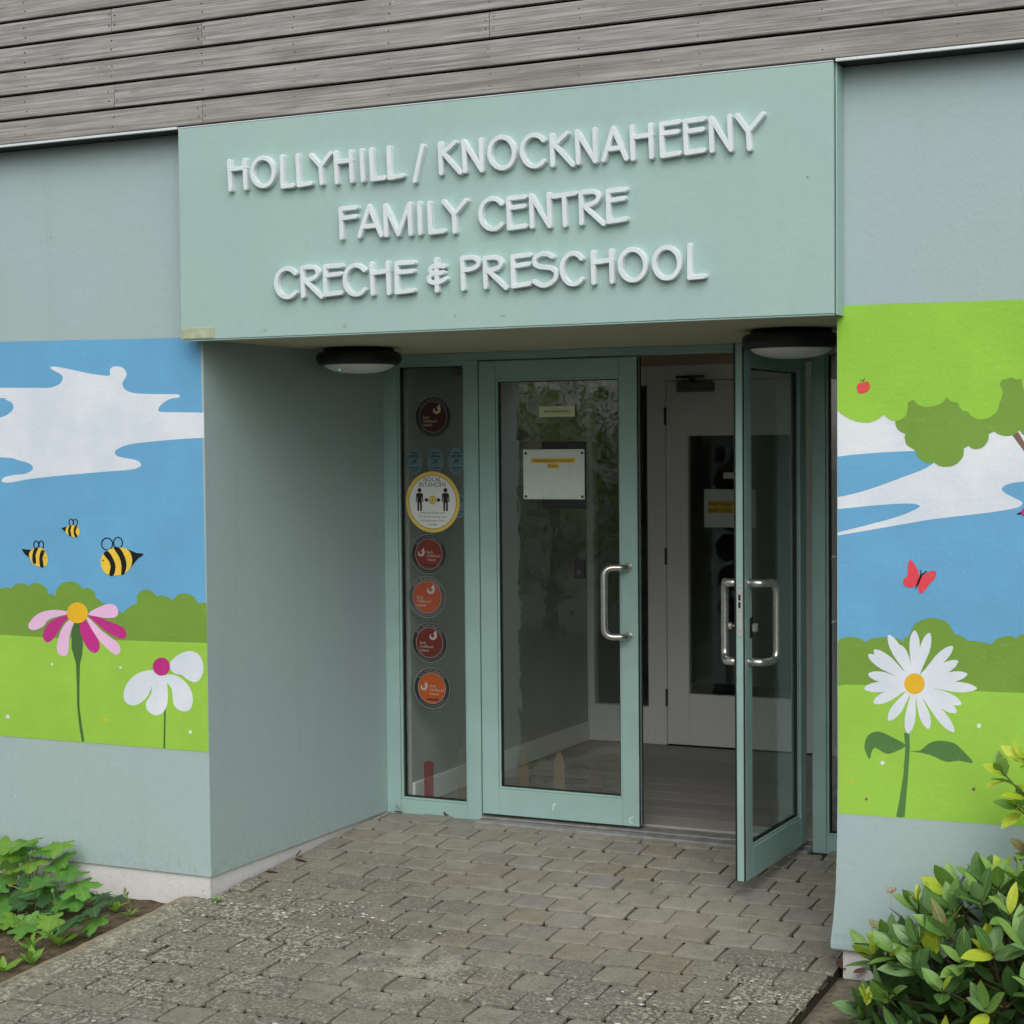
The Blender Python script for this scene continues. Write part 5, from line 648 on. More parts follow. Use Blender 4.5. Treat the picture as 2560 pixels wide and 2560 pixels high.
def door_leaf(sign, loc, rot, label):
    """origin at the hinge on the outer face; leaf runs to sign*x; y=0 is the outer face"""
    W, T, z0, z1 = .8030, .044, .0319, 2.1818
    s = sign
    def X(a, b): return (min(s*a, s*b), max(s*a, s*b))
    e = empty('door', loc); e.rotation_euler = (0, 0, rot); tag(e, label)
    def P(nm, m, a, b, *r, **k):
        o = bx(nm, m, None, *X(a, b), *r, **k); o.parent = e; return o
    P('stile', M['frame'], 0, .0850, 0, T, z0, z1, bev=.0022)
    P('stile', M['frame'], .7200, W, 0, T, z0, z1, bev=.0022)
    P('rail', M['frame'], .0853, .7197, .0004, T-.0004, z0, .1545, bev=.002)
    P('rail', M['frame'], .0853, .7197, .0004, T-.0004, 2.0955, z1, bev=.002)
    x0, x1 = X(.0853, .7197)
    bead(e, x0, x1, .008, .017, .1547, 2.0953, .011); bead(e, x0, x1, .030, .040, .1547, 2.0953, .011)
    gasket(e, x0+.011, x1-.011, .0125, .0345, .1657, 2.0843, .0045)
    P('pane', M['glass'], .090, .715, .020, .026, .160, 2.090)
    # rubber seal down the closing edge and hinge edge
    for y in (.0010, .0370):
        P('edge_seal', M['gasket'], W-.0004, W+.0042, y, y+.0060, z0+.002, z1-.002)
    for face, y in ((-1, 0.0), (1, T)):
        for zc in (1.2245, .9085):
            bm = bmesh.new(); cx = s*.757
            lathe(bm, [(0, 0), (.019, 0), (.019, .004), (.016, .006), (0, .006)], 20)
            bmesh.ops.rotate(bm, verts=bm.verts[:], cent=(0, 0, 0), matrix=Matrix.Rotation(-math.pi/2*face, 3, 'X'))
            bmesh.ops.translate(bm, verts=bm.verts[:], vec=(cx, y, zc))
            o = obj('handle_rose', bm, M['steel'], None, True); o.parent = e
        k = face
        path = fillet([(s*.757, y+k*.004, 1.2245), (s*.757, y+k*.052, 1.2245), (s*.672, y+k*.088, 1.2245), (s*.672, y+k*.088, .9085), (s*.757, y+k*.052, .9085), (s*.757, y+k*.004, .9085)], .045, 8)
        bm = bmesh.new(); tube(bm, path, .0158, 16); o = obj('handle', bm, M['steel'], None, True); o.parent = e
    return e, P, s, W, T
dl, PL, *_ = door_leaf(1, (.5224, YD, 0), 0, 'closed left door leaf carrying the paper notices')
dr, PR, s_, W_, T_ = door_leaf(-1, (2.1151, YD, 0), 1.5527, 'right door leaf standing open at a right angle')
for e in (dl, dr): e.parent = bld; e.location = e.location-BO
PR('lock_plate', plain('lock_plate_satin', (188, 190, 188), .45, .2), W_+.0003, W_+.0028, .0115, .0335, 1.016, 1.222, bev=.0006)
PR('lock_slot', M['dark'], W_+.0026, W_+.0032, .018, .027, 1.158, 1.182); PR('lock_slot', M['dark'], W_+.0026, W_+.0032, .018, .027, 1.128, 1.152)
for zc in (1.209, 1.114, 1.034):
    PR('screw', M['nail'], W_+.0026, W_+.0033, .0205, .0245, zc-.002, zc+.002)
PR('escutcheon', M['black'], .722, .752, -.006, -.0002, 1.005, 1.085, bev=.004)
PR('lock_cylinder', M['steel'], .728, .746, -.030, -.006, 1.028, 1.062, bev=.004)
bm = bmesh.new(); tube(bm, [(-.737, T_+.0003, 1.05), (-.737, T_+.034, 1.05)], .005, 10); tube(bm, [(-.737, T_+.034, 1.05), (-.737, T_+.046, 1.05)], .014, 16)
o = obj('thumb_turn', bm, M['steel'], None, False); o.parent = dr
# white scuffs on the bottom rail of the closed leaf
for x, pts in ((.365, [(0, 0), (.004, .03), (.018, .034), (.020, .026), (.008, .022), (.006, 0)]), (.752, [(0, .012), (.006, .030), (.022, .034), (.022, .028), (.010, .024), (.006, .012), (.014, .004), (.020, .004), (.018, 0), (.006, 0)])):
    bm = bmesh.new(); poly_xz(bm, [(x+p[0], .075-.03*(x > .5)+p[1]) for p in pts], -.0012); o = obj('paint_scuff', bm, M['drip']); o.parent = dl

# ------------------------------------------------------------------ vestibule behind the doors
YB = 3.733
def vp(nm, m, *a, **k): return bpart(bx(nm, m, None, *a, **k))
vp('vestibule_wall', M['grey_in'], .002, .100, D1+.001, YB-.001, .0, 2.42)
vp('skirting', M['white_in'], .1005, .116, D1+.002, YB-.002, .0195, .135, bev=.003)
vp('vestibule_wall', M['grey_in'], 2.60, XR-.002, D1+.001, YB-.001, .0, 2.42)
vp('vestibule_wall', M['white_in'], 1.62, 2.599, YB, YB+.08, .0, 2.42)
vp('vestibule_ceiling', M['ceil_in'], .101, 2.599, D1+.001, YB+.079, 2.34, 2.40)
vp('vestibule_header', M['ceil_in'], .101, 1.619, YB+.002, YB+.07, 2.246, 2.339)
fl = vp('vestibule_floor', M['dark'], .002, XR-.002, D1+.062, 6.5, -.10, .002)
nbd = 11; y = D1+.063
for k in range(nbd):
    w = (YB-.003-(D1+.063))/nbd
    o = bx('floorboard', M['board'], None, .117, 2.599, y+.001, y+w-.001, .0025, .0185, .0015); o.parent = fl; y += w
for c in fl.children: c.matrix_parent_inverse = Matrix(); c.location = (0, 0, 0)
# dark room beyond the inner screen
vp('inner_room_wall', M['grey_in'], .0, .1, YB+.081, 6.5, .0, 2.6); vp('inner_room_wall', M['grey_in'], 2.6, XR, YB+.081, 6.5, .0, 2.6)
vp('inner_room_wall', M['grey_in'], .1, 2.6, 6.5, 6.6, .0, 2.6); vp('inner_room_ceiling', M['grey_in'], .0, XR, YB+.081, 6.6, 2.61, 2.7)
isc = vp('inner_screen', M['white_in'], .101, .1455, YB, YB+.07, .019, 2.245, bev=.003)
def ip(nm, m, par, *a, **k):
    o = bx(nm, m, None, *a, **k); o.parent = par; return o
ip('stile', M['white_in'], isc, .492, .6065, YB+.0005, YB+.07, .019, 2.245, bev=.003)
ip('rail', M['white_in'], isc, .146, .4915, YB+.001, YB+.069, .019, .240, bev=.003)
ip('rail', M['white_in'], isc, .146, .4915, YB+.001, YB+.069, 2.132, 2.245, bev=.003)
ip('rail', M['white_in'], isc, .607, 1.5195, YB+.001, YB+.069, 2.157, 2.245, bev=.003)
ip('stile', M['white_in'], isc, 1.52, 1.619, YB+.0005, YB+.07, .019, 2.245, bev=.003)
ip('pane', M['glass_in'], isc, .142, .495, YB+.030, YB+.036, .236, 2.136)
idr = vp('inner_door', M['white_in'], .6105, .7445, YB+.004, YB+.050, .026, 2.152, bev=.003)
ip('stile', M['white_in'], idr, 1.380, 1.5165, YB+.004, YB+.050, .026, 2.152, bev=.003)
ip('rail', M['white_in'], idr, .745, 1.3795, YB+.0045, YB+.0495, .026, .328, bev=.003)
ip('rail', M['white_in'], idr, .745, 1.3795, YB+.0045, YB+.0495, 1.834, 2.152, bev=.003)
ip('pane', M['glass_in'], idr, .741, 1.384, YB+.024, YB+.030, .324, 1.838)
for zc in (1.95, 1.13, .30):
    bm = bmesh.new(); tube(bm, [(.608, YB-.004, zc-.05), (.608, YB-.004, zc+.05)], .007, 10); o = obj('hinge', bm, M['nail'], idr)
cl_ = ip('door_closer', plain('closer_grey', (126, 126, 128), .4, .5), idr, .690, .915, YB-.045, YB+.003, 2.086, 2.146, bev=.008)
ip('closer_arm', M['nail'], idr, .685, .86, YB-.030, YB-.020, 2.168, 2.182, bev=.003)
ip('closer_pivot', M['nail'], idr, .765, .790, YB-.034, YB-.012, 2.1465, 2.168, bev=.002)
for par in (isc, idr):
    for c in par.children: c.matrix_parent_inverse = Matrix(); c.location = (0, 0, 0)
# ------------------------------------------------------------------ ground
bm = bmesh.new(); S = 120
v = [bm.verts.new(p) for p in ((-S, -S, -.30), (S, -S, -.30), (S, S, -.30), (-S, S, -.30))]; bm.faces.new(v)
tag(obj('ground', bm, M['asphalt']), 'dark asphalt ground stretching away from the entrance', kind='structure')
def sheet(name, m, x0, x1, y0, y1, dz, nx, ny, amp=0.0, skirt=.25):
    bm = bmesh.new(); g = []
    for i in range(nx+1):
        row = []
        for j in range(ny+1):
            x = x0+(x1-x0)*i/nx; y = y0+(y1-y0)*j/ny
            z = gz(y)+dz+amp*(mnoise.noise(Vector((x*5, y*5, 1)))+.5*mnoise.noise(Vector((x*17, y*17, 4))))
            row.append(bm.verts.new((x, y, z)))
        g.append(row)
    for i in range(nx):
        for j in range(ny): bm.faces.new((g[i][j], g[i+1][j], g[i+1][j+1], g[i][j+1]))
    ed = [e for e in bm.edges if e.is_boundary]; r = bmesh.ops.extrude_edge_only(bm, edges=ed)
    for q in r['geom']:
        if isinstance(q, bmesh.types.BMVert): q.co.z -= skirt
    return obj(name, bm, m, None, amp > 0)
Y0P = -2.62
pav = tag(sheet('pavement', M['sand'], -.02, 2.655, Y0P, YD+.06, -.0125, 20, 40, .0012), 'ramped pavement of square grey stone pavers', kind='structure')
tag(sheet('soil_bed', M['soil'], -5, -.10, Y0P, .02, -.055, 90, 50, .014), 'bare brown soil along the foot of the left wall', kind='structure')
tag(sheet('soil_bed', M['soil'], 2.93, 7, Y0P, .02, -.03, 60, 40, .012), 'soil under the evergreen shrub by the right wall', kind='structure')
slabm = tag(sheet('concrete_slab', M['slab'], 2.662, 2.935, Y0P, .02, -.022, 6, 60, .003), 'lichen stained concrete strip beside the right edge of the paving', kind='structure')
# mortar edging on the left
bm = bmesh.new(); n = 60; rows = []
for j in range(n+1):
    y = -.02+(Y0P+.02)*j/n; w1 = .012*mnoise.noise(Vector((1, y*6, 0))); w2 = .02*mnoise.noise(Vector((5, y*9, 2)))
    z = gz(y)
    prof = [(-.165+w1, z-.12), (-.150+w1, z-.020), (-.128+w1, z-.003+.004*mnoise.noise(Vector((0, y*20, 3)))), (-.06+w2*.5, z+.001), (-.002+w2*.3, z-.004), (.012+w2, z-.013)]
    rows.append([bm.verts.new((x, y, zz)) for x, zz in prof])
for a, b in zip(rows[:-1], rows[1:]):
    for k in range(5): bm.faces.new((a[k], a[k+1], b[k+1], b[k]))
tag(obj('edging', bm, M['edging2'], None, True), 'pale mortar edging between the pavers and the soil', kind='structure')

# pavers
def paver_proto(k):
    rnd = random.Random(100+k); h = .0809; N = []
    cr = [rnd.choice((.007, .010, .013, .017, .022)) for _ in range(4)]
    for q, (sx, sy) in enumerate(((1, -1), (1, 1), (-1, 1), (-1, -1))):
        c = cr[q]; hx = h+rnd.uniform(-.002, .0006); hy = h-.0034+rnd.uniform(-.002, .0006)
        a = (sx*hx, sy*(hy-c)); m_ = (sx*(hx-c*.32), sy*(hy-c*.32)); b = (sx*(hx-c), sy*hy)
        N += [a, m_, b] if q in (1, 3) else [b, m_, a]
    j = lambda p, s: (p[0]*s+rnd.uniform(-.0017, .0017), p[1]*s+rnd.uniform(-.0017, .0017))
    bm = bmesh.new()
    r0 = [bm.verts.new((*j(p, 1.0), -.055)) for p in N]; r1 = [bm.verts.new((*j(p, 1.0), -.0032)) for p in N]
    r2 = [bm.verts.new((*j(p, .980), -.0008)) for p in N]; r3 = [bm.verts.new((*j(p, .80), rnd.uniform(-.0006, .0012))) for p in N]
    n = len(N)
    for a, b in ((r0, r1), (r1, r2), (r2, r3)):
        for i in range(n): bm.faces.new((a[i], a[(i+1) % n], b[(i+1) % n], b[i]))
    bm.faces.new(r3)
    bmesh.ops.recalc_face_normals(bm, faces=bm.faces[:])
    return bm
protos = [paver_proto(k) for k in range(9)]; pm = []
for k, b in enumerate(protos):
    me = bpy.data.meshes.new('paver'); b.to_mesh(me); me.materials.append(M['paver']); pm.append(me)
camM = cam.matrix_world.inverted(); FPX = 4505.1/2560
def in_view(p, mar=.06):
    q = camM @ Vector(p)
    if q.z > -.1: return False
    return abs(q.x/-q.z*FPX) < .5+mar and abs(q.y/-q.z*FPX) < .5+mar
PX, PY = .1682, .1712; rot = R_(.6)
hidden = bmesh.new(); cand = []
for r in range(-1, 26):
    for c in range(-2, 19):
        u = c*PX+(.5*PX if r % 2 else 0)+.012*math.sin(r*2.1); w = 1.335+PY*.5+PY-r*PY
        x = u*math.cos(rot)+(.0)*0+.02+ (1.3-w)*.004; y = w+(u-1.3)*math.sin(rot)
        if x < -.085 or x > 2.735 or y > 1.50 or y < Y0P+.05: continue
        cand.append((x, y))
for x, y in cand:
    k = random.randrange(9); mat_ = Matrix.Translation((x+random.uniform(-.002, .002), y+random.uniform(-.002, .002), gz(y)+random.uniform(-.0028, .0028))) @ Matrix.Rotation(math.atan(SLOPE), 4, 'X') @ Euler((random.uniform(-.015, .015), random.uniform(-.015, .015), rot+random.choice((0, math.pi))+random.uniform(-.022, .022))).to_matrix().to_4x4()
    cut = []
    if x < .085: cut.append(((.004, 0, 0), (-1, 0, 0)))
    if x > 2.56: cut.append(((2.648, 0, 0), (1, 0, 0)))
    if y > 1.32: cut.append(((0, 1.402 if x > .48 and x < 2.15 else 1.479, 0), (0, 1, 0)))
    vis = in_view((x, y, gz(y)))
    if not cut and vis:
        o = new_obj('paver', pm[k], None, pav); o.matrix_local = mat_; continue
    b = protos[k].copy(); b.transform(mat_)
    for co, no in cut:
        bmesh.ops.bisect_plane(b, geom=b.verts[:]+b.edges[:]+b.faces[:], plane_co=co, plane_no=no, clear_outer=True)
        if b.edges: bmesh.ops.holes_fill(b, edges=[e for e in b.edges if e.is_boundary and abs((e.verts[0].co-Vector(co)).dot(Vector(no))) < 1e-4 and abs((e.verts[1].co-Vector(co)).dot(Vector(no))) < 1e-4])
    if len(b.faces) < 4: b.free(); continue
    if vis: obj('paver', b, M['paver'], pav)
    else:
        me = bpy.data.meshes.new('t'); b.to_mesh(me); hidden.from_mesh(me); bpy.data.meshes.remove(me); b.free()
tag(obj('paver', hidden, M['paver'], pav), kind='stuff')

# ------------------------------------------------------------------ stickers on the side window
YG = D0+.031                                           # outer face of the fixed panes
def disc(bm, cx, cz, r, y, n=40, th=.0008):
    poly_xz(bm, [(cx+r*math.cos(2*math.pi*k/n), cz+r*math.sin(2*math.pi*k/n)) for k in range(n)], y, th)
def annulus(bm, cx, cz, r0, r1, y, n=48):
    a = [bm.verts.new((cx+r0*math.cos(2*math.pi*k/n), y, cz+r0*math.sin(2*math.pi*k/n))) for k in range(n)]
    b = [bm.verts.new((cx+r1*math.cos(2*math.pi*k/n), y, cz+r1*math.sin(2*math.pi*k/n))) for k in range(n)]
    for k in range(n): bm.faces.new((a[k], a[(k+1) % n], b[(k+1) % n], b[k]))
def arc_text(par, body, cx, cz, r, y, size, m, mid=90, span=100, flip=False):
    n = len(body); bm = bmesh.new()
    for i, ch in enumerate(body):
        if ch == ' ': continue
        f = (i+.5)/n-.5; a = R_(mid-f*span) if not flip else R_(mid+f*span)
        me = text_mesh(ch, size); rr = -a+math.pi/2
        th = a-math.pi/2 if not flip else a+math.pi/2
        M4 = Matrix.Rotation(th, 3, 'Z')
        for vtx in me.vertices:
            q = M4 @ Vector((vtx.co.x, vtx.co.y, 0)); vtx.co = Vector((cx+r*math.cos(a)+q.x, y, cz+r*math.sin(a)+q.y))
        bm.from_mesh(me); bpy.data.meshes.remove(me)
    me = bpy.data.meshes.new('ring_text'); bm.to_mesh(me); bm.free(); return new_obj('ring_text', me, m, par)
M['st_ring'] = plain('sticker_dark_ring', (34, 36, 38), .5); M['st_white'] = plain('sticker_white', (170, 168, 160), .5)
M['st_grey'] = plain('sticker_grey_print', (150, 150, 146), .5); M['st_cream'] = plain('sticker_cream_print', (206, 196, 160), .5)
def drop(bm, x, z, s, y):
    """curled drop emblem: pointed at the top right, hollow on its left"""
    P = [(.42, 1.0), (.62, .55), (.72, .15), (.62, -.30), (.25, -.62), (-.2, -.70), (-.6, -.52), (-.78, -.15), (-.68, .18), (-.42, .32), (-.50, .08), (-.42, -.16), (-.18, -.30), (.08, -.22), (.20, .02), (.12, .24), (-.08, .30), (.10, .48), (.28, .72)]
    poly_xz(bm, [(x+p[0]*s, z+p[1]*s) for p in P], y)
def member_sticker(cx, cz, r, disc_c, label, left, ring=True, dim=False, inside=True):
    y = YG+.0066 if inside else YG-.0006               # printed film stuck behind the pane
    y = YG-.0010
    e = tag(empty('sticker', (cx, y, cz)), label, 'sticker', 'round member stickers on the side window')
    m = plain('sticker_print', disc_c, .45, var=.05, vscale=10)
    def put(nm, b, mm):
        o = obj(nm, b, mm, e); o.location = -Vector((cx, y, cz)); return o
    b = bmesh.new()
    if ring: disc(b, cx, cz, r, y, 44, .0004); put('backing', b, M['st_ring'])
    else: disc(b, cx, cz, r, y, 44, .0004); put('backing', b, plain('sticker_clear_back', (72, 76, 70), .4))
    b = bmesh.new(); annulus(b, cx, cz, r*.975, r*.998, y-.0006); put('rim', b, M['st_grey'])
    b = bmesh.new(); disc(b, cx, cz, r*.755, y-.0006, 40, .0003); put('disc', b, m)
    b = bmesh.new(); annulus(b, cx, cz, r*.745, r*.770, y-.0012); put('disc_rim', b, M['st_grey'])
    b = bmesh.new(); pr = M['st_white'] if not dim else M['st_cream']
    if left: drop(b, cx-r*.42, cz+r*.06, r*.27, y-.0012); tx, tz = cx-r*.12, cz+r*.10
    else: drop(b, cx+r*.22, cz+r*.34, r*.29, y-.0012); tx, tz = cx-r*.56, cz-r*.02
    put('emblem', b, pr)
    for k, s in enumerate(("Early", "Childhood", "Ireland")):
        o = text_obj('print', s, r*.19, tx, y-.0012, tz-k*r*.19, pr, e, 'LEFT', .95); o.location = -Vector((cx, y, cz))
    if left: b = bmesh.new(); poly_xz(b, [(cx-r*.28, cz-r*.52), (cx+r*.38, cz-r*.52), (cx+r*.36, cz-r*.60), (cx-r*.26, cz-r*.60)], y-.0012); put('print', b, M['st_ring'])
    o = arc_text(e, 'Early and Childhood Care', cx, cz, r*.865, y-.0010, r*.15, M['st_grey'], 90, 112); o.location = -Vector((cx, y, cz))
    o = arc_text(e, 'IIIIIIIIIIIIIIIIIIIIIIIIIIII', cx, cz, r*.875, y-.0010, r*.11, M['st_grey'], 270, 105, True); o.location = -Vector((cx, y, cz))
    return e
member_sticker(.261, 1.925, .098, (66, 20, 19), 'dark red round sticker with dark rim, topmost on the narrow left window', False, True, True)
member_sticker(.230, 1.263, .0965, (112, 42, 29), 'rust red round sticker touching the bottom of the yellow rimmed distancing sign', True)
member_sticker(.218, 1.055, .102, (156, 72, 42), 'pale orange round sticker with a clear grey rim on the left window', False, False)
member_sticker(.229, .834, .0965, (98, 32, 24), 'brick red round sticker second from the bottom of the left window', False)
member_sticker(.239, .613, .099, (164, 74, 24), 'bright orange round sticker with black rim, lowest on the left window', True)
# distancing sign
y = YG-.0022; cx, cz, r = .254, 1.515, .1475
e = tag(empty('distancing_sign', (cx, y, cz)), 'large white round distancing sign with yellow rim and two figures on the left window', 'sign'); off = -Vector((cx, y, cz))
def put(nm, b, mm):
    o = obj(nm, b, mm, e); o.location = off; return o
b = bmesh.new(); disc(b, cx, cz, r, y+.0012, 56, .0016); put('rim', b, plain('sign_yellow', (228, 196, 92), .4, var=.03))
b = bmesh.new(); annulus(b, cx, cz, r*.868, r*.882, y-.0012); put('rim_line', b, M['ink'])
b = bmesh.new(); disc(b, cx, cz, r*.868, y-.0002, 56, .0006); put('face', b, plain('sign_white', (226, 228, 226), .4, var=.02))
yy = y-.0014
for s, dz, sz in (('NOCAL', .108, .030), ('BSTANCIHS', .083, .030)):
    o = text_obj('print', s, sz, cx, yy, cz+dz, M['ink'], e, 'CENTER', .95); o.location = off
for s, dz, sz in (('Please Care & Data not B', -.052, .0135), ('PTC thank our conts keep rooms', -.071, .0118), ('Rtf Commissioner Centre', -.090, .0125), ('Corriagion', -.108, .0135)):
    o = text_obj('print', s, sz, cx, yy, cz+dz, M['ink'], e, 'CENTER', .95); o.location = off
for sx in (-1, 1):
    b = bmesh.new(); fx = cx+sx*.071; disc(b, fx, cz+.057, .0105, yy+.0003, 20, .0003)
    poly_xz(b, [(fx+p[0], cz+p[1]) for p in ((-.012, .044), (.012, .044), (.019, .037), (.021, .0), (.016, -.001), (.014, .026), (.0125, .026), (.0125, -.043), (.0025, -.043), (.0025, -.004), (-.0025, -.004), (-.0025, -.043), (-.0125, -.043), (-.0125, .026), (-.014, .026), (-.016, -.001), (-.021, .0), (-.019, .037))], yy)
    put('figure', b, M['ink'])
    b = bmesh.new(); ax = cx+sx*.033; poly_xz(b, [(ax-.012, cz+.010), (ax, cz+.021), (ax+.012, cz+.010), (ax, cz-.001)], yy); put('arrow', b, M['ink'])
b = bmesh.new(); disc(b, cx, cz+.010, .020, yy+.0004, 28, .0003); put('badge', b, M['ink'])
b = bmesh.new(); disc(b, cx, cz+.010, .0182, yy-.0001, 28, .0003); put('badge', b, plain('sign_yellow_badge', (228, 196, 92), .4, var=.03))
o = text_obj('print', '2', .022, cx, yy-.0010, cz+.010, M['ink'], e); o.location = off
# small oval stickers
M['st_blue'] = plain('oval_sticker_blue', (92, 118, 122), .5); M['st_blue_d'] = plain('oval_sticker_print', (44, 74, 86), .5)
for k, (cx, cz, lb, cut) in enumerate(((.158, 1.712, 'pale blue oval sticker nearest the reveal wall, above the yellow rimmed sign', 0), (.272, 1.711, 'pale blue oval sticker in the middle of its row of three', 0), (.385, 1.711, 'pale blue oval sticker at the right end of its row of three', 0), (.392, 1.50, 'pale blue oval sticker half hidden behind the yellow rimmed sign', 0))):
    y = YG-.0006; e = tag(empty('oval_sticker', (cx, y, cz)), lb, 'sticker', 'pale blue oval stickers on the side window'); off = -Vector((cx, y, cz))
    b = bmesh.new(); poly_xz(b, [(cx+.0455*math.cos(a*math.pi/18), cz+.0635*math.sin(a*math.pi/18)) for a in range(36)], y, .0004); put('backing', b, M['st_blue'])
    b = bmesh.new(); poly_xz(b, [(cx+p[0], cz+p[1]) for p in ((-.022, -.016), (-.008, .002), (-.014, .012), (-.002, .008), (.022, .018), (.006, -.001), (.012, -.014), (0, -.006))], y-.0009); put('emblem', b, M['st_blue_d'])
    for hw, dz, hh in ((.018, .040, .005), (.026, .025, .0055), (.026, -.031, .0035), (.015, -.045, .0035)):
        b = bmesh.new(); poly_xz(b, [(cx-hw, cz+dz-hh), (cx+hw, cz+dz-hh), (cx+hw, cz+dz+hh*.6), (cx-hw, cz+dz+hh)], y-.0009); put('print', b, M['st_blue_d'])

# ------------------------------------------------------------------ notices
def notice(name, x0, x1, z0, z1, y, label, cat, lines, pap=None, screws=False, ink=None, size=.02, hi=True):
    e = tag(empty(name, ((x0+x1)/2, y, z0)), label, cat); off = -Vector(((x0+x1)/2, y, z0))
    o = bx('sheet', pap or M['paper'], None, x0, x1, y-.0012, y, z0, z1); o.parent = e; o.location = off
    for s, tx, tz, al, wd in lines:
        if hi:
            b = bmesh.new(); poly_xz(b, [(tx-(wd/2 if al == 'CENTER' else .006), tz-size*.62), (tx+(wd/2 if al == 'CENTER' else wd), tz-size*.62), (tx+(wd/2 if al == 'CENTER' else wd), tz+size*.62), (tx-(wd/2 if al == 'CENTER' else .006), tz+size*.62)], y-.0018)
            o = obj('highlight', b, M['hilite'], e); o.location = off
        o = text_obj('print', s, size, tx, y-.0024, tz, ink or M['ink'], e, al, .9); o.location = off
    if screws:
        for sx in (x0+.013, x1-.011):
            for sz in (z0+.012, z1-.018):
                b = bmesh.new(); lathe(b, [(0, 0), (.0062, 0), (.0062, .003), (.004, .005), (0, .005)], 14)
                bmesh.ops.rotate(b, verts=b.verts[:], cent=(0, 0, 0), matrix=Matrix.Rotation(math.pi/2, 3, 'X')); bmesh.ops.translate(b, verts=b.verts[:], vec=(sx, y-.0012, sz))
                o = obj('screw', b, M['nail'], e, True); o.location = off
    return e
YL1 = YD+.0195
notice('door_notice', .747, 1.059, 1.532, 1.764, YL1-.006, 'white notice with a yellow highlighted heading screwed to the closed door glass', 'notice', [('Deafbargh canoco Proteu so ul', .90, 1.712, 'CENTER', .225), ('& oleo', .90, 1.687, 'CENTER', .060)], None, True, size=.0175)
notice('door_label', .829, 1.012, 1.915, 1.964, YL1-.004, 'small cream label strip high on the closed door glass', 'label', [('BRO BUNCIM, DIAL', .9205, 1.9395, 'CENTER', .15)], plain('label_cream', (206, 208, 168), .5, var=.03), False, size=.0165, hi=False)
o = bx('backing_board', M['black'], None, .840, 1.066, YL1-.0035, YL1-.0012, 1.488, 1.80, .0005); tag(o, 'black board behind the white notice on the closed door glass', 'board')
notice('inner_notice', .838, 1.150, 1.303, 1.523, YB+.022, 'white notice with two yellow highlighted lines on the inner door glass', 'notice', [('Please Access Pe', .866, 1.438, 'LEFT', .235), ('Email in all D', .866, 1.402, 'LEFT', .235)], M['paper'], False, size=.028)
notice('inner_label', .955, 1.09, 1.585, 1.620, YB+.022, 'small pale label above the notice on the inner door glass', 'label', [('PPP', 1.02, 1.602, 'CENTER', .05)], M['paper'], False, size=.016, hi=False)
# entry handset on the white inner post, seen through the closed door
e = tag(empty('door_entry_unit', (.905, YL1+.012, 1.16)), 'black rounded entry unit fixed to the closed door glass left of its handle', 'entry unit'); off = -Vector((.905, YL1+.012, 1.16))
o = bx('case', M['black'], None, 1.005, 1.058, YL1-.018, YL1-.0005, 1.165, 1.258, .007, 3); o.parent = e; o.location = off
o = bx('button', M['nail'], None, 1.022, 1.041, YL1-.021, YL1-.0182, 1.185, 1.205, .001); o.parent = e; o.location = off
# pencil decals along the foot of the glass
def pencil(x0, x1, z0, z1, y, c, a, label, flat=False):
    t = NT('pencil_decal_film'); tr_ = t.n('ShaderNodeBsdfTransparent'); mx = t.n('ShaderNodeMixShader'); mx.inputs[0].default_value = a
    t.t.links.new(tr_.outputs[0], mx.inputs[1]); t.t.links.new(t.bsdf(lin(c), .5), mx.inputs[2]); m = t.done(mx.outputs[0])
    xc = (x0+x1)/2; zs = z1-.055; w = (x1-x0)/2
    pts = [(x0, z0), (x1, z0), (x1, zs), (xc+w*.22, z1-.01), (xc, z1), (xc-w*.22, z1-.01), (x0, zs)]
    if flat: pts = [(x0, z0), (x1, z0), (x1, z1-.01)]+[(x1-(x1-x0)*k/6, z1-(.012 if k % 2 else 0)) for k in range(1, 6)]+[(x0, z1-.01)]
    b = bmesh.new(); poly_xz(b, pts, y, .0004); tag(obj('pencil_decal', b, m), label, 'decal', 'pencil decals at the foot of the glass')
pencil(.190, .242, .078, .262, YG-.0006, (110, 34, 40), .5, 'dull red pencil decal at the foot of the narrow left window', True)
pencil(.374, .425, .078, .350, YG-.0006, (120, 106, 72), .09, 'faint straw pencil decal at the right foot of the narrow left window')
pencil(.705, .757, .172, .345, YL1-.0004, (130, 112, 68), .10, 'faint tan pencil decal at the left foot of the closed door glass')
pencil(.890, .944, .172, .362, YL1-.0004, (150, 136, 104), .14, 'pale cream pencil decal in the middle foot of the closed door glass')
pencil(1.075, 1.135, .172, .312, YL1-.0004, (110, 84, 80), .09, 'faint brown pencil decal at the right foot of the closed door glass')
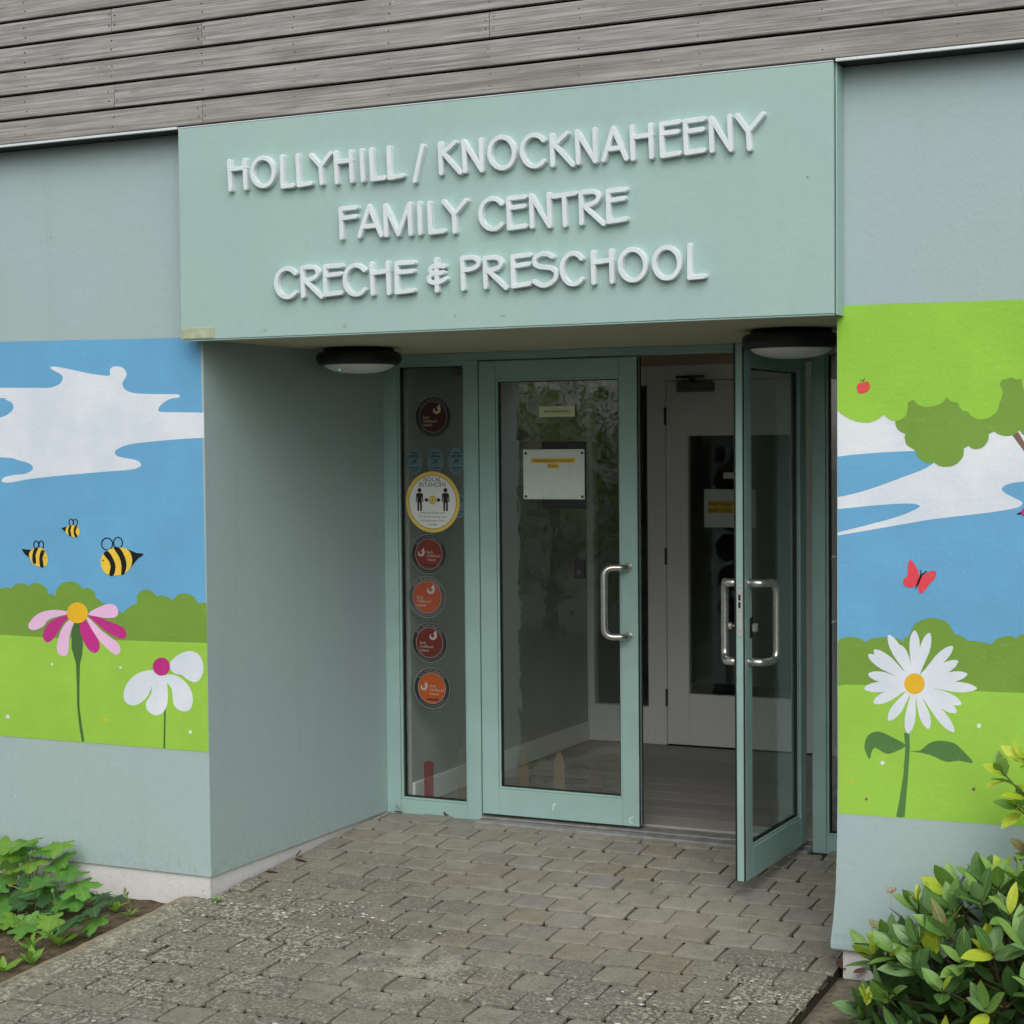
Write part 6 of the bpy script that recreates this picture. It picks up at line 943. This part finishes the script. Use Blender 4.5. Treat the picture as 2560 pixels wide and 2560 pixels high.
# ------------------------------------------------------------------ leaves and plants
def leaf_mat(name, c1, c2, rough=.38, rib=(150, 176, 96), trans=.25):
    t = NT(name); o = t.objco(); r = t.rnd(); x, y, z = t.xyz(o)
    col = t.mix(r, lin(c1), lin(c2))
    col = t.mix(t.math('MULTIPLY', t.ramp(t.noise(t.vadd(o, t.vec(r, r, r)), 7, 4, .6), .4, .75), .35), col, lin(tuple(v*.72 for v in c1)))
    ribm = t.math('LESS_THAN', t.math('ABSOLUTE', x), .012)
    vein = t.math('MULTIPLY', t.math('GREATER_THAN', t.math('SINE', t.math('MULTIPLY', t.math('SUBTRACT', y, t.math('MULTIPLY', t.math('ABSOLUTE', x), .9)), 55.0)), 1.0-.09), .14)
    col = t.mix(t.math('MAXIMUM', t.math('MULTIPLY', ribm, .6), vein), col, lin(rib))
    b = t.bsdf(col, rough, t.bump(t.noise(o, 14, 3), .15, .02), 0, .45)
    tl = t.n('ShaderNodeBsdfTranslucent'); t.put(tl.inputs[0], t.mix(.5, col, lin((150, 190, 40))))
    mx = t.n('ShaderNodeMixShader'); mx.inputs[0].default_value = trans; t.t.links.new(b, mx.inputs[1]); t.t.links.new(tl.outputs[0], mx.inputs[2])
    return t.done(mx.outputs[0])
LM = {'dark': leaf_mat('leaf_dark_glossy', (74, 112, 58), (90, 130, 68), .26), 'mid': leaf_mat('leaf_mid_green', (112, 156, 74), (138, 176, 90), .3),
      'grey': leaf_mat('leaf_grey_green', (128, 162, 108), (112, 150, 98), .36), 'young': leaf_mat('leaf_young_lime', (196, 216, 58), (212, 226, 80), .4, (196, 206, 110), .4),
      'red': leaf_mat('leaf_bronze', (112, 84, 60), (112, 116, 64), .4), 'weed': leaf_mat('weed_leaf', (84, 142, 62), (112, 168, 74), .5, (150, 186, 100), .35),
      'weedl': leaf_mat('weed_leaf_light', (124, 172, 62), (140, 184, 78), .5, (170, 200, 110), .4), 'weedd': leaf_mat('weed_leaf_dark', (52, 92, 54), (64, 104, 60), .45)}
def leaf_mesh(kind, m, seed=0):
    """unit leaf: base at origin, runs along +y to y=1, upper side +z"""
    rnd = random.Random(seed); me = bpy.data.meshes.new('leaf')
    if kind == 'palm':           # three to five lobes with a toothed edge
        out = []
        lobes = ((0, 1.0, .40), (56, .86, .38), (-56, .86, .38), (118, .58, .36), (-118, .58, .36))
        N = 54
        for k in range(N):
            a = 2*math.pi*k/N; d = 0
            for la, ll, lw in lobes:
                da = (math.degrees(a)-la+180) % 360-180
                d = max(d, ll*math.exp(-(da/(lw*88))**2))
            d = max(d, .24)*(1+.07*math.sin(a*23+seed))
            out.append((math.sin(a)*d*.72, .28+math.cos(a)*d*.72))
        vs_ = [(0, .28, .03)]+[(x, y, .10*abs(x)**1.2*(1 if seed % 2 else -.4)-.16*(y-.3)**2+rnd.uniform(-.012, .012)) for x, y in out]
        fs_ = [(0, 1+k, 1+(k+1) % N) for k in range(N)]
        vs2 = [(x*.5, .28+(y-.28)*.5, .03+.05*abs(x)-.03*(y-.3)**2) for x, y in out]; b0 = len(vs_)
        vs_ += vs2; fs_ = [(0, b0+k, b0+(k+1) % N) for k in range(N)]+[(b0+k, 1+k, 1+(k+1) % N, b0+(k+1) % N) for k in range(N)]
    elif kind == 'jag':          # dandelion blade
        n = 12; vs_ = []; fs_ = []
        for i in range(n+1):
            t_ = i/n; w = (.03+.17*math.sin(math.pi*min(1, t_*1.02))**.8*(.45+.55*t_))*(1.0 if i % 2 else .52)
            if i == n: w = .005
            z = .5*t_-.55*t_*t_
            vs_ += [(-w, t_-(.03 if i % 2 else 0), z+.03), (0, t_, z), (w, t_-(.03 if i % 2 else 0), z+.03)]
        for i in range(n):
            a = i*3; fs_ += [(a, a+1, a+4, a+3), (a+1, a+2, a+5, a+4)]
    else:
        W = {'oval': .215, 'wide': .25, 'lance': .17}[kind]; n = 8; vs_ = []; fs_ = []; cur = rnd.uniform(-.05, .28); fold = rnd.uniform(.12, .35); tw = rnd.uniform(-.3, .3)
        for i in range(n+1):
            t_ = i/n; w = W*(math.sin(math.pi*t_**.85)**.75 if 0 < t_ < 1 else .012)
            if t_ > .8: w *= .95
            z = .06*t_-cur*t_*t_; a_ = tw*t_
            for s in (-1, -.55, 0, .55, 1):
                lx = s*w; lz = fold*abs(lx)-.5*abs(lx)**2+rnd.uniform(-.004, .004)
                vs_.append((lx*math.cos(a_)-lz*math.sin(a_), t_, z+lz*math.cos(a_)+lx*math.sin(a_)))
        for i in range(n):
            for k in range(4): a = i*5+k; fs_.append((a, a+1, a+6, a+5))
    me.from_pydata(vs_, [], fs_); me.polygons.foreach_set('use_smooth', [True]*len(me.polygons)); me.materials.append(m); me.update(); return me
def leaf_set(kinds, mk, n): return [leaf_mesh(kinds[i % len(kinds)], LM[mk], i*7+len(mk)) for i in range(n)]
LS = {k: leaf_set(('oval', 'wide', 'oval', 'lance'), k, 5) for k in ('dark', 'mid', 'grey', 'young', 'red')}
LW = {k: [leaf_mesh('palm', LM[k], i) for i in range(4)] for k in ('weed', 'weedl', 'weedd')}
LJ = [leaf_mesh('jag', LM['weedl'], 1), leaf_mesh('lance', LM['weedl'], 3), leaf_mesh('jag', LM['weed'], 2)]
def frame_for(d, up=Vector((0, 0, 1)), roll=0.0):
    d = d.normalized(); x = d.cross(up)
    if x.length < 1e-3: x = Vector((1, 0, 0))
    x.normalize(); z = x.cross(d); m = Matrix((x, d, z)).transposed(); return m @ Matrix.Rotation(roll, 3, 'Y')
def add_leaf(par, me, p, d, L, roll=0.0, up=Vector((0, 0, 1))):
    o = bpy.data.objects.new('leaf', me); COL.objects.link(o); o.parent = par
    m = frame_for(d, up, roll).to_4x4() @ Matrix.Scale(L, 4); m.translation = Vector(p)-par.location
    o.matrix_local = m; return o
twig = plain('twig_bark', (84, 64, 48), .8, var=.2, vscale=60); gstem = plain('green_stem', (112, 140, 66), .6, var=.1)
redstem = plain('flower_stalk', (176, 142, 104), .7, var=.2, vscale=80)
def rosette(par, p, axis, n, L, pick, rnd, spread=(.45, 1.15)):
    axis = axis.normalized(); a0 = rnd.uniform(0, 6.28)
    for k in range(n):
        az = a0+k*2.399+rnd.uniform(-.2, .2); el = spread[0]+(spread[1]-spread[0])*(k/max(1, n-1))+rnd.uniform(-.15, .15)
        s = axis.orthogonal().normalized(); s2 = axis.cross(s); side = s*math.cos(az)+s2*math.sin(az)
        d = axis*math.cos(el)+side*math.sin(el)
        add_leaf(par, rnd.choice(LS[pick(rnd)]), Vector(p)-axis*.012*k*.6, d, L*rnd.uniform(.78, 1.12)*(.8+.2*k/n), rnd.uniform(-.3, .3), axis)
def mixpick(r):
    u = r.random(); return 'mid' if u < .46 else 'grey' if u < .68 else 'dark' if u < .90 else 'young' if u < .96 else 'red'
# evergreen shrub, front right
rnd = random.Random(21); base = Vector((3.36, -.33, gz(-.33)-.03))
sh = tag(empty('evergreen_shrub', base), 'low glossy evergreen shrub with lime young shoots at the foot of the right wall', 'shrub')
tw = bmesh.new(); inner = bmesh.new(); count = 0; pts = []
def shrub_z(x, y):
    q = 1-((x-3.42)/.60)**2-((y+.33)/.42)**2
    return None if q <= 0.02 else -.13+.52*math.sqrt(q)
tries = 0
while len(pts) < 56 and tries < 9000:
    tries += 1; u = rnd.uniform(0, 6.283); w = rnd.random()**.5
    x = 3.42+.585*w*math.cos(u); y = -.33+.41*w*math.sin(u); z = shrub_z(x, y)
    if z is None or x > 3.68: continue
    if y > -.05: continue
    if w > .9: z = rnd.uniform(-.09, z+.05)
    p = Vector((x, y, z))
    if any((p-q).length < .080 for q in pts): continue
    pts.append(p)
young = [Vector(p) for p in ((3.096, -.45, .155), (3.28, -.45, .165), (2.90, -.42, .125), (3.135, -.42, .17), (3.02, -.30, .27), (2.90, -.5, -.02), (3.345, -.46, .16), (3.27, -.22, .36))]
for k, p in enumerate(pts):
    n0 = Vector(((p.x-3.42)/.36, (p.y+.33)/.18, (p.z+.13)/.23)).normalized(); ax = (n0*.75+Vector((0, -.1, .65))).normalized()
    if any((p-q).length < .07 for q in young): p = p-ax*.03
    nl = 5 if k % 3 else 6; rosette(sh, p, ax, nl, rnd.uniform(.115, .150), mixpick, rnd)
    b0 = base+Vector((rnd.uniform(-.15, .12), rnd.uniform(-.12, .12), 0)); md = (b0+p)/2+Vector((0, 0, .02))
    tube(tw, [b0-base, md-base, p-base], .0045, 6, lambda t_: 1.2-.5*t_)
for k, p in enumerate(young):
    ax = Vector((rnd.uniform(-.2, .2), -.25, 1)).normalized()
    rosette(sh, p+Vector((.01, -.075, .035)), ax, 6 if k < 2 else 4, .115 if k < 2 else .072, lambda r: 'young', rnd, (.1, .7))
    tube(tw, [p-base-Vector((0, 0, .10)), p-base+Vector((.01, -.075, .035))], .0028, 6)
obj('branch', tw, twig, sh)
vi = []; fi = []
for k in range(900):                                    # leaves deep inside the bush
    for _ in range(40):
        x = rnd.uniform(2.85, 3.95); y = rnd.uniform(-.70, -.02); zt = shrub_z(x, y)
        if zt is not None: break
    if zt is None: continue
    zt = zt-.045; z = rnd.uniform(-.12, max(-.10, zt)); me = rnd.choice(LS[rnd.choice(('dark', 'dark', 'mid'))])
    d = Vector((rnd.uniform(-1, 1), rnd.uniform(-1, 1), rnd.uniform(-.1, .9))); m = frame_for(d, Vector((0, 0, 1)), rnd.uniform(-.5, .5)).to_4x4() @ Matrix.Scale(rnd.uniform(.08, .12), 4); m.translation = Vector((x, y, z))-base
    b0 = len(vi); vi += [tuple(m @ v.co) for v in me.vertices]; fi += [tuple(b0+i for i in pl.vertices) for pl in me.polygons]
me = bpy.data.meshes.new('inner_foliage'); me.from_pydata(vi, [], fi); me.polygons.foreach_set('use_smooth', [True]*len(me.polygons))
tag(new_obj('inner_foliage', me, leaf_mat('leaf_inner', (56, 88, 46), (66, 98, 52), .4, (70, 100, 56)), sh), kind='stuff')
fl_ = bmesh.new()                                       # dry flower sprays
for p in ((2.93, -.33, .30), (3.06, -.25, .36), (3.16, -.40, .25), (3.32, -.25, .42), (3.33, -.5, .02), (2.88, -.38, .19), (3.22, -.3, .38)):
    p = Vector(p)
    for k in range(9):
        d = Vector((rnd.uniform(-1, 1), rnd.uniform(-1, 1), rnd.uniform(.3, 1.3))).normalized()*rnd.uniform(.012, .03)
        tube(fl_, [p-base-Vector((0, 0, .05)), p-base, p+d-base], .0011, 5)
        bmesh.ops.create_icosphere(fl_, subdivisions=1, radius=.0035, matrix=Matrix.Translation(p+d-base))
tag(obj('flower_spray', fl_, redstem, sh), kind='stuff')

# taller shrub reaching in from the right edge
b2 = Vector((3.78, -.24, gz(-.24)-.03)); tall = tag(empty('upright_shrub', b2), 'taller shrub with yellow green leaves reaching in at the right edge', 'shrub')
tw = bmesh.new(); rnd = random.Random(5)
for tip, c in (((3.27, -.25, .715), 'young'), ((3.34, -.27, .765), 'young'), ((3.31, -.22, .60), 'young'), ((3.35, -.22, .62), 'mid'), ((3.40, -.25, .52), 'mid'), ((3.36, -.3, .47), 'red'), ((3.55, -.2, .85), 'young'), ((3.70, -.3, .9), 'mid'), ((3.85, -.2, .8), 'young'), ((3.6, -.3, .66), 'mid'), ((3.95, -.3, .65), 'mid')):
    tip = Vector(tip); md = b2+(tip-b2)*.55+Vector((.02, 0, .12)); path = [b2-b2, md-b2, tip-b2]; tube(tw, path, .004, 6, lambda t_: 1.3-.8*t_)
    rosette(tall, tip, Vector((-.35, -.55, .75)), 6, .095 if c == 'young' else .085, (lambda r, c=c: c if r.random() < .75 else 'mid'), rnd, (.35, 1.2))
    for k in range(11):
        t_ = .35+.65*k/12; p = md+(tip-md)*((t_-.35)/.65); d = (tip-md).normalized()*.5+Vector((rnd.uniform(-1, 1), rnd.uniform(-1, .6), rnd.uniform(-.2, .9)))
        add_leaf(tall, LS[c if rnd.random() < .7 else 'mid'][3 if rnd.random() < .5 else 0], p, d, rnd.uniform(.07, .105), rnd.uniform(-.4, .4))
obj('branch', tw, twig, tall)

# broad leaved weeds in the left bed
def soil_z(y): return gz(y)-.055
def weed(name, bxy, leaves, pool, label, seed, L=(.075, .105), group=None):
    r = random.Random(seed); b = Vector((bxy[0], bxy[1], soil_z(bxy[1]))); e = tag(empty(name, b), label, 'plant', group); st = bmesh.new()
    for p in leaves:
        p = Vector(p); p.z = max(p.z, soil_z(p.y)+.03); p.y += r.uniform(-.05, .05)
        ln = r.uniform(*L); h = Vector((p.x-b.x, p.y-b.y, 0)); d = (h.normalized()*.6 if h.length > .01 else Vector((0, -1, 0)))+Vector((r.uniform(-.4, .4), -.75, r.uniform(-.45, .1)))
        up = Vector((r.uniform(-.25, .35), -.45, 1)).normalized()
        o = add_leaf(e, r.choice(LW[r.choice(pool)]), p-d.normalized()*ln*.35, d, ln, r.uniform(-.25, .25), up)
        q = p-d.normalized()*ln*.3-b; tube(st, [Vector((r.uniform(-.015, .015), r.uniform(-.015, .015), 0)), q*.5+Vector((0, 0, .035)), q], .0020, 6)
    obj('stem', st, gstem, e); return e
UP=[(-0.948,-0.14,0.086),(-0.82,-0.14,0.103),(-0.702,-0.14,0.09),(-0.946,-0.14,0.006),(-0.71,-0.14,0.028),(-0.982,-0.14,-0.07),(-0.674,-0.14,-0.001),(-0.888,-0.14,0.05),(-.80,-.12,.02),(-1.08,-.14,.07),(-1.12,-.16,-.02),(-.86,-.15,.075),(-.76,-.15,.075)]
MID=[(-0.738,-0.3,-0.059),(-0.622,-0.3,-0.059),(-0.702,-0.3,-0.10),(-0.599,-0.3,-0.016),(-0.513,-0.3,0.015),(-0.458,-0.3,-0.082),(-0.58,-0.3,-0.117),(-0.522,-0.3,-0.077),(-0.457,-0.3,-0.02),(-0.798,-0.3,-0.115),(-.66,-.3,-.03),(-.86,-.3,-.06)]
weed('leafy_weed', (-.84, -.13), UP, ('weed', 'weedl', 'weed'), 'tallest leafy weed with broad lobed leaves against the left wall', 1, (.14, .19))
weed('leafy_weed', (-.60, -.30), MID, ('weed', 'weed', 'weedd'), 'spreading leafy weed in the middle of the left bed', 2, (.13, .17))
weed('leafy_weed', (-.46, -.14), [(-.515, -.15, -.079), (-.43, -.15, -.082), (-.40, -.15, -.10)], ('weedd',), 'small dark ivy like plant against the white plinth', 3, (.10, .12))
weed('leafy_weed', (-.27, -.46), [(-.27, -.5, -.074), (-.20, -.5, -.088), (-.215, -.5, -.04), (-.30, -.5, -.10)], ('weed', 'weedd'), 'lobed weed leaning over the mortar edging', 4, (.12, .15))
weed('leafy_weed', (-.57, -.52), [(-.609, -.5, -.129), (-.632, -.5, -.14), (-.567, -.5, -.133), (-.454, -.5, -.118), (-.70, -.52, -.12), (-.52, -.55, -.14)], ('weedl', 'weed'), 'low weed at the left border in front of the taller ones', 5, (.11, .14))
for k, (x, y, n, L, lb, h) in enumerate(((-.30, -.60, 8, .105, 'dandelion like rosette with a long thin stalk near the edging', .22), (-.25, -.82, 8, .085, 'jagged leaved rosette growing nearest the camera in the left bed', 0), (-.36, -.69, 6, .09, 'small jagged rosette between the leafy weeds', .0), (-.36, -.17, 7, .075, 'narrow leaved seedling beside the dark ivy like plant', 0), (-.26, -.20, 5, .055, 'thin weed with one upright bud stalk by the plinth', .115), (-.30, -.92, 6, .08, 'half hidden rosette at the bottom left of the bed', 0), (.06, -.045, 7, .035, 'tiny grass tuft growing in the paving joint at the wall corner', 0))):
    r = random.Random(50+k); b = Vector((x, y, soil_z(y) if x < 0 else gz(y)-.008)); e = tag(empty('rosette_weed', b), lb, 'plant')
    for i in range(n):
        a = 6.283*i/n+r.uniform(-.3, .3); add_leaf(e, r.choice(LJ), b+Vector((0, 0, .004)), Vector((math.cos(a), math.sin(a), r.uniform(.35, 1.2))), L*r.uniform(.75, 1.15), r.uniform(-.3, .3))
    if h:
        st = bmesh.new(); tip = Vector((-.02, -.01, h)); tube(st, [(0, 0, 0), tip*.5+Vector((.012, 0, 0)), tip], .0018, 6); bmesh.ops.create_icosphere(st, subdivisions=2, radius=.006, matrix=Matrix.Translation(tip) @ Matrix.Diagonal((1, 1, 1.8, 1))); obj('stalk', st, gstem, e)
        for s in (-1, 1): add_leaf(e, LJ[1], b+tip*.75, Vector((s*.6, -.3, .9)), .035, 0)
# little yellow flower
b = Vector((-.66, -.32, soil_z(-.32))); e = tag(empty('flower', b), 'tiny yellow and white flower among the leafy weeds', 'flower'); st = bmesh.new(); tube(st, [(0, 0, 0), (.004, 0, .06), (0, -.01, .125)], .0015, 6); obj('stem', st, gstem, e)
pb = bmesh.new()
for k in range(6):
    a = k*1.047; pb.faces.new([pb.verts.new(Vector((0, -.012, .128))+Vector((math.cos(a+q)*rr, -.006, math.sin(a+q)*rr*.8))) for q, rr in ((0, .002), (-.35, .011), (0, .015), (.35, .011))])
obj('blossom', pb, plain('yellow_petal', (232, 190, 48), .5), e)

# fallen dead leaves and flecks
dead = [leaf_mesh('oval', plain('dead_leaf', (92, 62, 44), .8, var=.25, vscale=60), 90+i) for i in range(3)]
rd = random.Random(77)
for x, y, lb in ((.055, 1.44, 'curled brown dead leaf in the corner by the door frame'), (.10, 1.445, 'second brown dead leaf in the corner by the door frame'), (.33, 1.455, 'thin dark dead leaf against the sill of the left window'), (.035, .60, 'brown dead leaf at the foot of the reveal wall'), (.05, .56, 'twisted dead leaf beside another at the foot of the reveal wall'), (.03, .36, 'tiny brown leaf scrap nearest the reveal corner'), (2.685, .0, 'dark leaf litter scrap at the foot of the right plinth'), (2.72, -.02, 'second dark leaf scrap at the foot of the right plinth')):
    o = new_obj('dead_leaf', rd.choice(dead)); o.matrix_world = Matrix.Translation((x, y, gz(y)+.012)) @ Euler((rd.uniform(-.6, .6), rd.uniform(-.8, .8), rd.uniform(0, 6.28))).to_matrix().to_4x4() @ Matrix.Scale(rd.uniform(.05, .08), 4)
    tag(o, lb, 'leaf', 'fallen dead leaves')
pt = bmesh.new()
for k in range(120):
    if k < 85: x, y = abs(rd.gauss(.40, .34)), rd.gauss(-.08, .16)
    else: x, y = 2.6-abs(rd.gauss(.18, .22)), rd.gauss(-.42, .22)
    if not .02 < x < 2.62: continue
    rr = rd.uniform(.003, .011); a0 = rd.uniform(0, 6.28)
    pt.faces.new([pt.verts.new((x+rr*math.cos(a0+q*.785)*rd.uniform(.6, 1.3), y+rr*math.sin(a0+q*.785)*rd.uniform(.5, 1.0), gz(y)+.0042+rd.uniform(0, .002))) for q in range(8)])
tag(obj('petal_litter', pt, plain('white_petal', (226, 226, 216), .6, var=.08)), 'white flecks of petal scattered over the pavers', kind='stuff')

lt = bmesh.new()
for k in range(260):
    x = -rd.uniform(.14, 1.15) if k < 180 else rd.uniform(2.68, 3.1); y = rd.uniform(-1.15, -.01) if k < 180 else rd.uniform(-.6, 0)
    zz = (soil_z(y) if x < 0 else gz(y)-.022)+rd.uniform(.002, .012); rr = rd.uniform(.004, .013); a0 = rd.uniform(0, 6.28)
    lt.faces.new([lt.verts.new((x+rr*math.cos(a0+q*1.05)*rd.uniform(.5, 1.3), y+rr*math.sin(a0+q*1.05)*rd.uniform(.4, 1.0), zz+rd.uniform(-.002, .006))) for q in range(6)])
tag(obj('leaf_litter', lt, plain('litter', (116, 92, 68), .9, var=.5, vscale=90)), 'brown leaf litter and crumbs lying on the soil', kind='stuff')

# ------------------------------------------------------------------ trees across the way (mirrored in the door glass)
bark = plain('tree_bark', (84, 74, 62), .9, var=.25, vscale=20, bump=.8, bscale=30)
tleaf = [leaf_mat('tree_leaf_%d' % i, c1, c2, .3, c2, .35) for i, (c1, c2) in enumerate((((84, 116, 56), (120, 150, 74)), ((100, 128, 66), (136, 160, 84)), ((70, 100, 52), (100, 130, 66))))]
def tree(x, y, h, r, k, label, lo=.3, n=2300):
    q = random.Random(300+k); e = tag(empty('tree', (x, y, -.30)), label, 'tree', 'trees facing the entrance'); tb = bmesh.new()
    top = Vector((q.uniform(-.2, .2), q.uniform(-.2, .2), h*.72)); tube(tb, [(0, 0, -.1), top*.3+Vector((.05, 0, 0)), top*.65, top], .13*h/5, 10, lambda t_: 1.15-.8*t_)
    cl = []
    for i in range(15):
        a = i*2.4+q.uniform(-.3, .3); zc = h*q.uniform(lo, .88); rr = r*q.uniform(.35, .85)*(1.15-.6*abs(zc/h-.55)); c = Vector((math.cos(a)*rr, math.sin(a)*rr, zc)); cl.append((c, r*q.uniform(.34, .52)))
        s = top*min(.9, (zc/h)*.75); tube(tb, [s, (s+c)/2+Vector((0, 0, .1)), c], .04*h/5, 6, lambda t_: 1.2-.9*t_)
    obj('trunk', tb, bark, e)
    vv, ff = [], []
    for i in range(n):
        c, cr = q.choice(cl); d = Vector((q.gauss(0, 1), q.gauss(0, 1), q.gauss(0, .8))).normalized()*cr*q.random()**.4; p = c+d
        L = q.uniform(.09, .17); a = Vector((q.uniform(-1, 1), q.uniform(-1, 1), q.uniform(-.7, .5))).normalized(); b_ = a.orthogonal().normalized(); b_.rotate(Matrix.Rotation(q.uniform(0, 6.28), 3, a)); w = L*.36
        i0 = len(vv); vv += [tuple(p), tuple(p+a*L*.5+b_*w), tuple(p+a*L), tuple(p+a*L*.5-b_*w)]; ff.append((i0, i0+1, i0+2, i0+3))
    me = bpy.data.meshes.new('crown'); me.from_pydata(vv, [], ff); new_obj('crown', me, tleaf[k % 3], e)
tree(-3.9, -9.0, 3.5, 1.35, 0, 'low bushy green tree facing the closed door', .12, 1500); tree(-5.9, -9.6, 4.0, 1.6, 1, 'pale green bushy tree left of the one facing the door', .10, 1900)
tree(-2.0, -10.2, 3.8, 1.5, 2, 'dark green bushy tree right of the one facing the door', .10, 1900); tree(-8.6, -9.0, 4.4, 1.8, 3, 'farthest left of the bushy trees across the way', .12, 3200)
tree(.6, -12.0, 5.4, 2.1, 4, 'tall tree straight out from the entrance', .3, 3000)
